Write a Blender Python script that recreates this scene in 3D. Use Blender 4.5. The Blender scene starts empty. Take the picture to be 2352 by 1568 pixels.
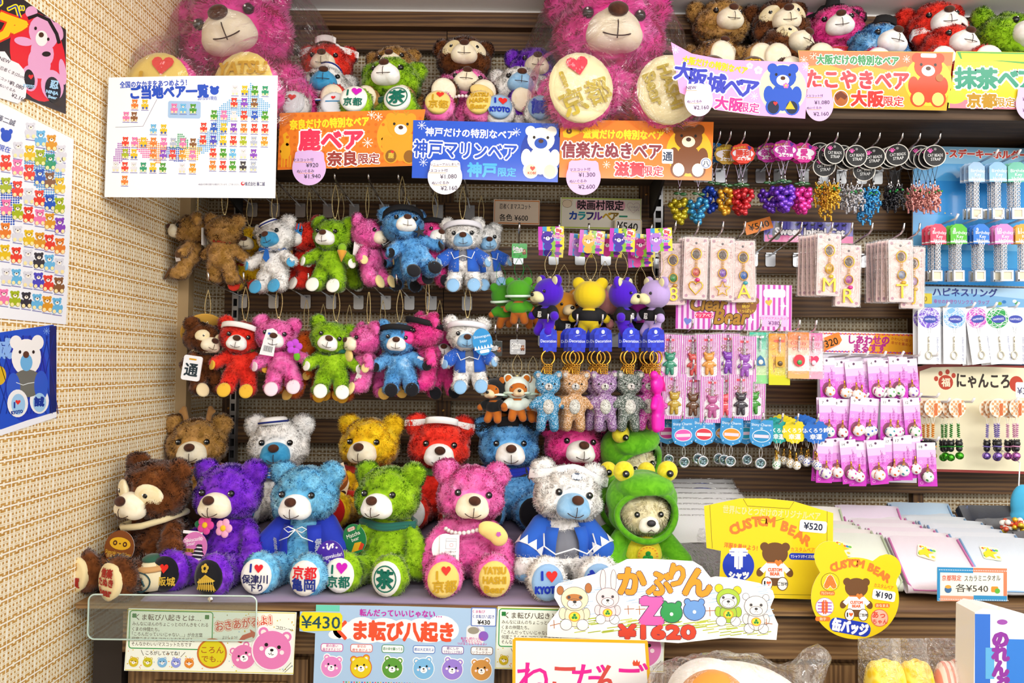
import bpy, bmesh, math, random
import numpy as np
from mathutils import Vector, Matrix, Euler, noise
R = math.radians
PI = math.pi
sc = bpy.context.scene
col = sc.collection
rnd = random.Random(7)

# ---------------------------------------------------------------- camera, world, lights, exposure
F = 1730.0                      # focal length in pixels of the 2352 px wide frame
CAMZ = 1.35
cam_d = bpy.data.cameras.new('camera')
cam_d.sensor_width = 36
cam_d.lens = F / 2352 * 36
cam_d.clip_start = 0.05
cam = bpy.data.objects.new('camera', cam_d)
col.objects.link(cam)
CR = Matrix.Rotation(R(90 + 1.82), 3, 'X') @ Matrix.Rotation(0.0107, 3, 'Z')
cam.matrix_world = Matrix.Translation((0, 0, CAMZ)) @ CR.to_4x4()
sc.camera = cam

w = bpy.data.worlds.new('world')
sc.world = w
w.use_nodes = True
w.node_tree.nodes['Background'].inputs[0].default_value = (1.0, 0.97, 0.92, 1)
w.node_tree.nodes['Background'].inputs[1].default_value = 0.64


def area(name, loc, rot, sx, sy, power, color=(1, 1, 1)):
    d = bpy.data.lights.new(name, 'AREA')
    d.shape = 'RECTANGLE'
    d.size, d.size_y, d.energy, d.color = sx, sy, power, color
    o = bpy.data.objects.new(name, d)
    o.location, o.rotation_euler = loc, rot
    col.objects.link(o)
    return o


area('ceiling_or_fill_light', (-0.1, 1.05, 2.28), (R(4), 0, 0), 1.0, 0.25, 1.5, (1, .96, .9))
area('ceiling_or_fill_light', (1.15, 1.05, 2.28), (R(4), 0, 0), 1.0, 0.25, 2.5, (1, .96, .9))
area('ceiling_or_fill_light', (0.85, -0.5, 2.25), (R(48), 0, 0), 2.2, 0.6, 27, (1, .985, .96))
area('ceiling_or_fill_light', (1.9, -0.2, 2.15), tuple(Vector((-2.5, 1.1, -1.0)).to_track_quat('-Z', 'Y').to_euler()), 1.2, 0.4, 8, (1, .97, .9))  # added unseen fill light, aimed across the room to brighten the left wall
sc.view_settings.view_transform = 'Standard'
sc.view_settings.look = 'None'
sc.view_settings.exposure = 0.98
sc.view_settings.gamma = 1
sc.view_settings.use_curve_mapping = False
sc.cycles.transparent_max_bounces = 24
sc.cycles.max_bounces = 7
sc.cycles.diffuse_bounces = 4
sc.cycles.glossy_bounces = 3
sc.cycles.transmission_bounces = 6


def ray(px, py):
    return CR @ Vector(((px - 1176) / F, -(py - 784) / F, -1))


def P(px, py, y):               # the point of the place seen at a pixel, at a chosen depth into the room
    d = ray(px, py)
    return Vector((0, 0, CAMZ)) + d * (y / d.y)


WALLX = -0.815


def W(px, py, off=0.0):         # the same on the left wall
    d = ray(px, py)
    return Vector((0, 0, CAMZ)) + d * ((WALLX + off) / d.x)


def S(px, y):                   # pixels to metres at a depth
    return px * y / F


# ---------------------------------------------------------------- materials
def lin(h):
    if not isinstance(h, str):
        return tuple(h)[:3]
    h = h.lstrip('#')
    c = [int(h[i:i + 2], 16) / 255 for i in (0, 2, 4)]
    return tuple(x / 12.92 if x <= .04045 else ((x + .055) / 1.055) ** 2.4 for x in c)


_m = {}


def nodes(m):
    m.use_nodes = True
    nt = m.node_tree
    return nt, nt.nodes['Principled BSDF']


def N(nt, t, **k):
    n = nt.nodes.new(t)
    for a, b in k.items():
        if a.startswith('i_'):
            n.inputs[int(a[2:])].default_value = b
        else:
            setattr(n, a, b)
    return n


def plain(c, rough=.6, metal=0, coat=0, spec=.4, sheen=0, emit=0):
    k = ('p', c, rough, metal, coat, spec, sheen)
    if k in _m:
        return _m[k]
    m = bpy.data.materials.new('plain')
    nt, b = nodes(m)
    b.inputs['Base Color'].default_value = (*lin(c), 1)
    b.inputs['Roughness'].default_value = rough
    b.inputs['Metallic'].default_value = metal
    b.inputs['Coat Weight'].default_value = coat
    b.inputs['Specular IOR Level'].default_value = spec
    b.inputs['Sheen Weight'].default_value = sheen
    _m[k] = m
    return m


def print_mat(coat):            # printed paper: the ink colours are stored per face
    k = ('print', coat)
    if k not in _m:
        m = bpy.data.materials.new('printed_paper')
        nt, b = nodes(m)
        a = N(nt, 'ShaderNodeAttribute', attribute_name='ink')
        nt.links.new(a.outputs['Color'], b.inputs['Base Color'])
        b.inputs['Roughness'].default_value = .65
        b.inputs['Coat Weight'].default_value = coat
        b.inputs['Coat Roughness'].default_value = .12
        b.inputs['Specular IOR Level'].default_value = .25
        _m[k] = m
    return _m[k]


def fur(c1, c2, scale=26, c3=None, short=False):
    k = ('f', c1, c2, scale, c3, short)
    if k in _m:
        return _m[k]
    m = bpy.data.materials.new('plush_fur')
    nt, b = nodes(m)
    L = nt.links
    tc = N(nt, 'ShaderNodeTexCoord')
    oi = N(nt, 'ShaderNodeObjectInfo')
    ad = N(nt, 'ShaderNodeVectorMath', operation='ADD')
    L.new(tc.outputs['Object'], ad.inputs[0])
    L.new(oi.outputs['Random'], ad.inputs[1])
    n1 = N(nt, 'ShaderNodeTexNoise')
    n1.inputs['Scale'].default_value = scale
    n1.inputs['Detail'].default_value = 5
    n1.inputs['Distortion'].default_value = 1.2
    L.new(ad.outputs[0], n1.inputs['Vector'])
    r = N(nt, 'ShaderNodeValToRGB')
    e = r.color_ramp.elements
    e[0].position, e[1].position = .36, .66
    e[0].color, e[1].color = (*lin(c1), 1), (*lin(c2), 1)
    if c3:
        x = r.color_ramp.elements.new(.78)
        x.color = (*lin(c3), 1)
    L.new(n1.outputs['Fac'], r.inputs[0])
    L.new(r.outputs[0], b.inputs['Base Color'])
    b.inputs['Roughness'].default_value = .85
    b.inputs['Specular IOR Level'].default_value = .15
    b.inputs['Sheen Weight'].default_value = .25
    if short:
        n2 = N(nt, 'ShaderNodeTexNoise')
        n2.inputs['Scale'].default_value = 900
        bp = N(nt, 'ShaderNodeBump')
        bp.inputs['Strength'].default_value = .35
        bp.inputs['Distance'].default_value = .001
        L.new(tc.outputs['Object'], n2.inputs['Vector'])
        L.new(n2.outputs['Fac'], bp.inputs['Height'])
        L.new(bp.outputs[0], b.inputs['Normal'])
    _m[k] = m
    return m


def wood(c1, c2, c3, axis='X', rough=.55, sc_=1.0):
    k = ('w', c1, c2, c3, axis, sc_)
    if k in _m:
        return _m[k]
    m = bpy.data.materials.new('stained_wood')
    nt, b = nodes(m)
    L = nt.links
    tc = N(nt, 'ShaderNodeTexCoord')
    mp = N(nt, 'ShaderNodeMapping')
    s = {'X': (1.2, 14, 26), 'Z': (26, 14, 1.2), 'Y': (26, 1.2, 26)}[axis]
    mp.inputs['Scale'].default_value = tuple(v * sc_ for v in s)
    L.new(tc.outputs['Object'], mp.inputs[0])
    n1 = N(nt, 'ShaderNodeTexNoise')
    n1.inputs['Scale'].default_value = 1.6
    n1.inputs['Detail'].default_value = 8
    n1.inputs['Roughness'].default_value = .65
    n1.inputs['Distortion'].default_value = 1.5
    L.new(mp.outputs[0], n1.inputs['Vector'])
    n2 = N(nt, 'ShaderNodeTexWave')
    n2.bands_direction = 'Z' if axis != 'Z' else 'X'
    n2.inputs['Scale'].default_value = 1.1
    n2.inputs['Distortion'].default_value = 9
    n2.inputs['Detail'].default_value = 3
    L.new(mp.outputs[0], n2.inputs['Vector'])
    mx = N(nt, 'ShaderNodeMath', operation='MULTIPLY_ADD')
    mx.inputs[1].default_value = .35
    L.new(n2.outputs['Fac'], mx.inputs[0])
    sb = N(nt, 'ShaderNodeMath', operation='SUBTRACT')
    sb.inputs[1].default_value = .17
    L.new(n1.outputs['Fac'], sb.inputs[0])
    L.new(sb.outputs[0], mx.inputs[2])
    r = N(nt, 'ShaderNodeValToRGB')
    e = r.color_ramp.elements
    e[0].position, e[1].position = .3, .7
    e[0].color, e[1].color = (*lin(c1), 1), (*lin(c3), 1)
    x = e.new(.5)
    x.color = (*lin(c2), 1)
    L.new(mx.outputs[0], r.inputs[0])
    L.new(r.outputs[0], b.inputs['Base Color'])
    b.inputs['Roughness'].default_value = rough
    bp = N(nt, 'ShaderNodeBump')
    bp.inputs['Strength'].default_value = .12
    bp.inputs['Distance'].default_value = .002
    L.new(mx.outputs[0], bp.inputs['Height'])
    L.new(bp.outputs[0], b.inputs['Normal'])
    _m[k] = m
    return m


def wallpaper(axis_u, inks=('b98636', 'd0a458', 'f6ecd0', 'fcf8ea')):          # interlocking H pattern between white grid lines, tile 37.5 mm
    m = bpy.data.materials.new('wallpaper')
    nt, b = nodes(m)
    L = nt.links
    tc = N(nt, 'ShaderNodeTexCoord')
    sp = N(nt, 'ShaderNodeSeparateXYZ')
    L.new(tc.outputs['Object'], sp.inputs[0])

    def M(op, a, b_=None, c=None):
        n = N(nt, 'ShaderNodeMath', operation=op)
        for i, v in enumerate((a, b_, c)):
            if v is None:
                continue
            if isinstance(v, (int, float)):
                n.inputs[i].default_value = v
            else:
                L.new(v, n.inputs[i])
        return n.outputs[0]
    T = .0375
    u = M('FRACT', M('DIVIDE', sp.outputs[axis_u], T))
    v = M('FRACT', M('DIVIDE', sp.outputs[2], T))

    def rect(u_, v_, cu, cv_, hu, hv):
        a = M('LESS_THAN', M('ABSOLUTE', M('SUBTRACT', u_, cu)), hu)
        d = M('LESS_THAN', M('ABSOLUTE', M('SUBTRACT', v_, cv_)), hv)
        return M('MULTIPLY', a, d)
    light = None

    def add(x):
        nonlocal light
        light = x if light is None else M('MAXIMUM', light, x)
    # tall bars of each H pair
    for cu, cv_, hv in ((.27, .26, .17), (.73, .26, .17), (.27, .74, .17), (.73, .74, .17), (.5, .5, .2), (.03, .5, .2), (.97, .5, .2), (.5, .0, .1), (.5, 1., .1)):
        add(rect(u, v, cu, cv_, .062, hv))
    # twin cross bars
    for cv_, cu, hu in ((.23, .5, .2), (.30, .5, .2), (.70, .5, .2), (.77, .5, .2), (.47, .25, .22), (.54, .25, .22), (.47, .75, .22), (.54, .75, .22),
                        (.23, .05, .16), (.30, .05, .16), (.70, .05, .16), (.77, .05, .16), (.23, .95, .16), (.30, .95, .16), (.70, .95, .16), (.77, .95, .16)):
        add(rect(u, v, cu, cv_, hu, .026))
    grid = M('MAXIMUM', M('GREATER_THAN', M('ABSOLUTE', M('SUBTRACT', u, .5)), .472), M('GREATER_THAN', M('ABSOLUTE', M('SUBTRACT', v, .5)), .462))
    nz = N(nt, 'ShaderNodeTexNoise')
    nz.inputs['Scale'].default_value = 60
    L.new(tc.outputs['Object'], nz.inputs['Vector'])
    rg = N(nt, 'ShaderNodeValToRGB')
    rg.color_ramp.elements[0].position, rg.color_ramp.elements[1].position = .35, .65
    rg.color_ramp.elements[0].color = (*lin(inks[0]), 1)
    rg.color_ramp.elements[1].color = (*lin(inks[1]), 1)
    L.new(nz.outputs['Fac'], rg.inputs[0])
    m1 = N(nt, 'ShaderNodeMixRGB')
    m1.inputs[2].default_value = (*lin(inks[2]), 1)
    L.new(light, m1.inputs[0])
    L.new(rg.outputs[0], m1.inputs[1])
    m2 = N(nt, 'ShaderNodeMixRGB')
    m2.inputs[2].default_value = (*lin(inks[3]), 1)
    L.new(grid, m2.inputs[0])
    L.new(m1.outputs[0], m2.inputs[1])
    L.new(m2.outputs[0], b.inputs['Base Color'])
    b.inputs['Roughness'].default_value = .6
    return m


def film(amount=.12, tint=(1, 1, 1), bump=.5, bscale=30, rough=.08, veil=.03):    # crinkled clear plastic
    k = ('film', amount, tint, bump, bscale, veil)
    if k in _m:
        return _m[k]
    m = bpy.data.materials.new('clear_plastic')
    m.use_nodes = True
    nt = m.node_tree
    nt.nodes.remove(nt.nodes['Principled BSDF'])
    out = nt.nodes['Material Output']
    L = nt.links
    tr = N(nt, 'ShaderNodeBsdfTransparent')
    tr.inputs[0].default_value = (*tint, 1)
    gl = N(nt, 'ShaderNodeBsdfGlossy')
    gl.inputs['Roughness'].default_value = rough
    gl.inputs[0].default_value = (1, 1, 1, 1)
    df = N(nt, 'ShaderNodeBsdfDiffuse')
    df.inputs[0].default_value = (.9, .9, .92, 1)
    tc = N(nt, 'ShaderNodeTexCoord')
    vo = N(nt, 'ShaderNodeTexNoise')
    vo.inputs['Scale'].default_value = bscale
    vo.inputs['Detail'].default_value = 3
    vo.inputs['Distortion'].default_value = 2.5
    L.new(tc.outputs['Object'], vo.inputs['Vector'])
    bp = N(nt, 'ShaderNodeBump')
    bp.inputs['Strength'].default_value = bump
    bp.inputs['Distance'].default_value = .02
    L.new(vo.outputs['Fac'], bp.inputs['Height'])
    L.new(bp.outputs[0], gl.inputs['Normal'])
    lw = N(nt, 'ShaderNodeLayerWeight')
    lw.inputs[0].default_value = .35
    L.new(bp.outputs[0], lw.inputs['Normal'])
    mu = N(nt, 'ShaderNodeMath', operation='MULTIPLY_ADD')
    mu.inputs[1].default_value = .34
    mu.inputs[2].default_value = amount
    L.new(lw.outputs['Fresnel'], mu.inputs[0])
    mv = N(nt, 'ShaderNodeMixShader')
    mv.inputs[0].default_value = veil
    L.new(tr.outputs[0], mv.inputs[1])
    L.new(df.outputs[0], mv.inputs[2])
    ms = N(nt, 'ShaderNodeMixShader')
    L.new(mu.outputs[0], ms.inputs[0])
    L.new(mv.outputs[0], ms.inputs[1])
    L.new(gl.outputs[0], ms.inputs[2])
    L.new(ms.outputs[0], out.inputs[0])
    _m[k] = m
    return m


GOLD = plain('d9a441', .25, 1)
STEEL = plain('c9c9cc', .28, 1)
CHROME = plain('dcdcde', .15, 1)
BLACKP = plain('0b0b0d', .2, 0, .5)
BROWNP = plain('4a2a1c', .8)
WHITEF = fur('f4f1ea', 'ffffff', 40, None, True)
CREAMF = fur('efe3c4', 'f7eed8', 40, None, True)
BLUEMZ = fur('2f8fc4', '4aa6d6', 40, None, True)
PALEMZ = fur('7fb2dc', '9cc6e8', 40, None, True)
THREAD = plain('3a2218', .8)


# ---------------------------------------------------------------- scene objects
def link(o, parent=None):
    col.objects.link(o)
    if parent is not None:
        o.parent = parent
    return o


def tag(o, label=None, cat=None, group=None, kind=None):
    for k, v in (('label', label), ('category', cat), ('group', group), ('kind', kind)):
        if v:
            o[k] = v
    return o


def thing(name, label, cat, loc=(0, 0, 0), rot=(0, 0, 0), group=None, scale=None):
    o = bpy.data.objects.new(name, None)
    o.empty_display_size = .02
    o.location, o.rotation_euler = loc, rot
    if scale:
        o.scale = (scale,) * 3
    col.objects.link(o)
    return tag(o, label, cat, group)


def kids(o):
    return _k.get(o.name, [])


_k = {}


def inst(name, me, parent=None, mats=None, loc=(0, 0, 0), rot=(0, 0, 0), scale=None, label=None):
    o = bpy.data.objects.new(name, me)
    o.location, o.rotation_euler = loc, rot
    if scale is not None:
        o.scale = scale if hasattr(scale, '__len__') else (scale,) * 3
    col.objects.link(o)
    if mats:
        for i, m in enumerate(mats):
            if m is not None:
                o.material_slots[i].link = 'OBJECT'
                o.material_slots[i].material = m
    if parent is not None:
        o.parent = parent
        _k.setdefault(parent.name, []).append(o)
    if label:
        o['label'] = label
    return o


def dup(root, loc=None, rot=None, label=None, group=None, swap=None, scale=None, drop=()):
    """a copy of a thing with copies of its parts and sub-parts; swap maps a material to another"""
    c = root.copy()
    col.objects.link(c)
    if loc is not None:
        c.location = loc
    if rot is not None:
        c.rotation_euler = rot
    if scale is not None:
        c.scale = (scale,) * 3
    if label:
        c['label'] = label
    if group:
        c['group'] = group

    def sw(a):
        if swap and a.type == 'MESH':
            for s in a.material_slots:
                if s.material in swap:
                    m = swap[s.material]
                    s.link = 'OBJECT'
                    s.material = m
    sw(c)

    def rec(a, b):
        for ch in kids(a):
            if ch.name.split('.')[0] in drop:
                continue
            d = ch.copy()
            col.objects.link(d)
            d.parent = b
            _k.setdefault(b.name, []).append(d)
            sw(d)
            rec(ch, d)
    rec(root, c)
    return c


def reparent(o, p):
    o.parent = p
    _k.setdefault(p.name, []).append(o)
    return o


class MB:
    """collects shapes into one mesh"""

    def __init__(s):
        s.V, s.F, s.M, s.n = [], [], [], 0

    def add(s, V, Fc, mi=0, mat=None):
        V = np.asarray(V, float).reshape(-1, 3)
        if mat is not None:
            A = np.array(mat)
            V = V @ A[:3, :3].T + A[:3, 3]
        n = s.n
        s.V.append(V)
        s.F.extend([tuple(i + n for i in f) for f in Fc])
        s.M.extend([mi] * len(Fc))
        s.n += len(V)
        return s

    def box(s, c, d, mi=0, mat=None):
        x, y, z = (v / 2 for v in d)
        V = np.array([(a * x, b * y, e * z) for a in (-1, 1) for b in (-1, 1) for e in (-1, 1)]) + np.array(c)
        return s.add(V, [(0, 1, 3, 2), (4, 6, 7, 5), (0, 4, 5, 1), (2, 3, 7, 6), (0, 2, 6, 4), (1, 5, 7, 3)], mi, mat)

    def ell(s, c, r, seg=16, rings=9, mi=0, mat=None):
        if not hasattr(r, '__len__'):
            r = (r, r, r)
        V, Fc = [(0, 0, 1)], []
        for i in range(1, rings):
            t = PI * i / rings
            for j in range(seg):
                p = 2 * PI * j / seg
                V.append((math.sin(t) * math.cos(p), math.sin(t) * math.sin(p), math.cos(t)))
        V.append((0, 0, -1))
        for j in range(seg):
            k = (j + 1) % seg
            Fc.append((0, 1 + j, 1 + k))
            for i in range(rings - 2):
                a = 1 + i * seg
                Fc.append((a + j, a + seg + j, a + seg + k, a + k))
            a = 1 + (rings - 2) * seg
            Fc.append((a + j, len(V) - 1, a + k))
        return s.add(np.array(V) * np.array(r) + np.array(c), Fc, mi, mat)

    def tube(s, pts, r, seg=6, mi=0, mat=None, closed=False):
        pts = [Vector(p) for p in pts]
        n = len(pts)
        rs = r if hasattr(r, '__len__') else [r] * n
        V, Fc = [], []
        up = None
        for i, p in enumerate(pts):
            if closed:
                d = pts[(i + 1) % n] - pts[i - 1]
            else:
                d = pts[min(i + 1, n - 1)] - pts[max(i - 1, 0)]
            if d.length < 1e-9:
                d = Vector((0, 0, 1))
            d.normalize()
            if up is None:
                up = d.orthogonal().normalized()
            up = (up - d * up.dot(d))
            if up.length < 1e-6:
                up = d.orthogonal()
            up.normalize()
            b = d.cross(up)
            for j in range(seg):
                a = 2 * PI * j / seg
                V.append(p + (up * math.cos(a) + b * math.sin(a)) * rs[i])
        for i in range(n if closed else n - 1):
            k = (i + 1) % n
            for j in range(seg):
                l = (j + 1) % seg
                Fc.append((i * seg + j, i * seg + l, k * seg + l, k * seg + j))
        if not closed:
            Fc.append(tuple(range(seg))[::-1])
            Fc.append(tuple((n - 1) * seg + j for j in range(seg)))
        return s.add([tuple(v) for v in V], Fc, mi, mat)

    def lathe(s, prof, seg=20, mi=0, mat=None):       # profile (r, z) about Z
        V, Fc = [], []
        for r, z in prof:
            for j in range(seg):
                a = 2 * PI * j / seg
                V.append((r * math.cos(a), r * math.sin(a), z))
        for i in range(len(prof) - 1):
            for j in range(seg):
                k = (j + 1) % seg
                Fc.append((i * seg + j, i * seg + k, (i + 1) * seg + k, (i + 1) * seg + j))
        Fc.append(tuple(range(seg))[::-1])
        Fc.append(tuple((len(prof) - 1) * seg + j for j in range(seg)))
        return s.add(V, Fc, mi, mat)

    def plate(s, pts, t, mi=0, mat=None, y=0.0):      # outline (x, z), thickness t behind its front at y
        n = len(pts)
        V = [(a, y, b) for a, b in pts] + [(a, y + t, b) for a, b in pts]
        Fc = [tuple(range(n)), tuple(range(2 * n - 1, n - 1, -1))]
        Fc += [(i, i + n, (i + 1) % n + n, (i + 1) % n) for i in range(n)]
        return s.add(V, Fc, mi, mat)

    def mesh(s, name, mats, smooth=False):
        me = bpy.data.meshes.new(name)
        V = np.concatenate(s.V) if s.V else np.zeros((0, 3))
        me.from_pydata(V.tolist(), [], s.F)
        for m in (mats if isinstance(mats, (list, tuple)) else [mats]):
            me.materials.append(m)
        if s.M:
            me.polygons.foreach_set('material_index', s.M)
            if smooth:
                me.polygons.foreach_set('use_smooth', [True] * len(s.F))
        me.update()
        return me

    def obj(s, name, mats, parent=None, smooth=False, **k):
        return inst(name, s.mesh(name, mats, smooth), parent, **k)


def rr(cx, cy, w, h, r, n=5):          # rounded rectangle outline, counter-clockwise in x right, y up or down
    pts = []
    for sx, sy, a0 in ((1, 1, 0), (-1, 1, 90), (-1, -1, 180), (1, -1, 270)):
        for i in range(n + 1):
            a = R(a0 + 90 * i / n)
            pts.append((cx + sx * (w / 2 - r) + r * math.cos(a), cy + sy * (h / 2 - r) + r * math.sin(a)))
    return pts


def ring(cx, cy, rx, ry=None, n=24, a0=0, a1=360):
    ry = ry or rx
    full = abs(a1 - a0) >= 360
    m = n if full else n + 1
    return [(cx + rx * math.cos(R(a0 + (a1 - a0) * i / n)), cy + ry * math.sin(R(a0 + (a1 - a0) * i / n))) for i in range(m)]
# ---------------------------------------------------------------- lettering and printed paper
_tc = {}
_cu = bpy.data.curves.new('lettering', 'FONT')
_co = bpy.data.objects.new('lettering', _cu)


def glyphs(s, bold=0.0, res=2):
    k = (s, round(bold, 3), res)
    if k not in _tc:
        _cu.body = s
        _cu.offset = bold
        _cu.resolution_u = res
        me = _co.to_mesh()
        V = np.zeros(len(me.vertices) * 3, np.float32)
        me.vertices.foreach_get('co', V)
        V = V.reshape(-1, 3)[:, :2].astype(float)
        Fc = [tuple(p.vertices) for p in me.polygons]
        _co.to_mesh_clear()
        _tc[k] = (V, Fc)
    return _tc[k]


HEART = [(0, .9)] + [(x, y) for x, y in ((-.5, .35), (-.9, -.1), (-1, -.5), (-.8, -.85), (-.5, -.95), (-.2, -.85), (0, -.55), (.2, -.85), (.5, -.95), (.8, -.85), (1, -.5), (.9, -.1), (.5, .35))]


class Cv:
    """a printed sheet: flat coloured shapes in picture units (x right, y down) on a paper base"""

    def __init__(s, dz=.00018):
        s.V, s.F, s.C, s.n, s.dz, s.q = [], [], [], 0, dz, 0

    def add(s, V2, Fc, c, L):
        V = np.asarray(V2, float).reshape(-1, 2)
        s.V.append(np.column_stack([V, np.full(len(V), float(L) + .1 * s.q)]))
        s.q = (s.q + 1) % 9
        n = s.n
        s.F.extend([tuple(i + n for i in f) for f in Fc])
        s.C.extend([lin(c)] * len(Fc))
        s.n += len(V)
        return s

    def poly(s, pts, c, L=1):
        return s.add(pts, [tuple(range(len(pts)))], c, L)

    def rect(s, x0, y0, x1, y1, c, L=1):
        return s.poly([(x0, y0), (x1, y0), (x1, y1), (x0, y1)], c, L)

    def rr(s, x0, y0, x1, y1, r, c, L=1):
        return s.poly(rr((x0 + x1) / 2, (y0 + y1) / 2, x1 - x0, y1 - y0, r), c, L)

    def ell(s, cx, cy, rx, ry, c, L=1, n=20, rot=0):
        p = ring(0, 0, rx, ry or rx, n)
        ca, sa = math.cos(R(rot)), math.sin(R(rot))
        return s.poly([(cx + x * ca - y * sa, cy + x * sa + y * ca) for x, y in p], c, L)

    def line(s, pts, w, c, L=1, closed=False):
        pts = [Vector(p) for p in pts]
        n = len(pts)
        A, B = [], []
        for i, p in enumerate(pts):
            a = pts[i - 1] if (i or closed) else p
            b = pts[(i + 1) % n] if (i < n - 1 or closed) else p
            d = b - a
            if d.length < 1e-9:
                d = Vector((1, 0))
            d.normalize()
            q = Vector((-d.y, d.x)) * (w / 2)
            A.append(p + q)
            B.append(p - q)
        m = n if closed else n - 1
        return s.add([tuple(v) for v in A + B], [(i, (i + 1) % n, (i + 1) % n + n, i + n) for i in range(m)], c, L)

    def heart(s, cx, cy, r, c, L=1, rot=0):
        ca, sa = math.cos(R(rot)), math.sin(R(rot))
        return s.poly([(cx + (x * ca - y * sa) * r, cy + (x * sa + y * ca) * r) for x, y in HEART], c, L)

    def flower(s, cx, cy, r, c, c2, L=1, n=5):
        for i in range(n):
            a = 2 * PI * i / n - PI / 2
            s.ell(cx + r * .55 * math.cos(a), cy + r * .55 * math.sin(a), r * .45, r * .45, c, L, 10)
        return s.ell(cx, cy, r * .35, r * .35, c2, L + 1, 10)

    def snow(s, cx, cy, r, c, L=1):
        for i in range(4):
            a = PI * i / 4
            s.line([(cx - r * math.cos(a), cy - r * math.sin(a)), (cx + r * math.cos(a), cy + r * math.sin(a))], r * .12, c, L)
        for i in range(8):
            a = PI * i / 4
            s.ell(cx + r * math.cos(a), cy + r * math.sin(a), r * .13, r * .13, c, L, 6)
        return s

    def t(s, x, y, txt, h, c, bold=.012, L=2, w=None, rot=0, al='c', out=None, ow=.06, sh=0, out2=None, ow2=.12, st=1):
        """one line of lettering whose middle is at x, y; h is the height of a full character"""
        if bold >= .02:
            bold *= 1.6
        V0, F0 = glyphs(txt, 0)
        if not len(V0):
            return s
        lo, hi = V0.min(0), V0.max(0)
        k = h / .86
        fx = k * st if w is None else w / max(1e-6, hi[0] - lo[0])
        ox = {'c': (lo[0] + hi[0]) / 2, 'l': lo[0], 'r': hi[0]}[al]
        asc = all(ord(ch) < 0x250 or ch == '¥' for ch in txt)
        oy = .345 if asc else .38
        ca, sa = math.cos(R(rot)), math.sin(R(rot))

        def put(b, cc, LL):
            m = 1 if b < .004 else 4 if b < .035 else 8
            for q in range(m):
                dx, dy = (0, 0) if m == 1 else (b * math.cos(2 * PI * (q + .5) / m), b * math.sin(2 * PI * (q + .5) / m))
                X = (V0[:, 0] - ox) * fx + dx * k + sh * (V0[:, 1] - oy) * k
                Y = -(V0[:, 1] - oy + dy) * k
                s.add(np.column_stack([x + X * ca - Y * sa, y + X * sa + Y * ca]), F0, cc, LL)
        if out2:
            put(bold + ow2, out2, L)
            L += 1
        if out:
            put(bold + ow, out, L)
            L += 1
        put(bold, c, L)
        return s

    def arc(s, cx, cy, r, a0, a1, txt, h, c, bold=.03, L=2, out=None, ow=.06, st=1):
        """lettering round a circle; angles in degrees clockwise from the top"""
        n = len(txt)
        for i, ch in enumerate(txt):
            if ch == ' ':
                continue
            a = a0 + (a1 - a0) * (i / max(1, n - 1))
            s.t(cx + r * math.sin(R(a)), cy - r * math.cos(R(a)), ch, h, c, bold, L, rot=a, out=out, ow=ow, st=st)
        return s

    def col_t(s, x, y, txt, h, c, bold=.012, L=2, pitch=1.1):
        for i, ch in enumerate(txt):
            s.t(x, y + i * h * pitch, ch, h, c, bold, L)
        return s

    def bear(s, cx, cy, h, c, mz='fff6e6', pad='ffe9a8', L=1, n=10, nose='4a2a1c', out=None, face=True):
        """a small printed seated bear, h tall"""
        u = h / 10
        if out:
            for x, y, a, b in ((0, -2.6, 2.9, 2.6), (-2, -4.2, 1.3, 1.3), (2, -4.2, 1.3, 1.3), (0, 1.6, 2.8, 3.1), (-2.9, 1, 1.4, 1.9), (2.9, 1, 1.4, 1.9), (-1.9, 3.6, 1.9, 1.9), (1.9, 3.6, 1.9, 1.9)):
                s.ell(cx + x * u, cy + y * u, a * u, b * u, out, L, n)
            L += 1
        for x, y, a, b in ((-2, -4.1, 1, 1), (2, -4.1, 1, 1), (-2.7, 1, 1, 1.7), (2.7, 1, 1, 1.7), (0, 1.5, 2.3, 2.7)):
            s.ell(cx + x * u, cy + y * u, a * u, b * u, c, L, n)
        s.ell(cx, cy - 2.5 * u, 2.6 * u, 2.3 * u, c, L + 1, n + 4)
        for x in (-1.8, 1.8):
            s.ell(cx + x * u, cy + 3.4 * u, 1.5 * u, 1.6 * u, c, L + 1, n)
            s.ell(cx + x * u, cy + 3.5 * u, 1.1 * u, 1.25 * u, pad, L + 2, n)
        s.ell(cx, cy - 1.8 * u, 1.25 * u, 1.05 * u, mz, L + 2, n)
        s.ell(cx, cy - 2.2 * u, .5 * u, .4 * u, nose, L + 3, 8)
        if face:
            for x in (-1.3, 1.3):
                s.ell(cx + x * u, cy - 2.9 * u, .28 * u, .32 * u, '241a16', L + 2, 6)
        return s

    def face(s, cx, cy, r, c, rot=0, L=1, out=None, n=24):
        """a round cartoon bear head"""
        ca, sa = math.cos(R(rot)), math.sin(R(rot))

        def q(x, y):
            return cx + (x * ca - y * sa) * r, cy + (x * sa + y * ca) * r
        if out:
            s.ell(cx, cy, r * 1.08, r * 1.08, out, L, n)
            for x in (-.62, .62):
                s.ell(*q(x, -.85), r * .36, r * .36, out, L, 14)
            L += 1
        for x in (-.62, .62):
            s.ell(*q(x, -.82), r * .27, r * .27, c, L, 14)
            s.ell(*q(x, -.82), r * .15, r * .15, 'f6e6e6', L + 1, 10)
        s.ell(cx, cy, r, r, c, L + 2, n)
        s.ell(*q(0, .12), r * .34, r * .3, 'ffffff', L + 3, 16)
        for x in (-.34, .34):
            s.ell(*q(x, -.22), r * .1, r * .1, '161214', L + 4, 10)
            s.ell(*q(x * 1.6, .02), r * .12, r * .12, 'fbe3ea', L + 4, 10)
        s.ell(*q(0, 0), r * .1, r * .08, '161214', L + 4, 8)
        s.line([q(-.14, .2), q(-.05, .25), q(0, .12), q(.05, .25), q(.14, .2)], r * .04, '161214', L + 4)
        return s

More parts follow.
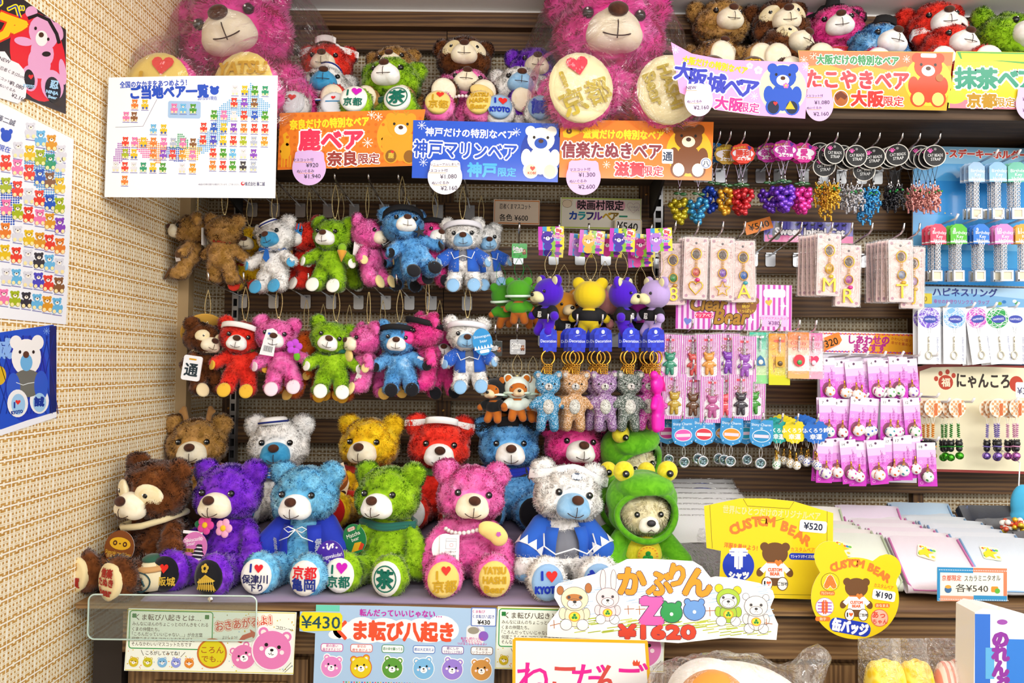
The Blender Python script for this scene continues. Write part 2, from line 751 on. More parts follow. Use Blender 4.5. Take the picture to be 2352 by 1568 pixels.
    def barcode(s, x0, y0, x1, y1, L=1):
        g = random.Random(int(x0 * 7 + y0))
        x = x0
        while x < x1:
            a = g.choice((.012, .02, .03)) * (x1 - x0)
            s.rect(x, y0, min(x + a, x1), y1, '1c1c1c', L)
            x += a + g.choice((.015, .025, .035)) * (x1 - x0)
        return s

    def mesh(s, name, place, coat=0.0, thick=.0006, outline=None, back='f4f2ee', warp=None):
        """place(x, y) -> local x, z; the sheet faces local -Y and carries its own thickness"""
        V = np.concatenate(s.V)
        if warp:
            V = warp(V)
        X, Z = place(V[:, 0], V[:, 1])
        co = np.column_stack([X, -V[:, 2] * s.dz, Z])
        Fc, C = list(s.F), list(s.C)
        if outline is not None:
            o = np.asarray(outline, float)
            if warp:
                o = warp(np.column_stack([o, np.zeros(len(o))]))[:, :2]
            ox, oz = place(o[:, 0], o[:, 1])
            n, b = len(co), len(o)
            co = np.concatenate([co, np.column_stack([ox, np.zeros(b), oz]), np.column_stack([ox, np.full(b, thick), oz])])
            Fc.append(tuple(range(n, n + b)))
            Fc.append(tuple(range(n + b, n + 2 * b)))
            Fc += [(n + i, n + (i + 1) % b, n + b + (i + 1) % b, n + b + i) for i in range(b)]
            C += [lin(back)] * (b + 2)
        me = bpy.data.meshes.new(name)
        me.from_pydata(co.tolist(), [], Fc)
        a = me.attributes.new('ink', 'FLOAT_COLOR', 'FACE')
        a.data.foreach_set('color', np.column_stack([np.array(C), np.ones(len(C))]).astype(np.float32).ravel())
        me.materials.append(print_mat(coat))
        # ink faces look out of the sheet
        me.update()
        return me


def sheet(name, label, cat, cv, outline, depth, base='ffffff', coat=0.0, yaw=0, pitch=0, group=None, thick=.0006, warp=None, org=None, parent=None):
    """hang a printed sheet drawn in photograph pixels at a depth"""
    o = np.asarray(outline, float)
    cx, cy = org or ((o[:, 0].min() + o[:, 0].max()) / 2, (o[:, 1].min() + o[:, 1].max()) / 2)
    k = depth / F
    cv.V.insert(0, np.column_stack([o, np.full(len(o), .3)]))
    nb = len(o)
    cv.F = [tuple(range(nb))] + [tuple(i + nb for i in f) for f in cv.F]
    cv.C = [lin(base)] + cv.C
    me = cv.mesh(name, lambda x, y: ((x - cx) * k, -(y - cy) * k), coat, thick, outline, warp=warp)
    ob = inst(name, me, parent, loc=P(cx, cy, depth), rot=(R(pitch), .0107, R(yaw)))
    if parent is None:
        tag(ob, label, cat, group)
    return ob


def quad(x0, y0, x1, y1):
    return [(x0, y0), (x1, y0), (x1, y1), (x0, y1)]


def along(pts, n=8):            # an outline with extra points on its sides
    out = []
    for i, p in enumerate(pts):
        q = pts[(i + 1) % len(pts)]
        out += [(p[0] + (q[0] - p[0]) * j / n, p[1] + (q[1] - p[1]) * j / n) for j in range(n)]
    return out
# ---------------------------------------------------------------- the setting
DW = 2.0                        # back wall
WOODD = wood('3e2612', '583a1c', '70502a', 'X')
WOODV = wood('3e2612', '583a1c', '70502a', 'Z')
WOODM = wood('5a3f22', '735432', '8a6a42', 'X')
WOODMV = wood('5a3f22', '735432', '8a6a42', 'Z')
SHELFD = wood('3a2a1c', '4a3726', '564230', 'X', .8)


def struct(o, name=None):
    o['kind'] = 'structure'
    return o


def wall(name, c, d, mat):
    b = MB().box((0, 0, 0), d)
    return struct(b.obj(name, mat, loc=c))


wall('wall_back', (.6, DW + .03, 1.15), (4.4, .06, 2.3), wallpaper(0, ('7c6036', '927448', 'd0c4aa', 'd8d0bc')))  # same wallpaper with inks darkened and greyed: shade put into the colour
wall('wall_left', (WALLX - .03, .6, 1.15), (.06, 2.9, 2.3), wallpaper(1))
CEILM = plain('e9e6e4', .7)
wall('ceiling', (.6, .6, 2.31), (4.4, 2.9, .04), CEILM)
wall('floor', (.6, .6, -.02), (4.4, 2.9, .04), wood('4a3524', '5f4630', '775a3e', 'X'))


def ybox(name, x0, y0, x1, y1, front, thick, mat, struct_=True, z_off=0):
    """a board between two pixels at the depth of its front face"""
    a, b = P(x0, y0, front), P(x1, y1, front)
    c = ((a.x + b.x) / 2, front + thick / 2, (a.z + b.z) / 2)
    o = MB().box((0, 0, 0), (abs(b.x - a.x), thick, abs(a.z - b.z))).obj(name, mat, loc=c)
    if struct_:
        struct(o)
    return o


XA, XB, XC, XD, XE = (P(x, 800, 1.96).x for x in (514, 1018, 1497, 1524, 2420))


def xz_board(name, xa, xb, za, zb, front, thick, mat):
    o = MB().box((0, 0, 0), (xb - xa, thick, abs(zb - za))).obj(name, mat, loc=((xa + xb) / 2, front + thick / 2, (za + zb) / 2))
    return o


# horizontal slats, in three bays, screwed onto uprights in front of the wallpaper
n_tr = 0
SCREW = plain('b98a4a', .35, 1)
for i in range(9):
    yc = 92 + i * 100.3 if i > 2 else 92
    if i in (1, 2):
        continue
    zc = P(1176, yc, 1.96).z
    hh = S(27, 1.96)
    for xa, xb in ((XA, XB - .002), (XB, XC), (XD, XE)):
        n_tr += 1
        o = struct(xz_board('trim_%d' % n_tr, xa, xb, zc - hh, zc + hh, 1.958, .02, WOODD))
zc0 = P(1176, 1194, 1.96).z
for xa, xb in ((XA, XB - .002), (XB, XC), (XD, XE)):
    for yc in (994.7, 1095, 1195.3):
        n_tr += 1
        zc = P(1176, yc, 1.96).z
        struct(xz_board('trim_%d' % n_tr, xa, xb, zc - S(27, 1.96), zc + S(27, 1.96), 1.958, .02, WOODD))
for px, hw in ((529, 15), (1020, 17), (1483, 15), (2106, 12)):
    n_tr += 1
    x = P(px, 800, 1.98).x
    o = struct(xz_board('trim_%d' % n_tr, x - S(hw, 1.98), x + S(hw, 1.98), .88, 2.26, 1.978, .022, WOODV))
    sb = MB()
    for i in range(3, 12):
        z = P(1176, 92 + i * 100.3 + 50, 1.98).z
        sb.lathe([(.0036, 0), (.0036, .001), (.002, .0018)], 10, 0, Matrix.Translation((0, -.0108, z - 1.57)) @ Matrix.Rotation(R(90), 4, 'X'))
    sb.obj('screw', SCREW, o)
# cornice board under the ceiling
n_tr += 1
zt, zb = P(1000, 27, 1.93).z, P(1000, 61, 1.93).z
struct(xz_board('trim_%d' % n_tr, -.78, 2.7, zb, zt, 1.93, .07, WOODD))
n_tr += 1
struct(xz_board('trim_%d' % n_tr, -.8, 2.7, zt, 2.292, 1.97, .03, CEILM))

# beige post in the corner
BEIGE = plain('a98f68', .6)
pa = P(404, 900, 1.84)
struct(MB().box((0, 0, 0), (.026, .03, 1.45)).obj('trim_post', BEIGE, loc=(WALLX + .013, 1.845, 1.58)))
bpy.data.objects['trim_post'].name = 'trim_%d' % (n_tr + 1)

# perforated uprights with shelf brackets


def upright(px, w, top, label):
    x = P(px, 800, 1.95).x
    zt_, zb_ = P(px, top, 1.95).z, .92
    t = thing('shelf_upright', label, 'shelf upright', (x, 1.95, 0))
    mb = MB()
    n = int((zt_ - zb_) / .03)
    mb.box((-w * .4, 0, (zt_ + zb_) / 2), (w * .2, .02, zt_ - zb_))
    mb.box((w * .4, 0, (zt_ + zb_) / 2), (w * .2, .02, zt_ - zb_))
    mb.box((0, .006, (zt_ + zb_) / 2), (w * .6, .002, zt_ - zb_), 1)
    for i in range(n + 1):
        mb.box((0, -.008, zb_ + i * .03), (w * .62, .003, .011))
    mb.obj('channel', [plain('9a9a9c', .4, .8), plain('141312', .8)], t)
    return t


upright(541, .016, 440, 'slotted steel shelf upright behind the hanging mascot bears near the beige corner post')
upright(1509, .024, 400, 'slotted steel shelf upright behind the glittering bear key rings in the middle')

# shelves
ZL, ZR = CAMZ + .472, CAMZ + .578
YL, YR = 1.64, 1.70


def shelf(name, xa, xb, z, yf, label, mat, th=.03):
    t = thing(name, label, 'shelf', ((xa + xb) / 2, yf, z))
    MB().box((0, (DW - .045 - yf) / 2, th / 2), (xb - xa, DW - .045 - yf, th)).obj('board', mat, t)
    MB().box((0, -.009, th / 2 - .004), (xb - xa, .018, th + .02)).obj('front_edge', mat, t)
    return t


sl = shelf('wall_shelf', WALLX + .002, P(1500, 300, 1.9).x, ZL, YL, 'long dark wooden shelf under the bagged pink bears, above the hanging mascots', SHELFD)
sr = shelf('wall_shelf', P(1506, 300, 1.9).x, 2.55, ZR, YR, 'dark wooden shelf carrying the bears above the cat bead straps', SHELFD)
BLK = plain('1c1a19', .5)
for s_, px, z, yf in ((sl, 548, ZL, YL), (sl, 1494, ZL, YL), (sr, 2330, ZR, YR)):
    x = P(px, 450, 1.93).x - s_.location.x
    b = MB()
    b.plate([(0, 0), (.2, 0), (.2, -.016), (.05, -.075), (0, -.085)], .006)
    b.obj('bracket', BLK, s_, loc=(x, DW - .055 - yf, -.001), rot=(0, 0, R(-90)))

# counter with cabinet front
ZC, YC = .905, 1.40
ct = thing('display_counter', 'wide brown wooden display counter carrying the bears and towels', 'counter', (.8, YC, 0))
cw = lambda a, b: b - a
X0, X1 = P(285, 1450, 1.44).x, 2.5
MB().box(((X0 + X1) / 2 - .8 - .02, .285, ZC - .005), (X1 - X0 + .1, .57, .010)).obj('worktop', WOODM, ct)
MB().box(((X0 + X1) / 2 - .8, .03, ZC - .0155), (X1 - X0 + .04, .02, .011)).obj('worktop_moulding', plain('2a1d10', .6), ct)
MB().box(((X0 + X1) / 2 - .8, .045, ZC - .0611), (X1 - X0, .02, .08)).obj('apron', WOODM, ct)
MB().box(((X0 + X1) / 2 - .8, .31, .41), (X1 - X0, .5, .80)).obj('carcass', WOODMV, ct)
for i in range(7):
    xa = X0 + .02 + i * .345 - .8
    d = MB().box((xa + .165, .053, .40), (.325, .02, .78))
    d.box((xa + .165, .042, .40), (.25, .012, .70)).obj('door', WOODMV, ct)
# dark end panel of the counter beside the wall
MB().box((P(255, 1450, 1.47).x - .8, .20, .44), (.055, .28, .86)).obj('end_panel', plain('2c241f', .7), ct)

# grey violet cloth on the counter
cl = MB()
xa, xb = P(345, 1360, 1.45).x, P(1300, 1380, 1.45).x
nx, ny = 60, 22
V, Fc = [], []
for j in range(ny + 1):
    for i in range(nx + 1):
        x = xa + (xb - xa) * i / nx
        y = YC + .012 + .5 * (j / ny)
        z = ZC + .004 + .0035 * noise.noise((x * 9, y * 9, 0)) + .003
        if j == 0:
            z -= .004
        V.append((x, y, z))
for j in range(ny):
    for i in range(nx):
        a = j * (nx + 1) + i
        Fc.append((a, a + 1, a + nx + 2, a + nx + 1))
cl.add(V, Fc)
o = cl.obj('tablecloth', plain('8d7f9c', .9, sheen=.3), smooth=True)
so = o.modifiers.new('thick', 'SOLIDIFY')
so.thickness = .004
tag(o, 'grey violet cloth spread on the counter under the seated bears', 'cloth')
# ---------------------------------------------------------------- plush: soft shapes grown together, then given pile
def soft(parts, voxel, smooth=6, amp=.0, freq=60, seed=0):
    """ellipsoids and tapered limbs melted into one skin; returns verts, faces"""
    b = MB()
    for p in parts:
        if p[0] == 'e':
            c, r = p[1], p[2]
            rot = Euler(tuple(R(a) for a in p[3])).to_matrix().to_4x4() if len(p) > 3 else Matrix()
            b.ell((0, 0, 0), r, 20, 12, 0, Matrix.Translation(c) @ rot)
        else:                                   # limb from a to b with radii
            a, e, r0, r1 = Vector(p[1]), Vector(p[2]), p[3], p[4]
            n = 7
            for i in range(n + 1):
                t = i / n
                b.ell(a.lerp(e, t), r0 + (r1 - r0) * t, 14, 9)
    me = b.mesh('soft', [])
    o = bpy.data.objects.new('soft', me)
    col.objects.link(o)
    m = o.modifiers.new('r', 'REMESH')
    m.mode = 'VOXEL'
    m.voxel_size = voxel
    s = o.modifiers.new('s', 'SMOOTH')
    s.iterations = smooth
    s.factor = .6
    dg = bpy.context.evaluated_depsgraph_get()
    ev = o.evaluated_get(dg)
    m2 = ev.to_mesh()
    V = np.zeros(len(m2.vertices) * 3)
    m2.vertices.foreach_get('co', V)
    V = V.reshape(-1, 3)
    Fc = [tuple(p.vertices) for p in m2.polygons]
    nr = np.zeros(len(V) * 3)
    m2.vertices.foreach_get('normal', nr)
    nr = nr.reshape(-1, 3)
    ev.to_mesh_clear()
    bpy.data.objects.remove(o)
    bpy.data.meshes.remove(me)
    if amp:
        for i in range(len(V)):
            q = Vector(V[i]) * freq + Vector((seed * 7.3, 0, 0))
            V[i] += nr[i] * amp * (noise.noise(q) + .5 * noise.noise(q * 2.3))
    return V, Fc


def furry(name, VF, mat, n, L, wdt, curl=1.0, down=.25, seed=0, avoid=()):
    """skin plus n short curled strands of pile in one mesh"""
    V, Fc = VF
    g = np.random.default_rng(seed + 5)
    T = []
    for f in Fc:
        T.append((f[0], f[1], f[2]))
        if len(f) == 4:
            T.append((f[0], f[2], f[3]))
    T = np.array(T)
    a, b, c = V[T[:, 0]], V[T[:, 1]], V[T[:, 2]]
    cr = np.cross(b - a, c - a)
    ar = np.linalg.norm(cr, axis=1)
    # smooth vertex normals
    vn = np.zeros_like(V)
    for k in range(3):
        np.add.at(vn, T[:, k], cr)
    vn /= np.linalg.norm(vn, axis=1, keepdims=True) + 1e-12
    idx = g.choice(len(T), n, p=ar / ar.sum())
    u, v = g.random(n), g.random(n)
    sw = u + v > 1
    u[sw], v[sw] = 1 - u[sw], 1 - v[sw]
    w = 1 - u - v
    Pp = a[idx] * w[:, None] + b[idx] * u[:, None] + c[idx] * v[:, None]
    Nn = vn[T[idx, 0]] * w[:, None] + vn[T[idx, 1]] * u[:, None] + vn[T[idx, 2]] * v[:, None]
    Nn /= np.linalg.norm(Nn, axis=1, keepdims=True)
    keep = np.ones(n, bool)
    for cc, rr_ in avoid:
        keep &= (((Pp - np.array(cc)) / np.array(rr_)) ** 2).sum(1) > 1
    Pp, Nn = Pp[keep], Nn[keep]
    n = len(Pp)
    fld = np.array([tuple(noise.noise_vector(Vector(p) * 45 + Vector((seed, 0, 0)))) for p in Pp])
    cel = np.array([tuple(noise.cell_vector(Vector(p) * (0.55 / L))) for p in Pp]) - .5
    d = Nn * .62 + (fld * 1.0 + cel * .9) * curl + np.array([0, 0, -down]) + g.normal(0, .12, (n, 3))
    d /= np.linalg.norm(d, axis=1, keepdims=True)
    ln = (L * g.uniform(.6, 1.15, n))[:, None]
    side = np.cross(d, Nn + g.normal(0, .4, (n, 3)))
    side /= np.linalg.norm(side, axis=1, keepdims=True) + 1e-9
    fl = (np.cross(side, d) * Nn).sum(1) < 0
    side[fl] *= -1
    bend = (fld[:, [1, 2, 0]] * .7 + cel[:, [2, 0, 1]] * .6) * curl
    r0 = Pp - Nn * .0008
    m0 = Pp + d * ln * .55
    t0 = m0 + (d * .5 + bend) * ln * .6
    ww = wdt
    S_ = np.stack([r0 - side * ww * .5, r0 + side * ww * .5, m0 + side * ww * .42, m0 - side * ww * .42, t0], 1).reshape(-1, 3)
    b0 = len(V)
    base = b0 + np.arange(n) * 5
    VV = np.concatenate([V, S_])
    quads = np.stack([base, base + 1, base + 2, base + 3], 1)
    tris = np.stack([base + 3, base + 2, base + 4], 1)
    me = bpy.data.meshes.new(name)
    nf = [len(f) for f in Fc]
    loops = np.concatenate([np.array([i for f in Fc for i in f]), quads.ravel(), tris.ravel()])
    tot = np.concatenate([np.array(nf), np.full(n, 4), np.full(n, 3)])
    st = np.concatenate([[0], np.cumsum(tot)[:-1]])
    me.vertices.add(len(VV))
    me.vertices.foreach_set('co', VV.astype(np.float32).ravel())
    me.loops.add(len(loops))
    me.loops.foreach_set('vertex_index', loops.astype(np.int32))
    me.polygons.add(len(tot))
    me.polygons.foreach_set('loop_start', st.astype(np.int32))
    me.polygons.foreach_set('use_smooth', np.ones(len(tot), bool))
    me.materials.append(mat)
    me.update(calc_edges=True)
    sn = np.repeat(Nn, 5, 0) * .95 + np.repeat(d, 5, 0) * .2 + g.normal(0, .12, (n * 5, 3))
    sn /= np.linalg.norm(sn, axis=1, keepdims=True)
    me.normals_split_custom_set_from_vertices(np.concatenate([vn, sn]).tolist())
    return me


FUR0 = fur('808080', 'a0a0a0')
# seated bear, facing -Y, about 26 cm tall before scaling
SIT_BODY = [('e', (0, .005, .072), (.064, .056, .074)), ('e', (0, -.012, .06), (.058, .05, .052)), ('e', (0, 0, .125), (.044, .04, .035)),
            ('l', (.045, -.008, .118), (.078, -.035, .075), .021, .024), ('l', (.078, -.035, .075), (.088, -.055, .04), .024, .027),
            ('l', (-.045, -.008, .118), (-.078, -.035, .075), .021, .024), ('l', (-.078, -.035, .075), (-.088, -.055, .04), .024, .027),
            ('l', (.036, -.03, .034), (.05, -.115, .036), .034, .033), ('l', (-.036, -.03, .034), (-.05, -.115, .036), .034, .033),
            ('e', (.053, -.135, .045), (.041, .024, .046)), ('e', (-.053, -.135, .045), (.041, .024, .046))]
SIT_HEAD = [('e', (0, 0, .058), (.073, .062, .058)), ('e', (.026, -.014, .044), (.05, .048, .042)), ('e', (-.026, -.014, .044), (.05, .048, .042)),
            ('e', (0, -.012, .082), (.056, .05, .036)), ('e', (0, -.04, .04), (.034, .03, .03)),
            ('e', (.059, .006, .1), (.03, .018, .029), (0, 20, 0)), ('e', (-.059, .006, .1), (.03, .018, .029), (0, -20, 0))]
body_vf = soft(SIT_BODY, .0045, 5, .004, 55, 1)
head_vf = soft(SIT_HEAD, .0042, 4, .004, 55, 2)
SITB = [furry('body', body_vf, FUR0, 17000, .0078, .0014, .8, .2, s, avoid=(((.053, -.16, .046), (.037, .03, .041)), ((-.053, -.16, .046), (.037, .03, .041)))) for s in (1, 2)]
SITH = [furry('head', head_vf, FUR0, 17000, .0078, .0014, .8, .05, s, avoid=(((0, -.075, .043), (.042, .05, .038)),)) for s in (3, 4)]
BIGB = furry('body', body_vf, FUR0, 20000, .009, .0011, 1, .2, 7, avoid=(((.053, -.16, .046), (.037, .03, .041)), ((-.053, -.16, .046), (.037, .03, .041))))
BIGH = furry('head', head_vf, FUR0, 20000, .009, .0011, 1, .05, 8, avoid=(((0, -.075, .043), (.042, .05, .038)),))


def cap_pad(rx, rz, bulge=.0045):
    V, Fc = [(0, -bulge, 0)], []
    n, m = 22, 4
    for i in range(1, m + 1):
        for j in range(n):
            a = 2 * PI * j / n
            q = i / m
            V.append((rx * q * math.cos(a), -bulge * (1 - q * q), rz * q * math.sin(a)))
    for j in range(n):
        V.append((rx * .9 * math.cos(2 * PI * j / n), .012, rz * .9 * math.sin(2 * PI * j / n)))
    for j in range(n):
        k = (j + 1) % n
        Fc.append((0, 1 + j, 1 + k))
        for i in range(m):
            Fc.append((1 + i * n + j, 1 + (i + 1) * n + j, 1 + (i + 1) * n + k, 1 + i * n + k))
    b = MB()
    b.add(V, Fc)
    return b


def velour(c):
    return fur(c, c, 40, None, True)


PADM = cap_pad(.033, .037).mesh('foot_pad', [WHITEF], True)


def stitch(pad, lines, rx=.033, rz=.037, bulge=.0045):
    """embroidery lying on a foot pad; lines are calls on a 100 x 110 picture"""
    cv = Cv()
    for ln in lines:
        getattr(cv, ln[0])(*ln[1:])
    V = np.concatenate(cv.V)
    x = (V[:, 0] - 50) / 50 * rx
    z = -(V[:, 1] - 55) / 55 * rz
    q = np.clip((x / rx) ** 2 + (z / rz) ** 2, 0, 1.2)
    y = -bulge * (1 - q) - .002 - V[:, 2] * .0002
    me = bpy.data.meshes.new('embroidery')
    me.from_pydata(np.column_stack([x, y, z]).tolist(), [], cv.F)
    a = me.attributes.new('ink', 'FLOAT_COLOR', 'FACE')
    a.data.foreach_set('color', np.column_stack([np.array(cv.C), np.ones(len(cv.C))]).astype(np.float32).ravel())
    me.materials.append(print_mat(0))
    return inst('embroidery', me, pad)


MUZ = soft([('e', (0, 0, 0), (.036, .03, .028)), ('e', (.014, -.004, -.008), (.024, .024, .02)), ('e', (-.014, -.004, -.008), (.024, .024, .02)), ('e', (0, -.006, .012), (.022, .024, .017))], .003, 3)
_b = MB()
_b.add(*MUZ)
MUZM = _b.mesh('muzzle', [WHITEF], True)
NOSEM = MB().ell((0, 0, 0), (.0135, .008, .0105), 16, 9).mesh('nose', [fur('3f2115', '55301f', 60, None, True)], True)
_b = MB().ell((0, 0, 0), .0078, 16, 10)
_b.ell((-.002, -.0068, .0025), .0016, 8, 6, 1)
EYEM = _b.mesh('eye', [BLACKP, plain('ffffff', .2)], True)
_b = MB()
_b.tube([(0, -.0285, .004), (0, -.0315, -.002), (0, -.0305, -.012), (0, -.027, -.019)], .0009, 5)
_b.tube([(x * .001, -.0295 + (x / 22) ** 2 * .011, -.0165 + (x / 22) ** 2 * .009) for x in range(-22, 23, 4)], .0009, 5)
MOUTHM = _b.mesh('mouth', [THREAD])
MASKM = None


def seated(label, cat, loc, scale, yaw, mat, mz=None, pads=None, head=(0, 0, 0), tilt=0, name='teddy_bear', group=None, v=0, big=False, hz=0, masked=None, noface=False):
    t = thing(name, label, cat, loc, (R(tilt), 0, R(yaw)), group, scale)
    b = inst('body', BIGB if big else SITB[v % 2], t, [mat])
    h = inst('head', BIGH if big else SITH[v % 2], t, [mat], (0, -.004, .137 + hz), tuple(R(a) for a in head))
    m = inst('muzzle', MUZM, h, [mz or WHITEF], (0, -.064, .041))
    inst('nose', NOSEM, h, None, (0, -.0935, .058), (R(-25), 0, 0))
    inst('mouth', MOUTHM, m, None, (0, -.0035, -.002))
    for s in (-1, 1):
        inst('eye', EYEM, h, None, (s * .0345, -.0585, .066))
    for s, i in ((-1, 0), (1, 1)):
        p = inst('foot_pad', PADM, b, [velour(pads[0])] if pads else [mz or WHITEF], (s * .053, -.1615, .046), (R(-6), 0, R(-s * 4)), 1.18 if big else None)
        if pads and len(pads) > 1 + i and pads[1 + i]:
            stitch(p, pads[1 + i])
    return t, h, b


def shape(name, parts, mat, parent, voxel=.003, smooth=3, label=None, **k):
    b = MB()
    b.add(*soft(parts, voxel, smooth))
    return b.obj(name, mat, parent, True, label=label, **k)


def band_mesh(pts, hw, th=.0015, nrm=None):
    """a cloth strip along points; hw half width along local Z"""
    b = MB()
    n = len(pts)
    V, Fc = [], []
    for i, p in enumerate(pts):
        p = Vector(p)
        q = Vector((p.x, p.y, 0)).normalized() * th
        V += [(p.x, p.y, p.z - hw), (p.x + q.x, p.y + q.y, p.z - hw * .8), (p.x + q.x, p.y + q.y, p.z + hw * .8), (p.x, p.y, p.z + hw)]
    for i in range(n - 1):
        for j in range(4):
            a, c = i * 4 + j, i * 4 + (j + 1) % 4
            Fc.append((a, a + 4, c + 4, c))
    return b.add(V, Fc)


from mathutils.bvhtree import BVHTree
HBVH = BVHTree.FromPolygons([tuple(v) for v in head_vf[0]], head_vf[1])
BBVH = BVHTree.FromPolygons([tuple(v) for v in body_vf[0]], body_vf[1])


def fit(bvh, a, z, cy=0.0, off=.004):
    d = Vector((math.cos(a), math.sin(a), 0))
    hit = bvh.ray_cast(Vector((0, cy, z)) + d * .3, -d)[0]
    return (hit or Vector((0, cy, z)) + d * .05) + d * off


def collar(t, c, z=.128, r=.05, w=.009, name='scarf'):
    b = MB()
    pts = [fit(BBVH, 2 * PI * i / 24, z + .004 * math.sin(2 * PI * i / 24), -.004, .003) for i in range(24)]
    for dz in (-.35, .35):
        b.tube([(p[0], p[1], p[2] + dz * w) for p in pts], w * .75, 7, 0, None, True)
    return b.obj(name, plain(c, .85, sheen=.3), t, True)


def headband(h, c, z=.096, label=None, hw=.011, name='headband', tiltb=.0, deco=None):
    pts = []
    for i in range(33):
        a = 2 * PI * i / 32
        # higher at the front, lower behind the ears
        zz = z - .012 * math.sin(a)+ .012 * math.sin(a) * -1
        pts.append(tuple(fit(HBVH, a, zz, 0, .0045)))
    b = band_mesh(pts, hw, .003)
    o = b.obj(name, plain(c, .85), h, True, label=label)
    if deco:
        cv = Cv()
        for d in deco:
            getattr(cv, d[0])(*d[1:])
        V = np.concatenate(cv.V)
        a = -PI / 2 + (V[:, 0] - 50) / 100 * 1.4
        zz = z - .012 * np.sin(a) - (V[:, 1] - 25) / 25 * hw
        fp = [fit(HBVH, q_, z - .012 * math.sin(q_), 0, .009) for q_ in a]
        x, y = np.array([p[0] for p in fp]), np.array([p[1] for p in fp])
        q = .0005 * V[:, 2]
        me = bpy.data.meshes.new('band_emblem')
        me.from_pydata(np.column_stack([x + q * np.cos(a), y + q * np.sin(a), zz]).tolist(), [], cv.F)
        at = me.attributes.new('ink', 'FLOAT_COLOR', 'FACE')
        at.data.foreach_set('color', np.column_stack([np.array(cv.C), np.ones(len(cv.C))]).astype(np.float32).ravel())
        me.materials.append(print_mat(0))
        inst('band_emblem', me, o)
    return o


def swing_tag(t, w, h, loc, rot, draw, outline, base='ffffff', name='paper_tag', coat=.2, label=None):
    """a card hanging on a toy, drawn on a w x h picture whose size is given in metres per unit by rot[3]"""
    cv = Cv()
    draw(cv)
    k = rot[3]
    o = np.asarray(outline, float)
    nb = len(o)
    cv.V.insert(0, np.column_stack([o, np.full(nb, .3)]))
    cv.F = [tuple(range(nb))] + [tuple(i + nb for i in f) for f in cv.F]
    cv.C = [lin(base)] + cv.C
    me = cv.mesh(name, lambda x, y: ((x - w / 2) * k, -(y - h / 2) * k), coat, .0006, outline)
    return inst(name, me, t, None, loc, tuple(R(a) for a in rot[:3]), label=label)


def bow_string(t, loc, c='f4f4f4', s=1.0):
    b = MB()
    for sx in (-1, 1):
        b.tube([(0, 0, 0), (sx * .012 * s, -.003, .006 * s), (sx * .02 * s, -.002, .002 * s), (sx * .012 * s, -.003, -.004 * s), (0, 0, 0)], .0012, 5)
        b.tube([(0, 0, 0), (sx * .012 * s, -.002, -.012 * s), (sx * .03 * s, .004, -.02 * s)], .0012, 5)
    return b.obj('cord_bow', plain(c, .8), t, True, loc=loc)


PUR = fur('6a1cc4', '8c3cdc', 30, 'b48af0')
LBL = fur('62b4e2', '86ccec', 30, 'c4eaf8')
GRN = fur('7fae0e', 'a0cc20', 30, 'c2e24a')
PNK = fur('ec5aac', 'f684c4', 22, 'fcc4e4')
HPK = fur('e83492', 'f25ca4', 26, 'f890ce')
WHT = fur('f2eeea', 'fcfaf8', 26, 'ffffff')
YEL = fur('ecb80e', 'f8d222', 30, 'fce458')
RED = fur('e0281a', 'f23c2a', 26, 'fa6450')
NBL = fur('4e96d4', '72b4e8', 26, 'b8dcf8')
TAN = fur('a47834', 'c4965a', 30, 'dab480')
BRN = fur('542a0c', '78421a', 26, 'a86c34')
ORG = fur('d85a12', 'f08028', 30, 'f69a44')
GPK = fur('e83098', 'f454b4', 14, 'fa8cd0')
# ---------------------------------------------------------------- bears on the counter
CT = ZC + .009


def pad2(c, a, b):
    return (c, a, b)


KB, KR, KG = '1a2f8c', 'd8202c', '0f6a58'
tan_pad = ('ecd9a6', [('t', 22, 40, 'I', 26, 'a02820', .03, 1), ('heart', 55, 38, 15, 'b8862c', 1), ('t', 50, 75, '滋賀', 28, 'a02820', .03, 1)],
           [('t', 52, 28, '信楽', 24, 'a02820', .03, 1), ('t', 50, 54, 'たぬき', 22, 'a02820', .03, 1), ('t', 50, 82, 'bear', 28, 'a02820', .03, 1)])
pur_pad = ('14141c', [('t', 28, 40, 'I', 30, 'd4b040', .03, 1), ('heart', 56, 38, 15, 'e02a20', 1), ('t', 52, 76, '大阪城', 25, 'd4b040', .02, 1)],
           [('flower', 45, 26, 15, 'd4b040', '14141c', 1), ('poly', [(18, 70), (50, 44), (86, 60), (80, 64), (24, 74)], 'd4b040', 1), ('poly', [(16, 92), (26, 76), (80, 72), (90, 90)], 'b8932c', 1)] +
           [('line', [(20 + i * 9, 94), (28 + i * 7, 58)], 2, 'f0d060', 2) for i in range(8)])
lbl_pad = ('f2f0ec', [('t', 34, 28, 'I', 30, KB, .03, 1), ('heart', 60, 30, 14, KR, 1), ('t', 48, 62, '保津川', 25, '1e1e5a', .02, 1), ('t', 52, 88, '下り', 22, '1e1e5a', .02, 1)],
           [('t', 52, 38, '京都', 36, KR, .02, 1), ('t', 50, 74, '亀岡', 36, KB, .02, 1)])
grn_pad = ('f2f2ea', [('t', 28, 36, 'I', 32, KG, .03, 1), ('heart', 60, 32, 19, 'c818b8', 1), ('t', 50, 74, '京都', 34, KG, .02, 1)],
           [('line', ring(50, 55, 38, 40), 4, KG, 1, True), ('t', 50, 55, '茶', 52, KG, .03, 1)])
pnk_pad = ('ecce74', [('t', 30, 40, 'I', 30, 'c49a20', .03, 1), ('heart', 58, 28, 15, 'e03428', 1), ('t', 54, 74, '京都', 34, 'c49a20', .02, 1)],
           [('t', 50, 28, 'YATSU', 25, 'c49a20', .03, 1, 72), ('t', 50, 57, 'HASHI', 25, 'c49a20', .03, 1, 72), ('t', 50, 85, 'Bear', 25, 'c49a20', .03, 1, 62)])
